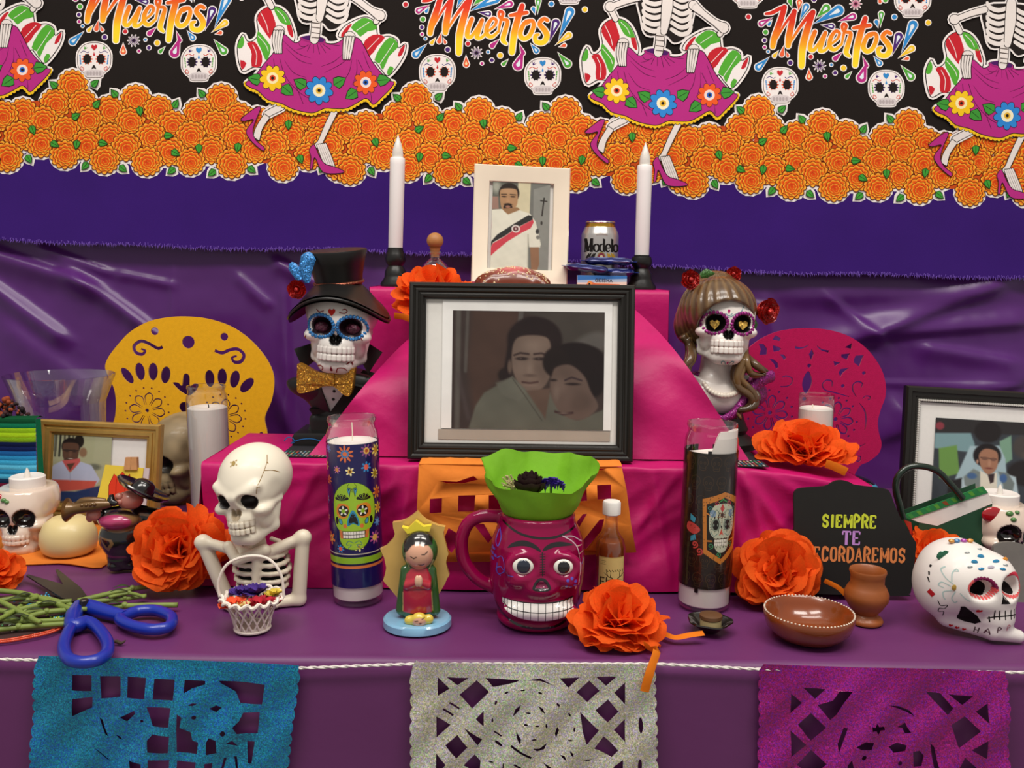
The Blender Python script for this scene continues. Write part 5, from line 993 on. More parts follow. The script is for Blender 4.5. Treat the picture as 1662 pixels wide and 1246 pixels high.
# ---- man bust with top hat
GLT = lambda n, c, **kw: M(n, c, .35, metal=.35, glitter=(kw.get('sc', 900), .9, .55), coat=.2)
l = P(553, 722, 1.152); l.z = ST+.0016; k = kat(l)*.97
t = thing('calavera_bust', 'sugar skull bust of a gentleman with black top hat and gold bow tie', 'bust', l)
Xm = lambda x, y: ((x-475)/3.56, (1190-y)/3.56)
sk = Sk((2, -22, 121), 154, 3, 3.5, 0, wx=1.06, tr=.185, nt=9, eye=(.118, .098), th=.038)
def c1(v): C = np.tile(lc('#e3dcd6'), (len(v), 1)); sk.dark(v, C, '#1c0d16', '#0d0908', .016); sk.gaps(v, C, '#8d8078', .55); return C
hold = []; sculpt('skull', lambda p: smax(sk(p), p[:, 2]-242+.25*np.abs(p[:, 0]), 4), (-62, -90, 110), (66, 62, 262), 110, cer('skull_ceramic', .35, .25), t, c1, k, 'white painted skull', hold)
b = B(k)
for e in (-1, 1): c = sk.wor((e*.147, -.24, .475)); b = B(k); b.ell(c, (12, 7, 9), 14, m=10); b.build('eye_gem', GLT('purple_gem', '#5a2038', sc=500), t, label='purple glitter gem set in the eye socket')
def ring(t, sk, hold, col, n, rx, rz, br, lab, mat, x0=.147, z0=.49):
    b = B(k); mp = proj(hold[0])(1.0)
    for e in (-1, 1):
        for i in range(n):
            an = 2*math.pi*i/n; c = sk.wor((e*x0+rx*math.cos(an), -.3, z0+rz*math.sin(an))); h = mp(np.array([c[0]]), np.array([-c[2]]), np.array([0.]))[0]; b.ell(h, (br, br*.6, br), 8, m=6)
    b.build('eye_ring', mat, t, label=lab, kind='stuff')
ring(t, sk, hold, None, 26, .132, .116, 3.3, 'ring of blue glitter beads around the eyes', GLT('blue_glitter', '#2f78b8'))
a = Art(); q = lambda L: [(Xm(x, y)[0], -Xm(x, y)[1]) for x, y in L]; DR = '#8a2a2a'
a.heart(*q([(487, 408)])[0], 6.2, '#c22a20', 2)
for L in ([(398, 395), (415, 408), (440, 402)], [(530, 410), (555, 415), (570, 405), (560, 392), (545, 396)], [(310, 545), (322, 556), (335, 540)], [(322, 556), (322, 570)], [(628, 560), (640, 550), (648, 566)], [(360, 700), (365, 715), (385, 722)], [(385, 735), (390, 715), (415, 708), (430, 720), (420, 735)], [(505, 745), (515, 722), (545, 722), (560, 735)], [(560, 700), (580, 690), (588, 705)]): a.stroke(q(L), 1.5, DR, 2)
a.drop(*q([(478, 730)])[0], q([(478, 712)])[0][0], q([(478, 708)])[0][1], 2.4, '#7a1a2a', 2)
a.build('painted_marks', proj(hold[0])(k), t, eps=.25, maxlen=4, label='dark red painted scrolls and heart')
HAT = M('hat_black', '#0e0c0b', .4, var=(30, .1))
b = B(k); X = Matrix.Translation((-1, 8, 262)) @ Matrix.Rotation(R(-4), 4, 'Y') @ Matrix.Rotation(R(6), 4, 'X')
b.lathe([(36, -10), (38, 0), (40, 14), (45, 34), (51, 52), (50, 55), (44, 56), (0, 55)], 48, X=X); 
def brim(sg):
    def f(u, v):
        a_ = 2*math.pi*u; sn = math.sin(a_); ro = 81 if True else 0; r_ = 34+(1-0)*(47)*v; zi = 262; zo = 203+(38 if sn < 0 else 42)*sn*sn; rx = r_; ry = 34+66*v
        return (rx*math.cos(a_), 6+ry*sn, zi+(zo-zi)*v**1.25+sg+2.2*(v**8)*sg)
    return f
b.grid(brim(1.6), 64, 12); n0 = len(b.f); b.grid(brim(-1.6), 64, 12)
for i in range(len(b.f)-63*11, len(b.f)): b.f[i] = b.f[i][::-1]
b.tube([brim(0)(i/64, 1) for i in range(64)], 2.4, 6, closed=True)
b.build('top_hat', HAT, t, auto=50, label='black flared top hat with drooping brim')
b = B(k); b.tube([tuple(X @ Vector((39.5*math.cos(2*math.pi*i/48), 39.5*math.sin(2*math.pi*i/48), 3))) for i in range(48)], 2.6, 8, closed=True); b.build('hat_band', M('copper_glitter', '#8a4a34', .3, metal=.6, glitter=(800, .5, .4)), t)
for L, w in (([(330, 250), (320, 180), (335, 110), (345, 80)], [4, 11, 12, 3]), ([(285, 235), (265, 190), (245, 160), (232, 140)], [4, 8, 8, 3])):
    b = B(k); p0 = [(Xm(x, y)[0], -46+i*2, Xm(x, y)[1]) for i, (x, y) in enumerate(L)]; b.tube(p0, w, 12, smooth=5, flat=.3, up=(0, 1, 0)); b.build('feather', GLT('blue_glitter', '#2f78b8'), t, label='blue glitter feather')
def rose(name, c, r, mat, t, k, seed=1, tilt=(0, 0)):
    rr = random.Random(seed); b = B(k); X = Matrix.Translation(c) @ Matrix.Rotation(R(tilt[0]), 4, 'X') @ Matrix.Rotation(R(tilt[1]), 4, 'Z')
    for q_, n in ((1, 6), (.74, 5), (.48, 4)):
        for i in range(n):
            a0 = 2*math.pi*i/n+q_*2; v = []; f = []
            for j in range(5):
                for m in range(6):
                    u = (m/5-.5)*2; h = j/4; an = a0+u*1.05*math.pi/n*1.3; R_ = r*q_*(.45+.62*math.sin(h*1.5))*(1+.05*math.sin(u*3+seed)); dpt = -r*(.15+.55*(1-q_)+.55*h*(1-.25*u*u)-.15*h*h)
                    v.append((R_*math.cos(an), dpt*.9, R_*math.sin(an)))
            for j in range(4):
                for m in range(5): f.append((j*6+m, j*6+m+1, j*6+m+7, j*6+m+6))
            b.add(v, f, None, X)
    b.ell((0, -r*.5, 0), (r*.3, r*.45, r*.3), 10, None, X, 8); b.ell((0, 0, 0), (r*.85, r*.45, r*.85), 14, None, X, 8)
    return b.build(name, mat, t, auto=None)
RG = GLT('red_glitter', '#a8140f', sc=1000)
p = Xm(272, 285); rose('rose', (p[0], -44, p[1]), 14, RG, t, k, 2, (8, 0))
CT = M('coat_black', '#0e0d0c', .45, var=(30, .12))
def coat(p):
    q = p.copy(); q[:, 1] *= 1.55
    d = sd_ell(p, (0, 8, 98), (90, 44, 36)); d = smin(d, sd_cap(q, (0, 12, 92), (0, 12, 46), 62, 46), 14); d = smin(d, sd_box(p, (0, 8, 30), (48, 34, 20), 10), 10)
    return smax(d, p[:, 2]-126+.25*np.abs(p[:, 0]), 6)
hold2 = []; sculpt('coat', coat, (-100, -60, 8), (100, 70, 132), 90, CT, t, None, k, 'black tailcoat chest', hold2)
a = Art(); a.poly(q([(385, 810), (560, 810), (575, 830), (520, 880), (435, 998), (410, 900)]), '#d9d6d6', 1); a.build('shirt_front', proj(hold2[0])(k), t, M('shirt_white', vcol=True, rough=.5), eps=1.2, maxlen=5, label='white shirt front'); 
mp = proj(hold2[0])(1.0)
for (x, y) in ((467, 868), (458, 916)): h = mp(np.array([Xm(x, y)[0]]), np.array([-Xm(x, y)[1]]), np.array([1.6]))[0]; b = B(k); b.ell(h, (2.6, 1.8, 2.6), 10, m=6); b.build('button', M('button_black', '#0a0909', .3), t)
for L in ([(385, 820), (410, 905), (435, 1000), (330, 965), (220, 790), (250, 745), (300, 760)], [(560, 830), (435, 1000), (500, 990), (640, 850), (690, 760), (610, 770)]):
    a = Art(); z = q(L); a.poly(z, '#000000', 4); a2 = Art(); cc = (sum(p_[0] for p_ in z)/len(z), sum(p_[1] for p_ in z)/len(z))
    bq = B(k); zz = [(p_[0], -p_[1]) for p_ in z]; bq.prism([zz], -4, 0)
    vv = np.array(bq.v); dd = mp(vv[:, 0], -vv[:, 2], -vv[:, 1]*1.0+.5); bq.v = [tuple(r_) for r_ in dd]; bq.build('lapel', CT, t, auto=30)
for L, e in (([(205, 640), (260, 598), (325, 600), (335, 700), (320, 770), (290, 745)], -1), ([(725, 655), (680, 612), (630, 604), (590, 700), (600, 770), (660, 770)], 1)):
    zz = [Xm(*p_) for p_ in L]; b = B(k)
    def curl(u, v, zz=zz, e=e):
        A, Bq, C, D = zz[0], zz[2], zz[3], zz[5]; x = (A[0]*(1-u)+Bq[0]*u)*(1-v)+(D[0]*(1-u)+C[0]*u)*v; z_ = (A[1]*(1-u)+Bq[1]*u)*(1-v)+(D[1]*(1-u)+C[1]*u)*v
        return (x, -6-26*(1-u)*math.sin(v*1.4)+16*u+8*(1-v), z_)
    b.grid(curl, 12, 12); n = len(b.v); b.add([(v_[0], v_[1]+4, v_[2]) for v_ in b.v], [f_[::-1] for f_ in b.f]); b.build('collar', CT, t, auto=None)
b = B(k); bw = cr2([(-49, 18), (-46, 24), (-20, 12), (0, 10), (20, 12), (40, 18), (41, 10), (36, -22), (26, -26), (8, -12), (-8, -12), (-30, -20), (-48, -22), (-50, -8)], 4, True); px0 = Xm(452, 790)
v = []
b.prism([bw], -6, 6); b.v = [(x+px0[0], y*(.5+abs(x)/34)-56+abs(x)*.10, z+px0[1]) for x, y, z in b.v]; b.box((px0[0], -60, px0[1]), (10, 6, 11), bev=3); b.build('bow_tie', GLT('gold_glitter', '#b07a18', sc=800), t, auto=50, label='gold glitter bow tie')
b = B(k); b.lathe([(58, 58), (50, 46), (50, 40), (56, 34), (60, 24), (84, 20), (88, 14), (88, 0)], 4, X=Matrix.Rotation(R(45), 4, 'Z') @ Matrix.Diagonal((1.15, 1.15, 1, 1)), sy=1); 
b.v = [(x, y*.62+6, z) for x, y, z in b.v]; b.build('pedestal', CT, t, auto=30)
a = Art(); a.stroke([(-84, -8), (-78, -14), (-70, -12), (-68, -6), (-74, -4), (-60, -10), (-40, -12), (-20, -8), (-8, -12)], 1.6, '#2a6aa8', 1); a.build('blue_scroll', (lambda U, V, H: np.stack([U, np.full(len(U), -39.6)-H, -V], 1)*k), t, eps=.2, label='blue painted scroll on the foot')
# ---- lady bust
l = P(1160, 741, 1.142); l.z = ST+.0016; k = kat(l)*.96
t = thing('calavera_bust', 'sugar skull bust of a lady with brown hair, red roses and pearls', 'bust', l)
Xm = lambda x, y: ((x-405)/3.46, (1110-y)/3.46); q = lambda L: [(Xm(x, y)[0], -Xm(x, y)[1]) for x, y in L]
sk = Sk((1, -16, 145), 136, -2, 1, -2, wx=1.12, tr=.175, nt=8, eye=(.112, .112), th=.04)
def c2(v): C = np.tile(lc('#e9e1da'), (len(v), 1)); sk.dark(v, C, '#0f0908', '#0d0908', .014); sk.gaps(v, C, '#b08a78', .5); return C
hold = []; sculpt('skull', sk, (-54, -78, 136), (56, 52, 262), 105, cer('skull_ceramic'), t, c2, k, 'white painted skull', hold)
for e in (-1, 1):
    c = sk.wor((e*.147, -.30, .475)); b = B(k); b.prism([[(c[0]+8*x, c[2]+8*z) for x, z in ((0, -1), (.85, -.1), (.9, .55), (.45, .85), (0, .45), (-.45, .85), (-.9, .55), (-.85, -.1))]], c[1]-3, c[1]+3); b.build('heart_gem', GLT('gold_gem', '#c09a42', sc=500), t, auto=30, label='gold heart in the eye socket')
ring(t, sk, hold, None, 22, .126, .128, 3.2, 'ring of magenta glitter beads around the eyes', GLT('magenta_glitter', '#8e1a74'))
a = Art(); TE = '#6f9aa0'
for L in ([(300, 290), (330, 318), (370, 325), (398, 338), (440, 318), (470, 305), (485, 280)], [(385, 318), (400, 330), (418, 318)]): a.stroke(q(L), 1.3, TE, 1)
a.drop(*q([(401, 302)])[0], *q([(401, 322)])[0], 2.2, '#b0206a', 2); a.drop(*q([(408, 588)])[0], *q([(408, 608)])[0], 1.6, '#b0206a', 2)
for e in (-1, 1): a.stroke(q([(408+e*8, 600), (408+e*20, 582), (408+e*34, 584), (408+e*30, 596)]), 1.4, TE, 1)
a.build('painted_marks', proj(hold[0])(k), t, eps=.25, maxlen=4, label='teal and pink painted forehead marks')
SKN = M('bust_white', '#e6dcd4', .35, coat=.25, var=(25, .04))
def chest(p):
    d = sd_cap(p, (0, 10, 150), (0, 10, 110), 27, 31); d = smin(d, sd_ell(p, (0, 3, 90), (66, 40, 36)), 16); 
    for e in (-1, 1): d = smin(d, sd_cap(p, (e*6, -26, 106), (e*46, -10, 122), 4), 6)
    return smax(d, -p[:, 2]+58, 4)
hold2 = []; sculpt('neck_and_chest', chest, (-70, -40, 50), (70, 50, 160), 80, SKN, t, None, k, None, hold2)
def dress(p):
    d = sd_ell(p, (0, 14, 92), (88, 42, 40)); q_ = p.copy(); q_[:, 1] *= 1.4; d = smin(d, sd_cap(q_, (0, 16, 90), (0, 16, 52), 56, 40), 10)
    neck = sd_ell(p, (2, -40, 122), (58, 46, 62)); return smax(smax(d, -neck, 3), p[:, 2]-128, 3)
sculpt('dress', dress, (-98, -50, 30), (98, 66, 134), 90, GLT('dress_glitter', '#8e1a78', sc=900), t, None, k, 'magenta glitter gown')
b = B(k)
for e in (-1, 1): b.tube([(*[Xm(405+e*x, y)[0]], -14-j*5, Xm(0, y)[1]) for j, (x, y) in enumerate([(300, 680), (230, 700), (170, 760), (120, 830), (70, 890), (0, 925)])], [12, 15, 13, 11, 10, 8], 12, smooth=5, flat=.7)
b.build('ruffled_neckline', GLT('dress_glitter', '#7a1262'), t, auto=None)
for i in range(17):
    an = -1.15+2.3*i/16; x = 3+34*math.sin(an); z = 128-34*math.cos(an)**.8; h = proj(hold2[0])(1.0)(np.array([x]), np.array([-z]), np.array([2.5]))[0]; b = B(k); r_ = 3.2+1.6*math.cos(an); b.ell(h, (r_,)*3, 12, m=8); b.build('pearl', M('pearl', '#e8dccc', .2, coat=.6), t)
HR = cer('hair_ceramic', .3, .35)
def hang(p): return np.arctan2(p[:, 0]+8, -(p[:, 1]-4)-0*p[:, 2])
def hair(p):
    d = sd_ell(p, (-5, 2, 232), (62, 76, 57)); d = smin(d, sd_ell(p, (-8, 16, 284), (30, 28, 13)), 6); d = smin(d, sd_ell(p, (-20, 26, 205), (52, 44, 44)), 14)
    w = np.sin(hang(p)*27+p[:, 2]*.05)*np.clip((p[:, 2]-200)/40, 0, 1)*np.clip((285-p[:, 2])/30, 0, 1); d = d-.9*w
    face = sd_ell(p, (1, -78, 196), (55, 74, 54)); d = smax(d, -face, 5); return smax(d, -(p[:, 2]-172), 6)
def hairc(v): 
    w = np.sin(hang(v)*27+v[:, 2]*.05); C = np.tile(lc('#5a4128'), (len(v), 1)); C += (np.clip(w, 0, 1)[:, None]*.3)*(lc('#8f7044')-C); C += (np.clip(-w, 0, 1)[:, None]*.35)*(lc('#38271a')-C); return C
sculpt('hair', hair, (-82, -84, 165), (66, 84, 302), 120, HR, t, hairc, k, 'brown swept-up hair')
for L, r0 in (([(195, 455), (240, 520), (225, 580), (180, 640), (160, 690), (215, 705)], 9), ([(225, 470), (235, 560), (200, 640), (195, 700)], 8), ([(540, 470), (545, 550), (590, 610), (650, 650)], 8), ([(545, 500), (530, 590), (570, 660), (640, 665)], 7), ([(520, 580), (480, 660), (500, 740), (575, 790), (570, 850), (500, 870)], 9), ([(530, 600), (500, 680), (560, 740), (600, 800), (540, 860), (490, 870), (510, 920)], 7)):
    b = B(k); n = len(L)
    for m in range(3): b.tube([(Xm(x, y)[0]+(m-1)*3, -34+8*math.cos(j*1.2+m*2.1) if y > 560 else -8+m*3, Xm(x, y)[1]+2*math.sin(j+m*2)) for j, (x, y) in enumerate(L)], [r0*(.75 if j < n-1 else .25) for j in range(n)], 8, smooth=5, col=('#5a4128', '#7a5c36', '#46321f')[m])
    b.build('hair_curl', HR, t, vc=True, auto=None)
for i, (x, y, r_, dy, ti) in enumerate(((205, 135, 15, -18, (0, 10)), (478, 105, 12, 6, (-10, -20)), (640, 305, 20, -20, (5, 25)))): rose('rose', (Xm(x, y)[0], dy, Xm(x, y)[1]), r_, RG, t, k, i+4, ti)
LF = M('leaf_glitter', '#2f5a1c', .4, glitter=(700, .4, .4))
for L in ([(265, 115), (300, 100), (345, 100)], [(555, 330), (565, 385), (575, 430)]): b = B(k); b.tube([(Xm(x, y)[0], -30 if y > 200 else -22, Xm(x, y)[1]) for x, y in L], [4, 8, 1], 10, smooth=5, flat=.4, up=(0, 1, 0)); b.build('leaf', LF, t)
b = B(k); b.lathe([(44, 64), (48, 50), (52, 40), (56, 32), (52, 24), (64, 16), (72, 10), (72, 0)], 40, sy=.7, c=(0, 8, 0)); b.build('pedestal', M('coat_black', '#0e0d0c', .45), t)
# ---- skull mug with lime tissue and dried flowers
l, k = place(872, 1026, T, 60)
t = thing('skull_mug', 'glossy crimson skull mug with white grin, holding lime tissue paper', 'mug', l)
Xm = lambda x, y: ((x-762)/6.229, (1160-y)/6.229); q = lambda L: [(Xm(x, y)[0], -Xm(x, y)[1]) for x, y in L]
RZ = np.array([0, 6, 10, 16, 22, 40, 70, 100, 130, 152, 166, 174, 178]); RR = np.array([60, 64, 64.5, 62, 64, 70, 75, 76.5, 74, 66, 60, 59.5, 57])
def mug(p):
    r_ = np.hypot(p[:, 0], p[:, 1]); d = (r_-np.interp(p[:, 2], RZ, RR))*.92; d = smax(smax(d, p[:, 2]-177, 3), -p[:, 2]+.4, 2)
    for x in (-24, 38):
        d = smin(d, sd_ell(p, (x, -66, 108), (29, 16, 25)), 8); d = smax(d, -sd_ell(p, (x, -84, 111), (22, 15, 17)), 8); d = smin(d, sd_ell(p, (x*1.25-1, -62, 86), (18, 16, 10)), 8)
    d = smin(d, sd_ell(p, (6, -68, 76), (24, 16, 14)), 12); d = smax(d, -sd_ell(p, (5, -88, 84), (11, 12, 7)), 3); d = smin(d, sd_ell(p, (4, -60, 38), (58, 20, 18)), 8)
    for pth in ([(370, 115), (190, 120), (60, 200), (0, 370), (20, 560), (100, 700), (200, 790), (330, 850)],):
        pts = [(Xm(*a_)[0], 6, Xm(*a_)[1]) for a_ in cr2(pth, 3)]; hd = sd_cap(p, pts[0], pts[1], 10.5)
        for a_, b_ in zip(pts[1:], pts[2:]): hd = np.minimum(hd, sd_cap(p, a_, b_, 10.5))
        d = smin(d, hd, 5)
    return smax(d, -sd_ell(p, (0, 0, 182), (52, 52, 60)), 3)
hold = []; CRIM = M('crimson_glaze', '#8a0240', .13, coat=.12, spec=.35, var=(25, .05))
sculpt('mug_body', mug, (-132, -92, -1), (84, 84, 181), 130, CRIM, t, None, k, None, hold)
a = Art(); BK = '#140a10'
a.poly(q([(465, 322), (510, 270), (600, 232), (680, 240), (740, 270), (780, 310), (770, 322), (700, 290), (620, 280), (540, 295)]), BK, 1, 3); a.poly(q([(800, 318), (820, 280), (880, 250), (960, 245), (1040, 268), (1095, 300), (1000, 290), (900, 290)]), BK, 1, 3)
a.stroke(q([(420, 110), (560, 170), (700, 197), (830, 205), (960, 195), (1120, 155)]), 3.4, BK, 1); a.stroke(q([(350, 960), (430, 1030), (560, 1085), (760, 1105), (940, 1095), (1060, 1060)]), 3.6, BK, 1)
a.stroke(q([(795, 330), (800, 550)]), 1.6, BK, 1, k=0)
for j in range(9): a.stroke(q([(775, 345+j*24), (822, 342+j*24)]), 1, BK, 1, k=0)
a.poly(q([(705, 660), (740, 590), (790, 570), (840, 590), (880, 655), (850, 685), (730, 685)]), BK, 1, 3); a.poly(q([(735, 655), (765, 605), (790, 595), (815, 605), (850, 655), (790, 668)]), '#7a0c40', 2, 3)
mo = [(410, 830), (560, 822), (760, 822), (960, 818), (1112, 805), (1100, 870), (1040, 940), (960, 985), (850, 1008), (720, 1000), (580, 970), (480, 920), (420, 880)]
a.poly(q(mo), BK, 1)
xs = [418, 440, 470, 512, 565, 622, 692, 765, 835, 903, 960, 1002, 1040, 1078, 1106]
for i in range(14):
    x0, x1 = xs[i]+3, xs[i+1]-3; f = lambda x: 1-((x-770)/360)**2
    yb = lambda x: 890+115*max(0, 1-((x-780)/350)**2)**.8; ym = lambda x: 872+38*max(0, 1-((x-770)/360)**2)
    a.poly(q([(x0, 832), (x1, 832-max(0, x1-900)*.06), (x1, ym(x1)-4), (x0, ym(x0)-4)]), '#eeeae4', 2); a.poly(q([(x0, ym(x0)+5), (x1, ym(x1)+5), (x1, yb(x1)-4), (x0, yb(x0)-4)]), '#eeeae4', 2)
LV = '#5a4ab8'
for L in ([(390, 180), (400, 260), (370, 340), (350, 300), (380, 200)], [(365, 450), (410, 420), (440, 500), (430, 560), (380, 600), (355, 560), (400, 520), (430, 545), (520, 560)], [(365, 500), (365, 590), (400, 610)], [(320, 360), (310, 400)]): a.stroke(q(L), 1.3, LV, 1)
for x, y in ((1040, 590), (1080, 570), (1115, 600), (1030, 650), (1070, 660), (1110, 640), (330, 380), (345, 440), (315, 430), (320, 480)): a.circ(*q([(x, y)])[0], 2.4, LV, 1)
for L, c in (([(990, 200), (1080, 260), (1140, 340), (1160, 440), (1150, 600), (1130, 740)], '#d8b8c8'), ([(1010, 205), (1100, 230), (1190, 310)], '#c8a8b8'), ([(1150, 560), (1180, 530), (1215, 480)], '#5a9ac8'), ([(1135, 325), (1185, 335)], '#e0b8a8'), ([(1165, 405), (1205, 400)], '#e0c8a8')): a.stroke(q(L), 1.3, c, 1)
a.build('painted_face', proj(hold[0])(k), t, M('glaze_paint', vcol=True, rough=.15, coat=.8), eps=.3, maxlen=4, label='glazed black brows, nose, teeth grin and blue scrolls')
for (x, y, r_, dk) in ((614, 463, 16, '#1d2436'), (996, 465, 14.5, '#0c0a0c')):
    c = Xm(x, y); h = proj(hold[0])(1.0)(np.array([c[0]]), np.array([-c[1]]), np.array([3.]))[0]; b = B(k); b.ell(h, (r_*1.06, 5, r_*.86), 20, m=12); e = b.build('eye', M('eye_glaze', '#efece0', .12, coat=.8), t, label='white glazed eye')
    b = B(k); b.ell((h[0]+.5, h[1]-3.6, h[2]), (r_*.66, 3, r_*.68), 18, m=10); b.build('pupil', M('pupil_'+dk.strip('#'), dk, .06, coat=1), e)
    b = B(k); b.tube([(h[0]+r_*1.06*math.cos(2*math.pi*j/28), h[1]+.4, h[2]+r_*.86*math.sin(2*math.pi*j/28)) for j in range(28)], 1.1, 6, closed=True); b.build('eye_outline', M('glaze_black', '#140a10', .15, coat=.8), e)
TIS = M('lime_tissue', '#79b41a', .7, var=(18, .12), bump=(60, .35, .002), sub=0, trans=0)
tt = thing('tissue_paper', 'lime green tissue paper cup standing in the crimson skull mug', 'tissue paper', l+Vector((0, 0, 172*k)))
b = B(k); NS = 96
def tis(u, v):
    a_ = 2*math.pi*u; fr = -math.sin(a_); cx = math.cos(a_)
    rx = 44+46*v**.75; ry = 40+32*v**.8; rip = 1+.05*v*math.sin(a_*5+1)+.022*v*math.sin(a_*11+2)+.010*math.sin(a_*23)*v
    top = 66-16*max(0, fr)**1.5+26*max(0, -fr)**1.0+12*abs(cx)**2.5*(1 if cx > 0 else .8)+5*math.sin(a_*3+.5)+2*math.sin(a_*9)
    return (rx*rip*cx*(1+.03*math.sin(v*9+a_*4)), ry*rip*math.sin(a_), -6+(top+6)*v+1.5*math.sin(a_*7+v*6)*v)
b.grid(tis, NS+1, 22); b.build('paper_cup', TIS, tt, auto=None)
b = B(k); b.lathe([(0, -22), (38, -20), (42, 4), (30, 22), (0, 30)], 32); b.build('inner_paper', M('lime_tissue_dark', '#6a9c1c', .8, bump=(30, .6, .004)), tt)
fz = l+Vector((-14*k, -8*k, (172+54)*k))
t = thing('dried_rose', 'dried dark maroon rose bloom in the lime tissue paper', 'flower', l+Vector((-14*k, -10*k, 222*k))); b = B(k)
for r_, n, z in ((26, 6, 0), (20, 5, 7), (13, 4, 12), (7, 3, 15)):
    for i in range(n):
        a0 = 2*math.pi*i/n+r_; v = []; f = []
        for j in range(5):
            for m in range(7): u = (m-3)/3; h = j/4; an = a0+u*1.15*math.pi/n*1.2; R_ = r_*(.35+.65*math.sin(h*1.7))*(1+.08*math.sin(u*4+i)); v.append((R_*math.cos(an), R_*math.sin(an)*.8, z-14+22*h-3*u*u*h+2*math.sin(5*u+i)*h))
        for j in range(4):
            for m in range(6): f.append((j*7+m, j*7+m+1, j*7+m+8, j*7+m+7))
        b.add(v, f)
b.build('petals', M('dried_maroon', '#2c0c12', .7, var=(60, .3)), t, auto=None)
b = B(k); random.seed(3)
for i in range(26): x, y = random.uniform(-34, -22), random.uniform(-12, 8); b.tube([(-22, -4, -20), (x, y, 0), (x-random.uniform(0, 14), y-3, random.uniform(-2, 16))], [.8, .8, 1.6], 5)
b.build('dried_sprig', M('dried_cream', '#b5a878', .8), t, kind='stuff')
t = thing('statice_sprig', 'violet dried statice sprig beside the dark rose', 'flower', l+Vector((20*k, -2*k, 222*k))); b = B(k)
for i in range(90):
    an, rr_ = random.uniform(0, 6.28), math.sqrt(random.random()); c = (22*rr_*math.cos(an), 12*rr_*math.sin(an), -6+13*(1-rr_*rr_)+random.uniform(-2, 3)); b.lathe([(.6, -5), (1, 0), (3.2, 4), (2, 3)], 6, c=c)
b.build('florets', M('statice_violet', '#3a1c84', .8, var=(90, .25)), t, kind='stuff'); b = B(k); b.tube([(0, 0, -34), (0, 0, -2)], 2, 6); b.build('stem', M('stem_green', '#58702a', .6), t)
# ---- Guadalupe figurine
l, k = place(673, 1030, T, 40)
t = thing('praying_figurine', 'glazed clay praying lady figurine in green mantle on blue round base', 'figurine', l)
Xm = lambda x, y: ((x-435)/5.936, (1170-y)/5.936)
b = B(k); b.lathe([(53, 0), (55.5, 2), (55, 12), (52, 15), (0, 15)], 48, sy=.92, wob=lambda a, q_: 1+.008*math.sin(5*a)); b.build('round_base', cer('pale_blue_glaze', .25, .6) if 0 else M('blue_glaze', '#7fb0cf', .25, coat=.5, var=(30, .14)), t, label='pale blue round base')
st = [(430, 62), (470, 110), (510, 145), (575, 178), (632, 200), (697, 212), (682, 260), (685, 310), (705, 390), (728, 480), (712, 520), (705, 565), (718, 630), (737, 690), (715, 725), (700, 765), (660, 840), (612, 925), (600, 985), (270, 985), (245, 930), (165, 830), (98, 750), (118, 690), (130, 620), (110, 520), (74, 440), (130, 410), (165, 370), (200, 330), (215, 285), (200, 230), (195, 175), (265, 165), (330, 142), (380, 105)]
b = B(k); b.prism([[Xm(*p) for p in st]], 10, 20); b.build('ray_halo', M('ochre_glaze', '#cfa85a', .25, coat=.6, var=(25, .12)), t, auto=30, label='ochre scalloped halo plate')
b = B(k); b.prism([[Xm(*p) for p in [(295, 190), (350, 205), (425, 130), (500, 185), (572, 172), (555, 230), (480, 225), (345, 255)]]], -6, 6); b.build('crown', M('yellow_glaze', '#ecd93a', .3, coat=.5), t, auto=30, label='yellow crown')
fx = lambda x, y, z: (*[Xm(x, y)[0]], z, Xm(x, y)[1])
def virg(p):
    d = sd_ell(p, fx(465, 410, -8), (29, 22, 32)); d = smin(d, sd_cap(p, fx(455, 620, 2), fx(440, 990, 4), 20, 28), 12)
    q_ = p.copy(); d = smin(d, sd_ell(p, fx(452, 800, -8), (27, 22, 44)), 6); d = smin(d, sd_ell(p, fx(455, 660, -16), (20, 12, 17)), 5)
    for s_ in (-1, 1): d = smin(d, sd_cap(p, fx(452+s_*130, 600, -8), fx(447+s_*160, 1000, -6), 7, 9), 5); d = smin(d, sd_cap(p, fx(452+s_*95, 720, -22), fx(462+s_*14, 680, -30), 7, 5), 4)
    d = smin(d, sd_ell(p, fx(466, 425, -20), (21, 16, 22)), 3); return smax(d, -p[:, 2]+14, 1)
def virc(v):
    U = v[:, 0]*5.936+435; V = 1170-v[:, 2]*5.936; o = VP(U, V, '#2c5a24')
    o.poly([(345, 620), (395, 560), (540, 560), (580, 650), (585, 1000), (310, 1000), (315, 760)], '#b8283a', 10, 1).poly([(315, 765), (450, 745), (580, 750), (580, 760), (450, 758), (315, 780)], '#5a1420', 8, .8).ell(468, 430, 130, 135, '#d6a184', 8).poly([(325, 410), (320, 300), (400, 225), (520, 215), (590, 270), (590, 330), (520, 325), (450, 305), (400, 330), (350, 395)], '#17110f', 8).line([(395, 425), (425, 440), (450, 425)], 9, '#20140f', 6).line([(500, 400), (525, 402), (550, 382)], 9, '#20140f', 6).line([(468, 500), (490, 515), (520, 498)], 9, '#3a1a1a', 6).ell(492, 508, 18, 8, '#5a2a2a', 6)
    o.line([(340, 470), (370, 560)], 10, '#d8c88a', 6).line([(600, 480), (560, 570)], 10, '#d8c88a', 6).line([(312, 800), (308, 990)], 8, '#c8a86a', 6).line([(585, 790), (590, 980)], 8, '#c8a86a', 6)
    C = o.lin(); C[v[:, 1] > -2] = lin('#2c5a24'); return C
sculpt('robed_body', virg, (-45, -45, 12), (45, 38, 170), 140, cer('folk_glaze', .2, .7), t, virc, k, 'green mantle, red dress and sleeping face')
b = B(k); b.ell(fx(458, 655, -35), (4.4, 4, 9.5), 12); b.ell(fx(482, 655, -35), (4.4, 4, 9.5), 12)
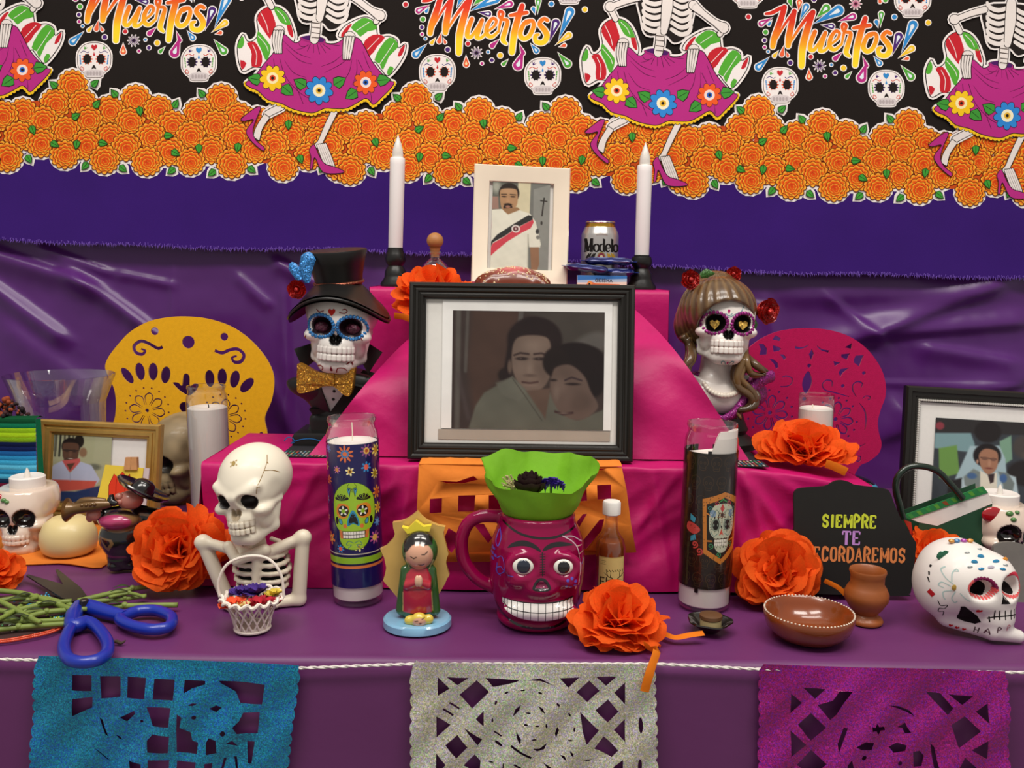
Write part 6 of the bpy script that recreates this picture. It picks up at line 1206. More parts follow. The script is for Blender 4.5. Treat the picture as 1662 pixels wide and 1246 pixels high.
b.build('praying_hands', M('skin_glaze', '#ddb294', .3, coat=.4), t)
def angel(p): d = sd_ell(p, fx(470, 1050, -38), (11, 9, 9.5)); 
ang = lambda p: smin(smin(sd_ell(p, fx(472, 1040, -32), (13, 10, 12)), sd_ell(p, fx(385, 1050, -30), (9, 7, 8)), 4), sd_ell(p, fx(560, 1040, -28), (8, 7, 8)), 4)
def angc(v):
    o = VP(v[:, 0]*5.936+435, 1170-v[:, 2]*5.936, '#d8bf4a'); o.ell(478, 1050, 62, 48, '#d6a184', 8).line([(440, 1035), (465, 1030)], 8, '#3a2418', 5).line([(505, 1015), (525, 1005)], 8, '#3a2418', 5).ell(490, 1055, 12, 8, '#5a2a2a', 5); return o.lin()
sculpt('angel_head', ang, (-24, -50, 5), (38, -14, 40), 70, cer('folk_glaze'), t, angc, k, 'small yellow-haired angel face at her feet')
# ---- mariachi figurine
l, k = place(187, 934, T, 30)
t = thing('mariachi_figurine', 'round black mariachi figurine blowing a brown trumpet under a wide sombrero', 'figurine', l)
Xm = lambda x, y: ((x-600)/6.92, (1150-y)/6.92); fx = lambda x, y, z: (Xm(x, y)[0], z, Xm(x, y)[1])
def mar(p):
    d = sd_ell(p, fx(620, 770, 0), (38, 34, 34)); d = smin(d, sd_cap(p, fx(610, 930, 0), fx(600, 980, 0), 27, 24), 6); d = smin(d, sd_ell(p, fx(560, 1075, -6), (16, 18, 11)), 3); d = smin(d, sd_ell(p, fx(690, 1070, 0), (16, 18, 11)), 3)
    d = smin(d, sd_ell(p, fx(620, 545, -14), (32, 26, 16)), 6); d = smin(d, sd_cap(p, fx(800, 520, 6), fx(960, 560, 4), 15, 17), 6); d = smin(d, sd_cap(p, fx(440, 470, -18), fx(560, 520, 0), 10, 15), 5)
    return smax(d, -p[:, 2]+.5, 1)
def marc(v):
    o = VP(v[:, 0]*6.92+600, 1150-v[:, 2]*6.92, '#121012'); o.ell(650, 560, 215, 105, '#8a6a42', 10).ell(615, 545, 185, 85, '#b03a68', 10).ell(690, 560, 60, 30, '#8a2848', 20, .7).poly([(420, 715), (590, 735), (615, 780), (540, 880), (500, 850)], '#7a5c38', 6).poly([(455, 740), (560, 755), (570, 780), (530, 830)], '#121012', 6).line([(380, 620), (370, 760), (420, 890), (520, 945), (700, 950)], 30, '#6e2a4a', 8).line([(430, 985), (560, 1000), (660, 990)], 26, '#1c3a1c', 8).line([(840, 490), (1010, 510)], 26, '#8a6a42', 8); C = o.lin(); C[v[:, 1] > 6] = lin('#121012'); return C
sculpt('round_body', mar, (-52, -48, -1), (66, 42, 104), 110, cer('clay_gloss', .22, .6), t, marc, k, 'round body in black suit with pink belly shirt')
b = B(k); b.ell(fx(740, 330, -10), (21, 16, 15), 18, X=None); b.ell(fx(655, 275, -20), (7, 6, 6), 12); b.ell(fx(665, 330, -22), (6, 5, 5), 10); b.build('face', M('clay_pink', '#c98070', .3, coat=.4), t, label='pink clay face'); b = B(k); b.ell(fx(385, 470, -24), (13, 11, 10), 14); b.ell(fx(340, 500, -26), (6, 6, 8), 10); b.build('hand', M('clay_pink', '#c98070', .3, coat=.4), t, label='pink clay hand')
b = B(k); b.tube([fx(590, 270, -28), fx(600, 320, -30), fx(665, 330, -32)], [5, 7, 3], 10, smooth=4); b.tube([fx(590, 240, -27), fx(600, 300, -29)], [3.5, 5], 8); b.build('moustache', M('glaze_ink', '#0f0d0d', .2, coat=.6), t)
b = B(k); b.tube([fx(600, 335, -32), fx(470, 345, -34), fx(300, 370, -36), fx(220, 385, -36), fx(160, 400, -36), fx(130, 400, -36)], [5, 9, 9.5, 9, 13, 19], 18); b.tube([fx(540, 305, -32), fx(430, 295, -34), fx(290, 305, -35), fx(240, 370, -36)], [4, 5.5, 5.5, 5], 10, smooth=4); 
for j in range(4): b.ell(fx(320+j*45, 335-j*4, -43), (3, 3, 3), 8)
b.build('trumpet', M('brown_bronze', '#6a4c24', .35, metal=.3, coat=.4, var=(60, .2)), t, label='brown bronze trumpet')
b = B(k); X = Matrix.Translation(fx(850, 250, -4)) @ Matrix.Rotation(R(28), 4, 'Y') @ Matrix.Rotation(R(-12), 4, 'X'); b.lathe([(0, 2), (22, 2), (38, 5), (43, 9), (44, 7), (38, 1), (22, -3), (0, -3)], 40, X=X); b.lathe([(20, 1), (18, 8), (15, 17), (9, 21), (0, 22)], 28, X=X); b.build('sombrero', M('glaze_ink', '#0f0d0d', .2, coat=.6), t, label='glossy black sombrero')
# ---- painted papier-mache skull
l, k = place(1580, 1040, T, 36); k *= .86
t = thing('paper_mache_skull', 'large white papier mache skull with painted eye rings and stuck-on jewels', 'skull', l)
Xm = lambda x, y: ((x-560)/5.934, (1140-y)/5.934); q = lambda L: [(Xm(x, y)[0], -Xm(x, y)[1]) for x, y in L]; fx = lambda x, y, z: (Xm(x, y)[0], z, Xm(x, y)[1])
def pm(p):
    d = sd_ell(p, fx(520, 540, 20), (73, 84, 73)); d = smin(d, sd_ell(p, fx(790, 560, -20), (41, 50, 60)), 22); d = smin(d, sd_ell(p, fx(790, 880, -22), (38, 44, 34)), 18); d = smin(d, sd_cap(p, fx(380, 960, 0), fx(760, 1030, -30), 19, 18), 14); d = smin(d, sd_cap(p, fx(760, 1010, -44), fx(1020, 1065, -46), 18, 12), 8); d = smin(d, sd_ell(p, fx(250, 700, 20), (26, 50, 40)), 24)
    d = smax(d, -sd_ell(p, fx(550, 530, -70), (23, 40, 20)), 7); d = smax(d, -sd_ell(p, fx(858, 490, -72), (20, 34, 24)), 7); d = smax(d, -sd_ell(p, fx(500, 850, -66), (21, 26, 18), rotm(0, 40, 0)), 6)
    d = smin(d, sd_ell(p, fx(640, 690, -48), (26, 16, 14)), 14)
    return smax(d, -p[:, 2]+.4, 1)
hold = []; sculpt('skull_shell', pm, (-92, -92, -1), (90, 110, 178), 120, M('white_paint', '#e3dcd6', .5, coat=.1, var=(12, .05), bump=(40, .2, .002)), t, None, k, 'white papier mache shell', hold); mp = proj(hold[0])
a = Art(); BK = '#120c0b'
a.circ(*q([(547, 530)])[0], 16, BK, 1, 12.5); a.circ(*q([(850, 520)])[0], 14, BK, 1, 8.4, 18, .75); a.poly(q([(745, 548), (738, 655), (838, 655), (790, 590)]), BK, 1); a.poly(q([(365, 730), (400, 720), (480, 780), (570, 845), (605, 905), (570, 950), (480, 945), (410, 920)]), BK, 1)  # black patches stand for the dark inside eye, nose and cheek holes
for cx, cy, rx, ry, c0, c1_ in ((548, 505, 137, 112, '#c8283a', '#7a1c4a'), (880, 475, 105, 130, '#c8283a', '#c23448')):
    for i in range(26):
        an = 2*math.pi*i/26; x, y = cx+rx*math.cos(an), cy+ry*math.sin(an); a.circ(*q([(x, y)])[0], 3.2 if math.sin(an) < .1 else 2.2, c1_ if (math.sin(an) < 0 and math.cos(an) > -.7) else '#d85a5a', 2)
a.stroke(q([(640, 840), (700, 810), (800, 795), (900, 795), (965, 810)]), 2.2, BK, 1)
for x in (655, 690, 740, 800, 870, 920, 955): a.stroke(q([(x-5, 770-(x == 655)*-50-(x > 680)*35), (x+5, 835+(x == 655)*40)]), 2, BK, 1, k=0)
for x, y, r_ in ((545, 765, 5), (965, 742, 3.4), (370, 1020, 3.4), (430, 1035, 3.6), (490, 1040, 3.4)): a.heart(*q([(x, y)])[0], r_, '#c01c24', 1)
S_ = lambda ch, x, y, c: [a.stroke(q([(x+p_[0]*45, y+p_[1]*62) for p_ in L]), 1.7, c, 1, k=2) for L in CAP[ch]]
S_('H', 568, 985, '#5a4a4a'); S_('A', 640, 960, '#5a3a44'); S_('P', 735, 925, '#4a2a34'); S_('P', 835, 900, '#c87a84'); S_('Y', 930, 900, '#9aa8a0')
for L in ([(280, 490), (220, 440), (195, 370), (230, 330)], [(260, 460), (270, 380), (310, 330), (325, 345), (290, 350)], [(250, 510), (190, 490), (165, 530), (200, 545)], [(260, 560), (200, 590), (205, 650), (220, 670)], [(290, 560), (270, 640), (300, 690), (320, 670)], [(330, 570), (380, 620), (430, 650)]): a.stroke(q(L), 1.5, '#a8c0bc', 1)
for L in ([(170, 710), (200, 760), (250, 740), (240, 790), (200, 800), (210, 850), (250, 840), (270, 900)], [(145, 360), (135, 380)], [(120, 430), (115, 460)], [(105, 490), (108, 530)]): a.stroke(q(L), 1.3, BK, 1)
a.poly(q([(110, 600), (145, 640), (125, 690), (155, 750), (120, 680), (95, 650)]), '#b01c24', 1)
a.build('painted_marks', mp(k), t, eps=.35, maxlen=3.5, label='black, red and teal painted marks, with black patches for the dark of the holes')
gm = lambda n, c: M(n, c, .12, coat=1, metal=.1, var=(40, .15))
def gem(x, y, r_, rz, c, n, rot=0):
    h = mp(1.0)(np.array([Xm(x, y)[0]]), np.array([-Xm(x, y)[1]]), np.array([.3]))[0]; b = B(k); b.ell((0, 0, 0), (r_, 2.2, rz), 14, X=Matrix.Translation(h) @ Matrix.Rotation(R(rot), 4, 'Y'), m=6); b.build('jewel', gm(n, c), t, auto=20, label=n.replace('_', ' '))
gem(252, 238, 13, 9.5, '#0f5a3c', 'green_jewel', -15)
for x, y, r_, rz, ro in ((500, 248, 6.6, 4.6, 15), (592, 205, 6.8, 5, 10), (728, 238, 6.6, 4.4, -10), (770, 298, 6, 3, 10), (548, 306, 6, 3, -5)): gem(x, y, r_, rz, '#2a8ab8', 'blue_jewel', ro)
for x, y in ((467, 177), (440, 292), (633, 157), (815, 265)): gem(x, y, 5, 2.4, '#9aa0a0', 'grey_jewel')
gem(655, 290, 6.5, 4.4, '#c8c0cc', 'silver_heart_jewel'); gem(852, 230, 5, 5, '#e0902a', 'orange_jewel'); gem(280, 520, 5, 6, '#a8842a', 'gold_jewel')
for x, y, c in ((385, 105, '#d8902a'), (445, 100, '#3a7ab0'), (520, 98, '#a83aa0'), (592, 98, '#d8902a')): 
    b = B(k); b.ell((Xm(x, y)[0], 8, Xm(x, y)[1]), (6, 5, 4), 12, m=8); b.build('jewel', gm('bead_'+c.strip('#'), c), t)
# ---- two skull tealight holders
for i, (px, py, sz, yaw, lb) in enumerate(((28, 899, 127, 3, 'cream glazed skull tealight holder with red and green roses, left of the gold frame'), (1628, 930, 136, 14, 'cream glazed skull tealight holder with a big red rose, behind the jewelled skull'))):
    l, k = place(px, py, T, 30); s_ = sz; 
    if i == 1: l.y -= .012
    t = thing('skull_tealight_holder', lb, 'candle holder', l)
    sk = Sk((0, 0, -2), s_, yaw, 0, 0 if i == 0 else -6, tr=.17, nt=8, eye=(.128, .122), th=.03)
    fz = lambda p, sk=sk, s_=s_: smax(smin(smax(sk(p), p[:, 2]-.80*s_, 4), sd_box(p, (0, 4, 5), (.2*s_, .26*s_, 6), 4), 5), -p[:, 2]+.4, 1)
    def c3(v, sk=sk): C = np.tile(lc('#ddc9b8'), (len(v), 1)); sk.dark(v, C, '#1a110e', '#140d0b', .014); sk.gaps(v, C, '#b08f7c', .35); return C
    hold = []; sculpt('skull_cup', fz, (-.5*s_, -.5*s_, -1), (.5*s_, .68*s_, .85*s_), 100, cer('cream_glaze', .14, .8), t, c3, k, None, hold)
    b = B(k); z = .78*s_; b.lathe([(.20*s_, z-4), (.21*s_, z), (.21*s_, z+17), (.19*s_, z+19), (.05*s_, z+16), (0, z+16)], 32, c=(0, .1*s_, 0)); b.build('tealight', M('tealight_white', '#e9e2dc', .4), t, label='white battery tealight')
    b = B(k); b.lathe([(4, z+15), (4.6, z+20), (3, z+27), (.5, z+32), (0, z+32)], 12, c=(0, .1*s_, 0)); b.build('flame_tip', M('flame_plastic', '#d8d2c8', .25, trans=.35), t)
    m1 = proj(hold[0])(1.0)
    for x, z_, r_, c in (((-22, 92, 9, 'red'), (-10, 90, 5, 'green'), (-4, 88, 4, 'green'), (-30, 86, 4, 'green')) if i == 0 else ((-30, 98, 17, 'red'), (-8, 102, 6, 'green'), (-52, 94, 6, 'green'), (-4, 94, 5, 'green'), (4, 104, 4, 'green'))):
        h = m1(np.array([x*1.0]), np.array([-z_*1.0]), np.array([0.]))[0]; b = B(k); b.ell(h, (r_, 4, r_*.75), 14, m=8); b.build('rose_bump' if c == 'red' else 'leaf_bump', M('glaze_'+c, {'red': '#a8121c', 'green': '#4a7a3a'}[c], .12, coat=.9), t, label='painted red rose' if c == 'red' else 'painted green leaf')
# ---- brown realistic skull behind the tall white candle, glossy black painted skull on the right
l, k = place(313, 815, T, 40); k *= 1.12
t = thing('brown_skull', 'realistic brown-stained skull behind the tall white candle', 'skull', l+Vector((0, 0, -.0)))
sk = Sk((-8, -20, 3), 122, -38, -8, 8, tr=.17, nt=8, eye=(.12, .11), th=.036)
fz = lambda p: smax(sk(p), -p[:, 2]+.4, 1)
def c4(v): C = np.tile(lc('#8f7b5a'), (len(v), 1)); n = np.array([noise.noise(Vector((a_*.06, b_*.06, c_*.06))) for a_, b_, c_ in v]); C *= (1+.5*n)[:, None]; sk.dark(v, C, '#2a2216', '#2a2216', .014); sk.gaps(v, C, '#3a2e1c', .8); return np.clip(C, 0, 1)
sculpt('skull', fz, (-95, -90, -1), (90, 95, 134), 90, cer('old_bone', .55, .1), t, c4, k)
l = P(1398, 772, 1.33); l.z = ST-.012; l = P(1398, 800, 1.225); k = kat(l)*1.45; l.z = T+.001
t = thing('black_skull', ' glossy black skull with blue petal painting behind the sign', 'skull', l)
sk = Sk((0, 0, 0), 74, 8, 0, -8, tr=.17, eye=(.11, .1)); fz = lambda p: smax(sk(p), -p[:, 2]+.4, 1)
hold = []; sculpt('skull', fz, (-40, -45, -1), (40, 55, 80), 70, M('black_gloss', '#0c0b0c', .1, coat=1), t, None, k, None, hold)
a = Art()
for x, y, x2, y2, c in ((-6, -64, -26, -58, '#3f86a8'), (2, -66, 22, -60, '#3f86a8'), (-10, -58, -20, -46, '#3f86a8')): a.drop(x2, y2, x, y, 4, c, 1)
a.stroke([(6, -50), (14, -56), (22, -50), (16, -46)], 1.5, '#7a9a3a', 1); a.stroke([(18, -46), (26, -42), (30, -36)], 2.4, '#c87a3a', 1); a.stroke([(-28, -44), (-30, -36)], 2, '#c8b83a', 1)
a.build('painted_petals', proj(hold[0])(k), t, eps=.3, maxlen=4)
# ================================================================ felt skulls, tissue flowers, cut paper, small things
def tissue(n, c, tr=.4):
    if n in MC: return MC[n]
    m = M(n, c, .75, spec=.2, var=(22, .10), bump=(120, .35, .0012)); nt = m.node_tree; N = nt.nodes; L = nt.links; bs = N['Principled BSDF']
    t_ = N.new('ShaderNodeBsdfTranslucent'); L.new(bs.inputs['Base Color'].links[0].from_socket, t_.inputs[0]); mx = N.new('ShaderNodeMixShader'); mx.inputs[0].default_value = tr
    L.new(bs.outputs[0], mx.inputs[1]); L.new(t_.outputs[0], mx.inputs[2]); L.new(mx.outputs[0], N['Material Output'].inputs[0]); return m
def petloops(cx, cy, n, r0, r1, w, rot=0, sw=9, skip=()):
    o = []
    for i in range(n):
        if i in skip: continue
        a = rot+2*math.pi*i/n; c, s_ = math.cos(a), math.sin(a); f = lambda p, q_: (cx+p*c-q_*s_, cy+p*s_+q_*c)
        o.append(strokeloop([f(r0, -w*.35), f(r0+(r1-r0)*.65, -w), f(r1, 0), f(r0+(r1-r0)*.65, w), f(r0, w*.35)], [sw*.4, sw, sw, sw, sw*.4], 4))
    return o
def dots(cx, cy, r, n, d, rot=0, skip=()): return [circ(cx+r*math.cos(rot+2*math.pi*i/n), cy+r*math.sin(rot+2*math.pi*i/n), d, 8) for i in range(n) if i not in skip]
def felt(name, label, loops, crop, sc, px, Y, base, mat, lean=6, th=3.2):
    l = P(px, 700, Y); l.z = T+.003; k = kat(l); t = thing(name, label, 'felt decoration', l, (R(-lean), R(.9), 0))
    zb = (base-crop[1])*sc; b = B(k); b.prism([[((x/sc+crop[0]-px), (zb-y)/sc) for x, y in L] for L in loops], 0, th); b.build('felt_sheet', mat, t, auto=30); return t
out = cr2([(95, 640), (60, 560), (20, 470), (40, 390), (110, 290), (210, 180), (350, 95), (500, 57), (650, 45), (820, 57), (1000, 110), (1150, 205), (1270, 330), (1340, 450), (1358, 560), (1340, 690), (1300, 790), (1290, 850), (1312, 950), (1300, 1040), (1240, 1200), (1120, 1350), (950, 1412), (500, 1412), (300, 1350), (160, 1200), (95, 1040), (80, 950), (105, 850), (110, 740)], 4, True)
H = [circ(405, 168, 31), circ(955, 197, 31), circ(672, 247, 50), strokeloop([(470, 290), (430, 303), (355, 265), (295, 250), (245, 290), (258, 340), (310, 352), (332, 325), (300, 312)], [24, 26, 26, 26, 28, 28, 26, 20, 14]), strokeloop([(882, 308), (940, 325), (1000, 300), (1062, 292), (1112, 335), (1092, 388), (1040, 395), (1020, 362), (1058, 345)], [24, 26, 26, 26, 28, 28, 26, 20, 14])]
for x, y, rx, ry, ro in ((195, 525, 34, 74, -38), (295, 490, 38, 70, -10), (398, 488, 38, 70, 0), (498, 512, 38, 68, 8), (847, 530, 38, 68, -5), (945, 518, 38, 70, 0), (1045, 530, 38, 70, 12), (1142, 575, 38, 72, 42)): H.append(circ(x, y, rx, 18, ry, R(ro)))
H += [cr2([(555, 572), (600, 570), (628, 592), (638, 515), (662, 494), (688, 520), (692, 595), (722, 575), (760, 580), (740, 630), (690, 668), (640, 652), (590, 615)], 3, True), circ(652, 762, 42), circ(632, 980, 56, 18, 95)]
H += petloops(357, 797, 8, 45, 140, 32, R(-83), 10)+[circ(357, 797, 15)]+dots(357, 790, 172, 17, 8, .1)+petloops(965, 830, 8, 45, 140, 32, R(-83), 10)+[circ(965, 830, 15)]+dots(965, 825, 172, 17, 8, .1)
H += [circ(1195, 968, 16), circ(1265, 958, 16), circ(480, 1165, 15), strokeloop([(470, 1040), (500, 1040), (505, 1065), (475, 1075)], 10)]
FELTY = M('yellow_felt', '#e0a418', .95, spec=.05, var=(160, .06), bump=(700, .4, .001), sheen=.25)
felt('felt_skull', 'yellow felt sugar skull with cut-out swirls and petals, standing on the left', [out]+H, (160, 515), 4.886, 297, 1.475, 802, FELTY)
out = [(550, 50), (750, 72), (900, 130), (1020, 220), (1120, 350), (1165, 470), (1170, 580), (1140, 680), (1120, 780), (1132, 870), (1158, 960), (1140, 1040), (1060, 1110), (990, 1150), (930, 1290), (860, 1560)]; out = cr2(out+[(1080-x, y) for x, y in out[:0:-1]], 4, True)
H = [[(265, 115), (310, 135), (305, 160), (245, 150)], [(135, 185), (175, 188), (205, 225), (205, 270), (145, 278), (155, 230)], [(248, 195), (290, 205), (318, 220), (305, 240), (258, 248)], [(225, 305), (260, 308), (295, 335), (303, 370), (285, 385), (262, 340)], [(305, 265), (340, 268), (362, 290), (345, 315), (330, 290)], [(880, 160), (880, 207), (825, 196)], [(903, 290), (915, 260), (980, 253), (950, 347), (903, 315)], [(800, 252), (868, 243), (850, 296), (800, 275)], [(740, 308), (795, 320), (752, 352)], [(785, 398), (800, 370), (868, 358), (822, 400), (802, 438)],
     strokeloop([(428, 206), (460, 212), (500, 205), (536, 185)], [20, 16, 10, 5]), strokeloop([(602, 190), (640, 220), (700, 233)], [5, 12, 18]), [(562, 215), (581, 255), (562, 310), (540, 260)], circ(548, 350, 16), cr2([(545, 393), (577, 470), (560, 540), (528, 578), (498, 510), (510, 440)], 3, True), circ(521, 618, 17), circ(988, 397, 15), circ(825, 505, 15),
     strokeloop([(335, 450), (370, 437), (415, 457), (410, 500), (370, 522), (325, 524)], 9), strokeloop([(738, 512), (735, 470), (690, 464), (660, 500), (685, 542), (760, 560), (880, 590)], [9, 10, 10, 10, 10, 10, 5]), strokeloop([(972, 515), (980, 482), (945, 467), (907, 492), (907, 540), (938, 590)], [9, 11, 11, 11, 11, 5]), strokeloop([(988, 605), (1010, 582), (1045, 585), (1045, 610), (1030, 605)], 9), strokeloop([(965, 640), (1010, 700), (1025, 780), (1018, 858)], [4, 12, 12, 4]), strokeloop([(955, 1008), (990, 985), (1030, 965)], [4, 9, 4]), strokeloop([(970, 1068), (995, 1072), (990, 1105), (965, 1108)], 9)]
H += petloops(250, 737, 8, 42, 140, 30, R(-83), 13)+[circ(250, 737, 17)]+dots(250, 737, 180, 14, 10, .15)+petloops(780, 775, 8, 42, 140, 30, R(-83), 13)+[circ(780, 775, 17)]+dots(780, 775, 172, 16, 10, .1, (15,))
FELTM = M('magenta_felt', '#ad0f4c', .95, spec=.05, var=(160, .06), bump=(700, .4, .001), sheen=.2)
felt('felt_skull', 'magenta felt sugar skull with cut-out webs and curls, standing on the right', [out]+H, (1200, 520), 4.984, 1315, 1.235, 868, FELTM, 4)
# ---- tissue paper flowers: every petal its own object
ORT = tissue('orange_tissue', '#f8661c')
def petal_me(seed):
    r_ = random.Random(seed); v = []; nu, nv = 7, 7
    for j in range(nv):
        h = j/(nv-1)
        for i in range(nu):
            u = (i-(nu-1)/2)/((nu-1)/2); w = .10+.32*math.sin(math.pi*min(1, .08+h*.60))**.9; tip = math.sqrt(max(0, 1-(u*.72)**2)); x = u*w*(1 if h < .99 else .92); y = h*(1-.22*(1-tip)*h*2.2)
            v.append((x, y, .16*h*h*(1-.6*u*u)*(1 if seed % 2 else -.6)+.045*math.sin(u*3.2+seed)*h+.03*math.sin(h*8+u*5+seed*1.7)*h+.10*u*u*h))
    f = [(j*nu+i, j*nu+i+1, (j+1)*nu+i+1, (j+1)*nu+i) for j in range(nv-1) for i in range(nu-1)]
    return mesh('petal', v, f, ORT)
PM = [petal_me(s_) for s_ in range(6)]
def pom(label, px, py, Y, r, axis, n=60, sq=1.0, spread=1.25, seed=0, tails=(), squash=(1, 1, 1), fl=T):
    c = P(px, py, Y); k = kat(c); rr = random.Random(seed); t = thing('tissue_flower', label, 'paper flower', c, group='orange tissue paper flowers')
    ax = Vector(axis).normalized(); a = ax.orthogonal().normalized(); b_ = ax.cross(a)
    n = int(n*1.35)
    for i in range(n):
        ct = 1-(i+.5)/n*spread; st_ = math.sqrt(max(0, 1-ct*ct)); ph = i*2.39996+rr.uniform(-.25, .25)
        d = (ax*ct+a*math.cos(ph)*st_+b_*math.sin(ph)*st_); d = (d+Vector((rr.uniform(-.12, .12) for _ in range(3)))).normalized(); L = r*k*rr.uniform(.82, 1.06)
        if fl is not None: d.z = max(d.z, (fl+.006-c.z+ax.z*r*k*.12)/(L*squash[2])); d = d.normalized()
        w = ax.cross(d); w = w.normalized() if w.length > .05 else a; w = (Matrix.Rotation(rr.uniform(-.7, .7), 3, d) @ w); nn = w.cross(d)
        Wd = L*rr.uniform(.7, 1.1); Mx = Matrix((w*Wd, d*L, nn*L)).transposed().to_4x4()
        Mx = Matrix.Diagonal((*squash, 1)) @ Mx
        me_ = PM[rr.randrange(6)]; o = bpy.data.objects.new('petal', me_); COL.objects.link(o); o.parent = t; up_ = 0
        if fl is not None: up_ = max(0, fl+.0012-min((Mx @ v_.co).z for v_ in me_.vertices)-c.z+ax.z*r*k*.12)
        o.matrix_local = Matrix.Translation(-ax*r*k*.12+Vector((0, 0, up_))) @ Mx
    for pts, w, z in tails:
        bb = B(1); pw = [Vector(q_)-c for q_ in pts]; bb.tube(pw, w*k, 8, smooth=6, flat=.12, up=(0, -.3, 1) if z else (0, 1, .2)); bb.build('ribbon_tail', tissue('orange_ribbon', '#f08a20'), t, label='orange twisted paper tail')
    return t
pom('large orange tissue flower on the table behind the skeleton bust', 288, 893, 1.0, 84, (-.15, -.75, .5), 74, seed=1, squash=(1.05, .58, .95))
pom('orange tissue flower cut off by the left edge of the picture', -6, 925, 1.005, 42, (.2, -.6, .7), 44, seed=2, squash=(1, .9, .9))
c3 = [P(1046, 1046, .84), P(1058, 1053, .83), P(1066, 1056, .822), P(1055, 1090, YF-.014), P(1046, 1122, YF-.016)]
c4 = [P(1075, 1026, .88), P(1095, 1034, .868), P(1120, 1030, .868), P(1142, 1027, .87)]
pom('orange tissue flower lying at the table front beside the crimson mug', 1002, 1010, .875, 78, (0, -.42, .9), 66, seed=3, tails=((c3, 7, 0), (c4, 6, 1)), squash=(1.08, .8, .92), spread=1.12)
pom('orange tissue flower propped between the dark candle and the black sign', 1266, 930, .974, 77, (-.1, -.85, .5), 74, seed=4, tails=(([P(1338, 942, .962), P(1360, 953, .957), P(1376, 968, .952)], 4, 0),), squash=(1, .55, .95))
pom('orange tissue flower lying on the right-hand end of the lower step', 1305, 732, 1.085, 80, (.05, -.5, .85), 70, seed=5, fl=ST, squash=(1.05, .75, .72), tails=(([P(1340, 752, 1.04), P(1355, 757, 1.035), P(1374, 766, 1.03)], 7, 0),), spread=1.15)
pom('orange tissue flower behind the top left corner of the large black frame', 700, 478, 1.27, 66, (-.15, -.45, .9), 56, seed=6, squash=(1.05, .7, .85), tails=(([P(640, 512, 1.235), P(655, 514, 1.23), P(668, 519, 1.225)], 5, 0),), spread=1.1)
pom('orange tissue flower behind the black sign, in front of the striped bag', 1516, 897, 1.075, 50, (-.05, -.6, .75), 44, seed=7, squash=(.95, .8, 1))
# ---- orange cut paper over the front of the lower step
S = lambda L: [((600+x/3.322), (740+y/3.322)) for x, y in L]
out = [(265, 42), (700, 40), (1360, 62), (1385, 180), (1412, 380), (1438, 520), (1000, 545), (640, 568), (420, 572), (247, 560), (255, 300)]
H = [[(325, 230), (390, 227), (388, 305), (323, 309)], [(478, 214), (570, 211), (563, 298), (476, 300)], [(642, 210), (720, 206), (720, 290), (642, 290)], [(780, 204), (860, 200), (860, 285), (780, 285)], [(920, 196), (1000, 190), (1000, 275), (920, 280)], [(1110, 175), (1168, 168), (1172, 240), (1112, 246)], [(1225, 154), (1300, 152), (1302, 230), (1228, 234)], [(370, 135), (470, 140), (560, 108), (585, 128), (500, 150), (420, 150)], [(1040, 75), (1280, 66), (1250, 76), (1060, 90)], [(390, 468), (425, 390), (505, 440), (440, 525)], [(560, 366), (615, 362), (660, 440), (640, 470)], [(1080, 400), (1150, 312), (1172, 310), (1110, 415)], [(1128, 480), (1240, 342), (1265, 340), (1250, 400), (1165, 500)], [(700, 420), (800, 400), (820, 500), (720, 510)], [(880, 410), (980, 400), (960, 500), (890, 500)]]
YP = YS-.0155; l = P(845, 830, YP); t = thing('papel_picado', 'orange tissue cut paper hung over the lower step front below the large frame', 'cut paper', l); b = B(1); sc_ = []
b.prism([[(lambda p: (p.x-l.x, p.z-l.z))(P(*q_, YP)) for q_ in S(L)] for L in [out]+H], 0, .0004)
b.v = [(x, y+.0014*math.sin(x*60)+.0009*math.sin(z*90+x*20), z) for x, y, z in b.v]
a0, a1 = P(680, 753, YP), P(1010, 759, YP); 
def flap(u, v): x = a0.x+(a1.x-a0.x)*u; return (x-l.x, .0014*math.sin((x-l.x)*60)+v*.036, max(a0.z, ST+.0006)-l.z+.0035*math.sin(u*34)**2*v*(1-v)*3+.0008*(1-abs(2*v-1)))
b.grid(flap, 50, 6)
b.build('cut_sheet', tissue('orange_paper', '#f59038', .25), t, auto=None)
# ---- three foil pennants on a cord along the table edge
YQ = YF-.009
def pennant(label, loops, crop, sc, mat, seed):
    pc = lambda x, y: (crop[0]+x/sc, crop[1]+y/sc); L0 = [pc(*p) for p in loops[0]]; cx = sum(p[0] for p in L0)/len(L0); l = P(cx, 1078, YQ); t = thing('papel_picado', label, 'cut paper pennant', l); b = B(1)
    def m(L): return [(lambda p: (p.x-l.x, p.z-l.z))(P(*pc(*q_), YQ)) for q_ in L]
    b.prism([m(L) for L in loops], 0, .0003); bm = bmesh.new(); vs = [bm.verts.new(v) for v in b.v]
    for f in b.f:
        try: bm.faces.new([vs[i] for i in f])
        except ValueError: pass
    for i in range(-14, 15): bmesh.ops.bisect_plane(bm, geom=bm.verts[:]+bm.edges[:]+bm.faces[:], plane_co=(i*.009, 0, 0), plane_no=(1, 0, 0))
    for i in range(1, 12): bmesh.ops.bisect_plane(bm, geom=bm.verts[:]+bm.edges[:]+bm.faces[:], plane_co=(0, 0, -i*.016), plane_no=(0, 0, 1))
    bmesh.ops.triangulate(bm, faces=bm.faces[:])
    for v in bm.verts: x, y, z = v.co; d = max(0, -z); v.co.y = y-.004*math.sin(x*42+seed)*min(1, d*30)-.0022*math.sin(x*110+d*90+seed)*min(1, d*22)-.004*d*8
    me = bpy.data.meshes.new('foil_sheet'); bm.to_mesh(me); bm.free(); me.materials.append(mat); obj('foil_sheet', me, t); return t, l
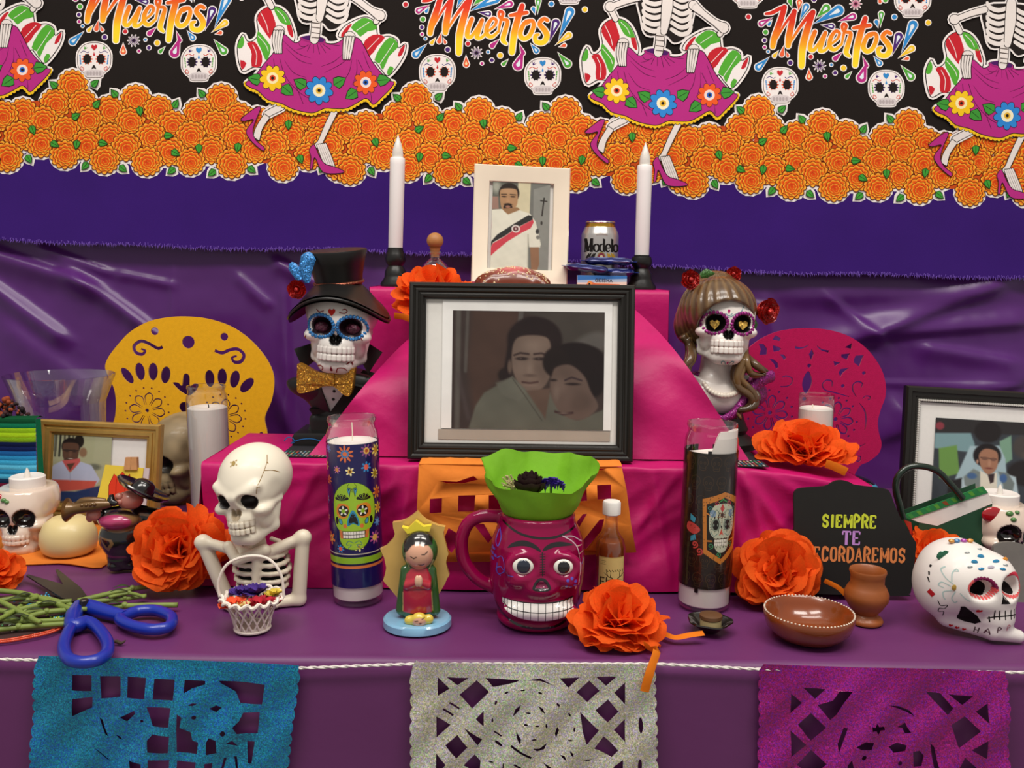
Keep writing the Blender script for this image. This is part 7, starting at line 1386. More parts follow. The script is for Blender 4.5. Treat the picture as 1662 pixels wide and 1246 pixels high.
def scal(x0, x1, y0, y1, n, s_): return [(x0+(x1-x0)*(i+f)/n+s_*d, y0+(y1-y0)*(i+f)/n) for i in range(n) for f, d in ((0, 0), (.2, 9), (.5, 13), (.8, 9))]
foil = lambda n, r_, rough=.3: M(n, rough=rough, metal=.3, ramp=r_, var=(16, .0), glitter=(1300, .45, .4), coat=.3)
out = [(187, 72), (500, 80), (900, 92), (1200, 104), (1440, 118)]+scal(1437, 1345, 150, 900, 13, 1)+scal(1345, 170, 905, 905, 16, 0)+scal(170, 178, 895, 110, 14, -1)
H = [[(345, 165), (440, 165), (437, 246), (345, 240)], [(480, 170), (578, 172), (577, 272), (520, 284), (478, 288)], [(614, 172), (707, 174), (702, 272), (612, 272)], [(748, 176), (845, 182), (840, 278), (742, 276)], [(892, 184), (992, 188), (992, 205), (930, 222), (890, 246)], [(1055, 190), (1275, 212), (1260, 310), (1155, 302), (1130, 250), (1065, 205)], [(348, 278), (440, 275), (435, 330), (380, 350), (348, 362)], [(710, 312), (830, 312), (825, 400), (742, 402), (725, 360)], [(1172, 345), (1248, 348), (1236, 455), (1140, 450), (1120, 415), (1152, 385)], [(865, 335), (887, 350), (878, 400), (925, 430), (932, 470), (960, 480), (958, 530), (860, 522)], [(745, 436), (830, 440), (820, 525), (722, 520), (715, 470)], [(1010, 460), (1045, 470), (1050, 530), (1002, 535), (998, 480)], [(1186, 490), (1222, 492), (1212, 590), (1192, 590)], [(725, 555), (825, 560), (820, 690), (722, 690)], [(862, 562), (955, 565), (950, 690), (860, 690)], [(625, 572), (690, 577), (690, 690), (645, 680)], [(995, 575), (1030, 575), (1020, 660), (990, 650)],
     [(580, 365), (620, 345), (652, 330), (656, 345), (615, 384)], [(470, 375), (490, 385), (525, 460), (508, 448)], [(455, 510), (480, 530), (530, 588), (512, 575)], [(915, 296), (935, 286), (960, 290), (935, 301)], [(1008, 326), (1040, 312), (1066, 325), (1040, 345)], circ(941, 358, 11, 10), circ(1076, 441, 13, 10), circ(685, 384, 8, 8), [(1090, 488), (1120, 480), (1142, 510), (1112, 500)], [(1080, 560), (1092, 562), (1070, 640), (1060, 635)], [(1125, 560), (1138, 562), (1150, 640), (1140, 640)], [(560, 452), (575, 458), (590, 478), (575, 474)]]
pennant('shiny turquoise blue foil cut-paper pennant with two skeleton heads, hanging at left', [out]+H, (0, 1040), 2.968, foil('blue_foil_film', (((0, '#05406e'), (.35, '#0a6c96'), (.5, '#0f90a8'), (.62, '#0c5cc0'), (.8, '#1cb0bc'), (1, '#40dcc0')), 900, .28)), 1)
out = [(240, 100), (262, 112), (700, 116), (1100, 118), (1480, 122)]+scal(1472, 1488, 150, 1000, 13, 1)+scal(1480, 215, 1005, 1005, 16, 0)+scal(222, 222, 995, 215, 12, -1)+[(205, 215), (225, 125)]
H = [[(352, 190), (415, 250), (352, 288)], [(398, 190), (515, 192), (455, 232)], [(465, 285), (555, 205), (620, 262), (530, 355)], [(600, 192), (782, 195), (760, 206), (640, 236)], [(802, 198), (885, 192), (962, 232), (885, 205)], [(985, 192), (1090, 188), (1030, 240)], [(1140, 208), (1195, 268), (1130, 328), (1072, 266)], [(1174, 188), (1282, 188), (1228, 240)], [(1325, 215), (1325, 330), (1270, 272)], [(1238, 308), (1292, 368), (1235, 425), (1172, 365)], [(1325, 410), (1325, 525), (1268, 470)], [(1092, 375), (1190, 465), (1125, 538), (1105, 470)], [(1215, 500), (1290, 570), (1255, 605), (1165, 565)], [(345, 395), (418, 445), (345, 510)], [(490, 450), (585, 505), (560, 540)], [(455, 488), (508, 548), (450, 608), (392, 545)], [(550, 400), (592, 355), (592, 435)], [(345, 585), (395, 640), (345, 690)], [(545, 588), (575, 620), (570, 690), (485, 650)], [(1312, 610), (1312, 690), (1262, 650)], strokeloop([(380, 358), (432, 398)], 11, 2), strokeloop([(413, 326), (464, 362)], 11, 2), strokeloop([(645, 462), (684, 486)], 9, 2), strokeloop([(733, 524), (838, 592)], 12, 2), strokeloop([(748, 618), (800, 655)], 10, 2), [(895, 615), (940, 640), (978, 645), (930, 654)],
     [(742, 385), (755, 345), (785, 322), (775, 352)], [(873, 325), (898, 338), (910, 364), (888, 350)], [(845, 540), (880, 545), (920, 520), (905, 552), (868, 560)], [(760, 455), (785, 490), (780, 516), (764, 490)], [(972, 440), (982, 460), (966, 500), (960, 475)], circ(810, 420, 11, 10, 5), circ(868, 422, 11, 10, 5), circ(823, 364, 13, 10, 4), circ(852, 492, 15, 10, 5), circ(710, 257, 12, 10, 5, -.4), circ(795, 246, 13, 10, 5), circ(885, 265, 12, 10, 5, .4), circ(655, 308, 6, 10, 12, .4), circ(977, 322, 6, 10, 12, -.7), circ(637, 400, 5, 10, 12), circ(1037, 385, 5, 10, 12, -.4), circ(1062, 462, 5, 10, 12), circ(1040, 513, 13, 10, 4), circ(1405, 433, 11, 14, 38), circ(1400, 640, 11, 14, 38), circ(668, 522, 22, 9, 8, .5), [(915, 410), (922, 430), (915, 440), (910, 425)], [(985, 578), (1010, 585), (1022, 612), (1000, 595)], [(1035, 560), (1055, 575), (1056, 598), (1042, 580)], [(692, 610), (698, 612), (688, 690), (680, 690)], circ(630, 615, 14, 10, 4), circ(1135, 624, 22, 10, 4)]
pennant('pale holographic silver foil cut-paper pennant with a round portrait, hanging in the centre', [out]+H, (600, 1040), 3.196, foil('silver_foil_film', (((0, '#86c07c'), (.3, '#b8c096'), (.45, '#d6cab0'), (.55, '#c4b4d4'), (.7, '#b4d49c'), (1, '#f0d0c0')), 700, .36), .30), 2)
out = [(205, 130), (700, 146), (1200, 158), (1555, 168)]+scal(1556, 1548, 200, 1080, 14, 1)+scal(1545, 170, 1085, 1085, 16, 0)+scal(182, 192, 1075, 150, 14, -1)
H = [[(425, 260), (548, 264), (490, 320)], [(580, 318), (622, 268), (695, 270), (640, 330), (600, 395), (565, 425), (500, 350)], [(360, 295), (422, 350), (360, 412)], [(465, 395), (545, 470), (460, 545), (395, 465)], [(355, 500), (437, 570), (355, 642)], [(465, 600), (545, 670), (465, 745), (388, 690)], [(355, 700), (440, 780), (355, 850)], [(1122, 293), (1200, 298), (1262, 372), (1232, 412)], [(1240, 298), (1372, 300), (1310, 352)], [(1450, 340), (1450, 445), (1388, 392)], [(1330, 420), (1405, 490), (1290, 592), (1258, 470)], [(1440, 535), (1440, 645), (1350, 592)], [(1315, 635), (1400, 710), (1330, 780), (1275, 720)], [(895, 352), (960, 363), (1030, 400), (1060, 432), (1008, 404), (950, 374)], [(800, 465), (818, 470), (828, 448), (842, 468), (872, 470), (882, 496), (852, 492), (840, 516), (826, 492), (802, 492)], [(958, 490), (988, 495), (1000, 522), (1034, 517), (1015, 490), (1005, 465), (985, 478)], [(705, 570), (760, 545), (815, 560), (802, 602), (740, 590)], [(905, 592), (950, 570), (1005, 582), (992, 612), (930, 622)], circ(757, 640, 15, 10), circ(963, 678, 13, 10), [(655, 672), (680, 640), (695, 690), (722, 712), (700, 740), (665, 720)], [(1040, 620), (1080, 615), (1108, 650), (1095, 710), (1050, 712)], [(608, 562), (645, 472), (668, 478), (632, 560), (612, 605)], [(1143, 578), (1166, 600), (1184, 710), (1160, 712)]]
pennant('magenta foil cut-paper pennant with a large skull face, hanging at right', [out]+H, (1180, 1040), 3.448, foil('magenta_foil_film', (((0, '#6a0a70'), (.35, '#940a6a'), (.5, '#a80e74'), (.62, '#7a0ca0'), (.8, '#c01074'), (1, '#e0307a')), 900, .4)), 3)
b = B(1); pts = []
for i in range(260):
    x = -120+1900*i/259; y = np.interp(x, [-120, 60, 485, 665, 1065, 1235, 1662, 1800], [1066, 1071, 1084, 1077.5, 1077, 1086, 1091, 1092]); p = P(x, y, YQ+.0022); pts.append(p)
for m in (0, 1): b.tube([p+Vector((0, .0008*math.cos(i*1.3+m*math.pi), .0008*math.sin(i*1.3+m*math.pi))) for i, p in enumerate(pts)], .00095, 5)
tag(b.build('cord', M('white_cord', '#d9d2cc', .8, var=(300, .15)), auto=None), 'twisted white cord along the table edge carrying the foil pennants', 'cord')
# ---- tombstone sign
cx, by = 1388, 980; l, k = place(cx, by, T, 0); lean = 6; k *= 1.0; t = thing('tombstone_sign', 'black tombstone sign reading SIEMPRE TE RECORDAREMOS', 'sign', l+Vector((0, .014, .0015)), (R(-lean), R(1.2), R(0)))
so = lambda L: [((1280+x/2.8325-cx), (by-(620+y/2.8325))) for x, y in L]
ol = [(22, 560), (30, 525), (60, 512), (165, 500), (205, 478), (240, 470), (280, 478), (310, 490), (440, 502), (470, 522), (490, 570), (530, 650), (590, 735), (600, 775), (588, 965), (575, 990), (540, 1002), (40, 1004), (12, 990), (4, 960), (12, 760), (30, 700)]
b = B(k); b.prism([cr2(so(ol), 3, True)], 0, 5); b.build('board', M('sign_black', '#1d1c1a', .6, spec=.3, var=(60, .05)), t, auto=30)
CAP.update({'M': [[(.1, 1), (.1, 0), (.5, .75), (.9, 0), (.9, 1)]], 'R': [[(.15, 1), (.15, 0), (.6, 0), (.85, .25), (.6, .5), (.15, .5)], [(.5, .5), (.85, 1)]], 'T': [[(.05, 0), (.95, 0)], [(.5, 0), (.5, 1)]], 'C': [[(.85, .25), (.65, .02), (.3, .02), (.15, .3), (.15, .7), (.3, .98), (.65, .98), (.85, .75)]], 'O': [[(.5, 0), (.2, .12), (.14, .5), (.2, .88), (.5, 1), (.8, .88), (.86, .5), (.8, .12), (.5, 0)]], 'D': [[(.15, 0), (.55, 0), (.85, .25), (.85, .75), (.55, 1), (.15, 1), (.15, 0)]]})
SER = {'S': ((.84, .02, .84, .32), (.16, .68, .16, .98)), 'I': ((.3, 0, .7, 0), (.3, 1, .7, 1)), 'E': ((.82, 0, .82, .22), (.82, .78, .82, 1), (.02, 0, .2, 0), (.02, 1, .2, 1)), 'M': ((-.04, 0, .22, 0), (.78, 0, 1.04, 0), (-.04, 1, .24, 1), (.76, 1, 1.04, 1)), 'P': ((0, 0, .2, 0), (0, 1, .35, 1)), 'R': ((0, 0, .2, 0), (0, 1, .32, 1), (.75, 1, 1, 1)), 'T': ((.06, 0, .06, .26), (.94, 0, .94, .26), (.34, 1, .66, 1)), 'C': ((.85, .02, .85, .3), (.85, .7, .85, .98)), 'D': ((0, 0, .2, 0), (0, 1, .2, 1)), 'A': ((-.02, 1, .26, 1), (.74, 1, 1.02, 1)), 'O': ()}
a = Art()
for wd, x0, x1, y0, y1, c in (('SIEMPRE', 158, 412, 634, 690, '#c8d23a'), ('TE', 254, 342, 708, 767, '#c08ad0'), ('RECORDAREMOS', 84, 552, 786, 848, '#d8824a')):
    n = sum(.62 if ch == 'I' else (1.18 if ch == 'M' else 1) for ch in wd)+.2*(len(wd)-1); u = (x1-x0)/n; x = x0
    for ch in wd:
        w = u*(.62 if ch == 'I' else (1.18 if ch == 'M' else 1)); hh = y1-y0; dy = -(x-x0)*.012
        f = lambda p: ((1280+(x+p[0]*w)/2.8325-cx), -(by-(620+(y0+dy+p[1]*hh)/2.8325)))
        for L in CAP[ch]:
            for p0, p1 in zip(L, L[1:]) if ch in 'MAEIT' else ((None, None),):
                if p0 is None: a.stroke([f(p) for p in L], 4.0, c, 1, k=4 if ch in 'SCO' else (3 if ch in 'PRD' and len(L) > 3 else 0), cap=False)
                else: vert = abs(p0[0]-p1[0]) < .3; a.stroke([f(p0), f(p1)], 4.4 if vert else 2.6, c, 1, k=0, cap=False)
        for s_ in SER[ch]: a.stroke([f(s_[:2]), f(s_[2:])], 2.4, c, 1.2, k=0, cap=False)
        x += w+u*.2
a.build('lettering', flat(k, 0, 0, -.0002), t, eps=.0001, label='SIEMPRE TE RECORDAREMOS in yellow, lilac and orange')
b = B(k); b.prism([[(-12, 2), (12, 2), (8, 60), (-8, 60)]], 0, 2, X=Matrix.Translation((0, 20, 1)) @ Matrix.Rotation(R(lean+9), 4, 'X')); b.build('stand_leg', M('sign_black', '#1d1c1a', .6), t, smooth=False)
# ---- clay bowl and jar
CLAY = M('red_clay', '#7c3a16', .22, coat=.5, var=(25, .16), bump=(60, .15, .001)); CLAYM = M('clay_matt', '#96501f', .5, coat=.1, var=(30, .18), bump=(80, .2, .001))
l, k = place(1327, 1055, T, 50); t = thing('clay_bowl', 'glazed brown clay bowl with white dots along the rim', 'bowl', l); b = B(k); b.lathe([(0, 0), (36, 0), (52, 6), (66, 20), (71, 34), (72, 43), (70, 46), (67, 44), (64, 34), (54, 18), (36, 9), (0, 7)], 64); b.build('bowl_body', CLAY, t, auto=60)
for i in range(72): an = 2*math.pi*i/72; b = B(k); 
b = B(k)
for i in range(72): an = 2*math.pi*i/72; b.ell((69.5*math.cos(an), 69.5*math.sin(an), 46), (1.7, 1.7, 1.3), 6, m=4)
b.build('rim_dots', M('slip_white', '#e0d2c0', .5), t, kind='stuff', label='white slip dots along the rim')
l, k = place(1413, 1017, T, 24); t = thing('clay_jar', 'small orange-brown clay jar with a wide neck, before the black sign', 'jar', l); b = B(k); b.lathe([(0, 0), (27, 0), (28, 3), (26, 7), (20, 10), (18, 14), (26, 24), (34, 38), (34.5, 48), (30, 58), (26, 64), (26, 76), (29, 84), (28, 87), (25, 84), (22, 74), (22, 62), (0, 58)], 48); b.build('jar_body', CLAYM, t, auto=60)
# ---- lobed dark dish with a cream and brown disc
l, k = place(1157, 1034, T, 26); t = thing('lobed_dish', 'tiny dark lobed dish in front of the brown candle', 'dish', l); b = B(k); b.lathe([(0, 0), (14, 0), (20, 6), (30, 15), (36, 18), (35, 20), (29, 18), (18, 9), (0, 6)], 56, wob=lambda a, q_: 1+.10*math.cos(a*5+.4)*q_); b.build('dish_body', M('dark_glaze', '#1a140f', .2, coat=.8, var=(40, .25)), t, auto=60)
t = thing('sandwich_biscuit', 'small round cream biscuit with brown top lying in the lobed dish', 'biscuit', l+Vector((1*k, -2*k, 7.5*k))); b = B(k); b.lathe([(0, 0), (16, 0), (17, 3), (17, 14), (0, 14)], 32); b.build('cream_layer', M('biscuit_cream', '#b8a676', .6), t); b = B(k); b.lathe([(0, 14), (17, 14), (18.5, 16), (18, 21), (14, 22.5), (0, 23)], 32); b.build('brown_top', M('biscuit_brown', '#5c3d22', .5, bump=(90, .2)), t, label='brown top layer')
# ---- cream dome, orange sheet, striped cloth, card
def sheet(name, label, px, mat, cat, th=.0008, z=.0006):
    q_ = [G(x, y, T) for x, y in px]; c = sum(q_, Vector())/len(q_); t = thing(name, label, cat, Vector((c.x, c.y, T))); b = B(1); b.prism([[(p.x-c.x, p.y-c.y) for p in q_]], 0, th); b.v = [(x, zz, z+y+.0016*max(0, math.sin(x*50+zz*30))) for x, y, zz in b.v]; b.f = [f[::-1] for f in b.f]; b.build('sheet', mat, t, auto=30); return t
sheet('orange_sheet', 'orange tissue sheet lying under the tealight skull and cream dome', cr2([(-60, 905), (20, 917), (95, 916), (165, 922), (188, 885), (178, 850), (60, 846), (-60, 842)], 4, True), tissue('orange_paper', '#f59038', .25), 'paper sheet')
l, k = place(93, 912, T, 40); b = B(k); b.lathe([(34, 0), (41, 6), (44, 18), (43, 34), (36, 49), (24, 58), (12, 59), (4, 57), (0, 56.5)], 40, sy=.95); t = thing('cream_dome', 'smooth pale cream dome with a dimple, beside the black figurine', 'ornament', l+Vector((0, 0, .0032))); b.build('dome_body', M('cream_wax', '#d9c58c', .4, coat=.1, var=(6, .05)), t)
l = P(20, 800, 1.2); l.z = T+.002; k = kat(l); t = thing('striped_cloth', 'woven striped cloth in greens, blues and maroon at the left edge', 'cloth', l)
hz = (P(20, 682, 1.2).z-T)/k; b = B(k); stp = ['#0e4a2c', '#12724e', '#8cb81c', '#a4cc20', '#7aa418', '#101a40', '#14204e', '#1c5a96', '#2a86b8', '#3aa2cc', '#5ab8d8', '#2a8ab8', '#4ab0d4', '#14304e', '#6a1430', '#5c1028', '#3a0c20', '#20407a', '#1c6a9a', '#3aa2cc', '#101a40', '#8cb81c', '#12724e', '#0e4a2c', '#101a40']
ns = len(stp)
for i, c in enumerate(stp):
    z1 = hz*(1-i/ns*.98); z0 = hz*(1-(i+1)/ns*.98); bulge = lambda x, z: -3*math.sin(x*.06)-4*(1-z/hz)
    v = []; nx = 14
    for j in range(nx):
        x = -130+175*j/(nx-1)
        for m, z in ((0, z1), (1, (z0+z1)/2), (2, z0)): v.append((x-4*(1-z/hz), bulge(x, z)-(1.3 if m == 1 else 0), z+x*.02))
    b.add(v, [(j*3+m, j*3+m+1, j*3+m+4, j*3+m+3) for j in range(nx-1) for m in (0, 1)], c)
v = []
for j in range(14): x = -130+175*j/13; v += [(x, -3*math.sin(x*.06), hz+x*.02), (x, 12, hz+3+x*.02), (x, 26, hz-2+x*.02)]
b.add(v, [(j*3+m, j*3+m+1, j*3+m+4, j*3+m+3) for j in range(13) for m in (0, 1)], '#0e4a2c')
v = []
for m, y in enumerate((-2, 5, 12)): v += [(45+y*.1, y, hz), (45+y*.1, y, hz*.5), (41+y*.1, y, 2)]
b.add(v, [(m*3+i, m*3+i+3, m*3+i+4, m*3+i+1) for m in (0, 1) for i in (0, 1)], '#12724e')
b.build('woven_stripes', M('woven_wool', vcol=True, rough=.9, bump=(500, .5, .001), spec=.1), t, auto=None, vc=True)
c = l+Vector((-14*k, 22*k, (hz+16)*k)); t = thing('dried_bouquet', 'dark dried flower bundle with rust flecks on the striped cloth', 'flower', c); b = B(k); random.seed(9)
for i in range(90): an, r_ = random.uniform(0, 6.3), random.random(); p = (34*r_*math.cos(an), 18*r_*math.sin(an), -12+26*(1-r_*r_)*random.random()); b.ell(p, (random.uniform(2, 5),)*3, 6, random.choice(['#241014', '#3a1418', '#1a0c12', '#8a3a14']), m=4)
b.build('blooms', M('dried_bloom', vcol=True, rough=.8), t, auto=None, vc=True, kind='stuff')
l = P(193, 838, 1.19); l.z = T+.003; k = kat(l); X0 = lambda x, y: (x/3.955-193, None); zt = (P(193, 756, 1.19).z-l.z)/k
t = thing('picture_card', 'small yellow card with a red tulip held by a wooden clip, before the gold frame', 'card', l, (R(-9), 0, R(4))); b = B(k); m_ = lambda L: [(x/3.955-193, zt-(y-58)/3.955) for x, y in L]
b.prism([m_([(665, 60), (905, 82), (870, 400), (590, 400)])], 0, 2); b.build('card_panel', M('card_yellow', '#e2c63c', .6), t, smooth=False)
b = B(k); b.prism([m_([(905, 82), (940, 85), (915, 400), (870, 400)])], 2, 5); b.build('card_back', M('card_back', '#c8b8b8', .7), t, smooth=False)
a = Art(); mm = lambda L: [(x/3.955-193, -(zt-(y-58)/3.955)) for x, y in L]
a.poly(mm([(690, 290), (690, 190), (722, 118), (745, 140), (775, 105), (800, 140), (820, 120), (828, 190), (800, 280), (760, 320)]), '#d83a20', 1); a.stroke(mm([(735, 290), (735, 190), (742, 145)]), .8, '#8a1a10', 2); a.stroke(mm([(785, 290), (792, 200), (800, 145)]), .8, '#8a1a10', 2); a.stroke(mm([(690, 290), (690, 190), (722, 118), (745, 140), (775, 105), (800, 140), (820, 120), (828, 190), (800, 280)]), .7, '#8a1a10', 2, k=0)
a.build('tulip_print', flat(k, 0, 0, -.0002), t, eps=.0001)
for x in (812, 850): b = B(k); b.prism([m_([(x-16, 12), (x+16, 12), (x+20, 92), (x-26, 92)])], -4, 6); b.build('clip_jaw', M('clip_wood', '#c08a58', .6, var=(60, .15)), t, auto=30, label='wooden clothes-peg half')
# ---- striped gift bag on the right
l = P(1535, 860, 1.095); l.z = T+.002; k = kat(l); t = thing('tote_bag', 'green, white and red striped bag with dark green tube handle', 'bag', l); fb = lambda L: [((1440+x/5.932-1535), 0) for x, y in L]
zt = lambda x, y: ((1440+x/5.932-1535), (P(1535, 740+y/5.932, 1.095).z-l.z)/k); Z = lambda L: [zt(*p) for p in L]; kb = B(k)
for nm, L, c, lb, y0 in (('top_band', [(140, 575), (880, 285), (935, 345), (205, 612)], '#1f7a3e', 'green checked top band', -1.5), ('white_band', [(205, 606), (935, 338), (990, 450), (480, 672), (300, 640)], '#e9e4dc', 'white band', 0), ('lower_panel', [(300, 630), (480, 665), (990, 440), (1010, 1100), (330, 1100)], '#1d4a30', 'dark green lower panel', .5), ('back_panel', [(150, 580), (880, 290), (1010, 1100), (300, 1100)], '#1d4a30', None, 22)):
    b = B(k); b.prism([Z(L)], y0, y0+(2 if y0 < 20 else 1)); b.build(nm, M('bag_'+c.strip('#'), c, .6, var=(50, .2 if nm == 'top_band' else .05)), t, smooth=False, label=lb)
a = Art()
for i in range(9): u = i/9+.03; x, y = 160+720*u, 572-285*u; a.poly([(p[0], -p[1]) for p in Z([(x, y+4), (x+36, y-10), (x+72, y+28), (x+40, y+38)])], '#5a9a3a' if i % 2 else '#8a4a2a' if i == 4 else '#3f8f44', 1)
a.build('checks', flat(k, 0, 0, -1.6*k), t, eps=.1*k)
b = B(k); b.tube([(*[zt(x, y)[0]], -4, zt(x, y)[1]) for x, y in ((140, 600), (95, 470), (48, 320), (60, 200), (150, 110), (280, 95), (430, 140), (560, 260), (690, 400))], 5.2, 12, smooth=5); b.build('tube_handle', M('dark_green_vinyl', '#0d2416', .25, coat=.5), t, label='dark green tubular handle')
b = B(k); b.prism([Z([(150, 615), (225, 640), (330, 1090), (300, 1100), (215, 720)])], -1, 1); b.build('side_strip', M('bag_red', '#b8321c', .6), t, smooth=False, label='red side strip')
# ---- grey slab, orange bits behind the jewelled skull
l = P(1640, 985, 1.0); l.z = T+.0035; k = kat(l); t = thing('grey_stone_block', 'plain grey stone slab leaning behind the jewelled skull', 'slab', l, (R(-10), 0, R(-6))); zz = lambda x, y: (x-1640, (P(1640, y, 1.0).z-l.z)/k); b = B(k); b.prism([cr2([zz(*p) for p in ((1612, 900), (1620, 886), (1648, 883), (1690, 896), (1738, 912), (1748, 1000), (1700, 1006), (1636, 1006), (1618, 950))], 3, True)], 0, 9); b.build('slab_body', M('grey_stone', '#6e6a64', .85, var=(30, .12), bump=(90, .4, .001)), t, auto=30)
# ---- scissors (lying flat)
GP = lambda x, y, z=.006: G(x/3.955, 740+y/3.955, T+z)
c = GP(545, 965); t = thing('scissors', 'scissors with blue plastic handles and dark blades lying open on the table', 'scissors', Vector((c.x, c.y, T)))
rel = lambda p: (p.x-c.x, p.y-c.y, p.z-T)
for L, z in (([(470, 985), (400, 960), (172, 812), (185, 806), (440, 880), (545, 945)], .0075), ([(430, 900), (372, 800), (358, 765), (375, 762), (520, 880), (560, 935), (520, 985)], .0055)):
    q_ = [rel(GP(*p, 0)) for p in L]; b = B(1); b.prism([[(p[0], p[1]) for p in q_]], 0, .0016); b.v = [(x, zz_, z+y) for x, y, zz_ in b.v]; b.f = [f[::-1] for f in b.f]; b.build('blade', M('dark_steel', '#3f3b38', .35, metal=.7, var=(60, .15)), t, smooth=False, label='dark steel blade')
BLH = M('blue_plastic', '#0f2a9a', .35, coat=.25, var=(30, .05)); kk = kat(c)
for loop, arm in (([(835, 1010), (900, 992), (1000, 990), (1085, 1020), (1105, 1055), (1080, 1095), (990, 1112), (890, 1100), (800, 1070), (770, 1040)], [(480, 965), (560, 965), (680, 1000), (800, 1030)]), ([(470, 1090), (430, 1150), (410, 1230), (440, 1300), (520, 1322), (620, 1310), (685, 1265), (690, 1200), (650, 1130), (600, 1080), (540, 1060)], [(500, 960), (475, 1020), (470, 1090), (560, 1060)])):
    b = B(1); b.tube([rel(GP(*p, .0085)) for p in loop], 9*kk, 10, closed=True, smooth=5); b.tube([rel(GP(*p, .0085)) for p in arm], [9*kk, 13*kk, 12*kk, 10*kk], 10, smooth=5); b.build('handle', BLH, t, label='blue plastic handle loop')
b = B(1); p = rel(GP(540, 958, .012)); b.lathe([(7*kk, -.002), (7*kk, .006), (5.5*kk, .007), (0, .007)], 18, c=p); b.build('pivot_screw', M('dark_steel', '#3f3b38', .35, metal=.7), t)
# ---- cut flower stems and the beaded mat
STM = M('stalk_green', '#74853a', .55, var=(40, .22), bump=(200, .3, .0006)); MATT = M('bead_mat', '#3a1c1c', .8)
t = thing('beaded_mat', 'beaded mat with orange bead edging and blue beads under the stems', 'mat', G(20, 1000, T)); c0 = G(20, 1000, T); q_ = [G(x, y, T)-c0 for x, y in cr2([(-80, 985), (20, 968), (90, 970), (118, 1000), (100, 1018), (40, 1034), (-20, 1042), (-90, 1040)], 5, True)]
b = B(1); b.prism([[(p.x, p.y) for p in q_]], 0, .0015); b.v = [(x, zz_, .0008+y) for x, y, zz_ in b.v]; b.f = [f[::-1] for f in b.f]; b.build('mat_base', MATT, t, smooth=False)
b = B(1); random.seed(4)
for x, y in cr2([(-60, 1042), (0, 1039), (40, 1033), (80, 1024), (104, 1014)], 16): 
    for dy in (0, 3): p = G(x, y+dy, T+.003)-c0; b.ell(p, (.0014,)*3, 6, '#c8401c', m=4)
for cx_, cy_, n, cs in ((72, 968, 26, ('#1f7ab0', '#2a9ac8')), (45, 980, 24, ('#1f7ab0', '#2aa0a0')), (92, 1003, 34, ('#1f7ab0', '#a8c83a', '#2a9ac8')), (25, 1017, 24, ('#e8e0d0', '#1a1414', '#2a8a4a')), (70, 1010, 16, ('#d8a02a', '#c8401c'))):
    for i in range(n): p = G(cx_+random.gauss(0, 10), cy_+random.gauss(0, 3), T+.003)-c0; b.ell(p, (.0013,)*3, 6, random.choice(cs), m=4)
b.build('glass_beads', M('bead_gloss', vcol=True, rough=.2, coat=.6), t, auto=None, vc=True, kind='stuff', label='tiny orange, blue and green beads')
stems = [([(500, 930), (850, 852), (1178, 808)], 10, .009), ([(560, 985), (800, 962), (1140, 955)], 11, .006), ([(580, 935), (800, 915), (940, 895)], 9, .006), ([(-60, 860), (150, 882), (380, 955), (470, 990)], 10, .012), ([(-60, 935), (230, 905), (470, 960)], 10, .010), ([(30, 1015), (250, 955), (460, 930)], 11, .013), ([(-60, 985), (160, 1005), (430, 985)], 10, .009), ([(140, 1045), (300, 1000), (560, 980)], 10, .010), ([(-60, 1030), (150, 1060), (420, 1050)], 10, .007), ([(-60, 1120), (120, 1098), (430, 1075)], 11, .008), ([(-60, 900), (60, 960), (200, 1040), (260, 1065)], 9, .015), ([(-60, 1075), (80, 1000), (180, 930), (240, 905)], 9, .014), ([(700, 905), (830, 880), (930, 905)], 7, .012)]
wds = ['reaching furthest right', 'with square-cut end by the scissors', 'short, between two longer ones', 'running down from the left edge', 'crossing under the scissor blade', 'rising beside the bead mat', 'lying low in the middle', 'pale, over the bead mat', 'along the mat centre', 'nearest the table edge', 'slanting down across the pile', 'slanting up across the pile', 'thin, beneath the flower']
for (L, w, z), wd in zip(stems, wds):
    p0 = GP(*L[0], z); t = thing('flower_cutting', 'cut green flower stem '+wd, 'stem', Vector((p0.x, p0.y, T)), group='cut flower stems on the left'); b = B(1); pp = [GP(*p, z) for p in L]; kk = kat(pp[0]); b.tube([(p.x-p0.x, p.y-p0.y, p.z-T) for p in pp], [w*kk*.44]*(len(L)-1)+[w*kk*.40], 8, smooth=6)
    m = pp[len(pp)//2]; b.ell((m.x-p0.x, m.y-p0.y, m.z-T+.001), (w*kk*.58, w*kk*.5, w*kk*.5), 8, m=6); b.build('stalk', STM, t, auto=None)
    b = B(1); 
    for s_ in (0, 1): b.tube([(m.x-p0.x, m.y-p0.y, m.z-T+.002), (m.x-p0.x+(.008 if s_ else -.01), m.y-p0.y-.004, m.z-T+.006-.002*s_), (m.x-p0.x+(.016 if s_ else -.02), m.y-p0.y-.006, m.z-T+.003)], [.0006, .0032, .0004], 8, smooth=4, flat=.2, up=(0, 0, 1)); break
    b.build('leaf_stub', M('leaf_dark', '#2c3a18', .6, var=(60, .2)), t, auto=None)
p0 = G(188, 1046, T); t = thing('twig_scrap', 'tiny dried twig scrap on the table by the scissors', 'scrap', p0); b = B(1); b.tube([(-.006, 0, .002), (0, .001, .003), (.006, -.001, .002), (.009, .002, .004)], [.001, .002, .0016, .0006], 6, smooth=3); b.build('twig', M('twig_brown', '#3a2a1c', .8), t, auto=None)
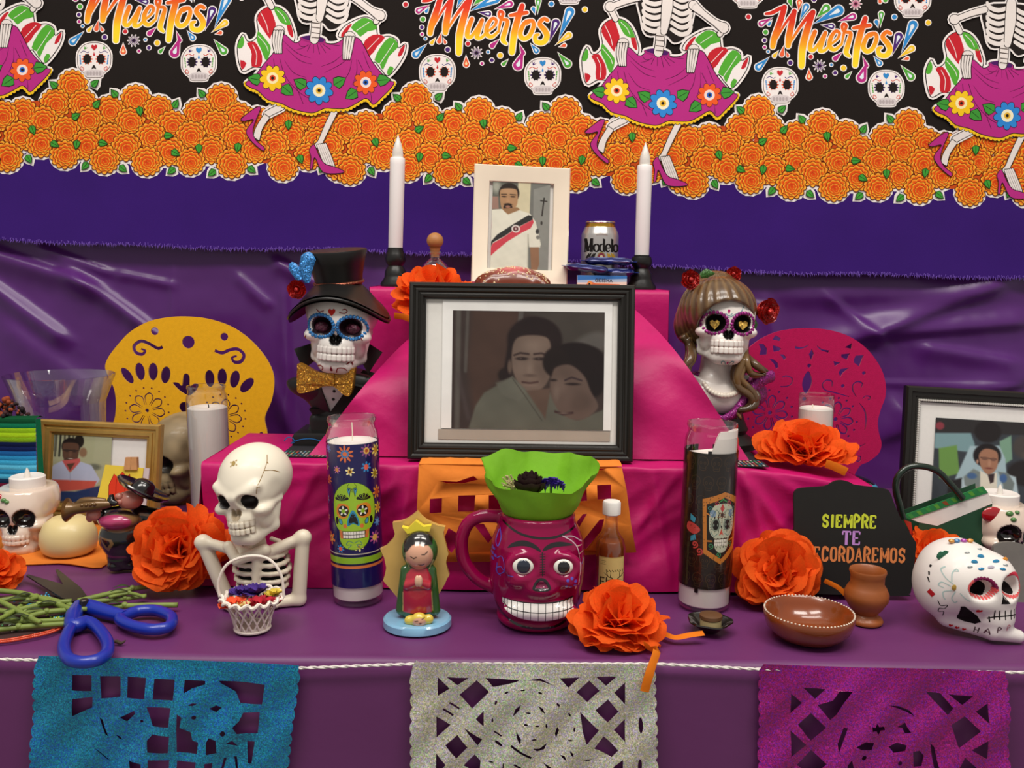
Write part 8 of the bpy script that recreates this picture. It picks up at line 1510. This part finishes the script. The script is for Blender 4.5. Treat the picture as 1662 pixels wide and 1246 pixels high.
# ---- sweet bread on the top step, runners under the busts
l = P(832, 470, 1.305); l = P(832, 462, 1.345); l.z = T+Z2+.0008; k = kat(l); 
def bread(p):
    d = sd_ell(p, (0, 0, 6), (62, 26, 26)); an = np.arctan2(p[:, 1]*2.2, p[:, 0]); d = smin(d, sd_ell(p, (6, -2, 22), (22, 14, 10)), 8)
    for x in (-46, -24, 4, 30, 50): d = smin(d, sd_cap(p, (x*.5, -4, 26-abs(x)*.08), (x, -16, 4), 7, 8), 5)
    return smax(d, -p[:, 2]+.4, 1)
def brc(v): C = np.tile(lc('#6e2c10'), (len(v), 1)); m = np.exp(-((v[:, 0]-0)/30)**2)*np.clip((v[:, 2]-20)/10, 0, 1); C += (m*.8)[:, None]*(lc('#d86a6a')-C); return C
hold = []; t = thing('sweet_bread', 'glossy brown sweet bread with pink sugar and sesame seeds before the white frame', 'bread', l); sculpt('loaf', bread, (-66, -34, -1), (66, 34, 38), 70, cer('bread_crust', .3, .4), t, brc, k, None, hold)
random.seed(8); bv = hold[0]; b = B(k)
for i in range(110):
    x, y = random.uniform(-56, 56), random.uniform(-24, 12); hit, nm, _, _ = bv.ray_cast(Vector((x, y, 100)), Vector((0, 0, -1)))
    if hit is not None and hit.z > 6: b.ell((0, 0, 0), (2, 1.1, .7), 6, X=Matrix.Translation(hit+nm*.3) @ nm.to_track_quat('Z', 'Y').to_matrix().to_4x4() @ Matrix.Rotation(random.random()*6, 4, 'Z'), m=4)
b.build('sesame_seeds', M('sesame', '#e2cfa0', .6), t, kind='stuff', label='sesame seeds scattered over the crust')
for px0, px1, y0, y1, lb in ((452, 560, 742, 705, 'embroidered dark runner under the gentleman bust'), (1120, 1246, 757, 722, 'embroidered dark runner under the lady bust')):
    a0, a1 = G(px0, y0, ST), G(px1, y0, ST); yb = G(px0, y1, ST).y; t = thing('embroidered_runner', lb, 'runner', Vector(((a0.x+a1.x)/2, a0.y, ST))); hw = (a1.x-a0.x)/2; b = B(1); b.box((0, (yb-a0.y)/2, .0008), (hw, (yb-a0.y)/2, .0005)); b.build('cloth_base', M('runner_dark', '#141019', .9), t, smooth=False)
    a = Art(); random.seed(int(px0)); n = int(hw*2/.0045)
    for i in range(n):
        for j in range(7): x = -hw+.003+i*.0045; y = .002+j*.005; c = random.choice(['#c8c0b8', '#b8324a', '#2a7a9a', '#d88a3a', '#3a8a5a', '#c8c0b8']); a.poly([(x-.0016, y), (x, y-.0018), (x+.0016, y), (x, y+.0018)], c, 1)
    a.build('embroidery', lambda U, V, Hh: np.stack([U, V, .0014+Hh], 1), t, eps=.0001)
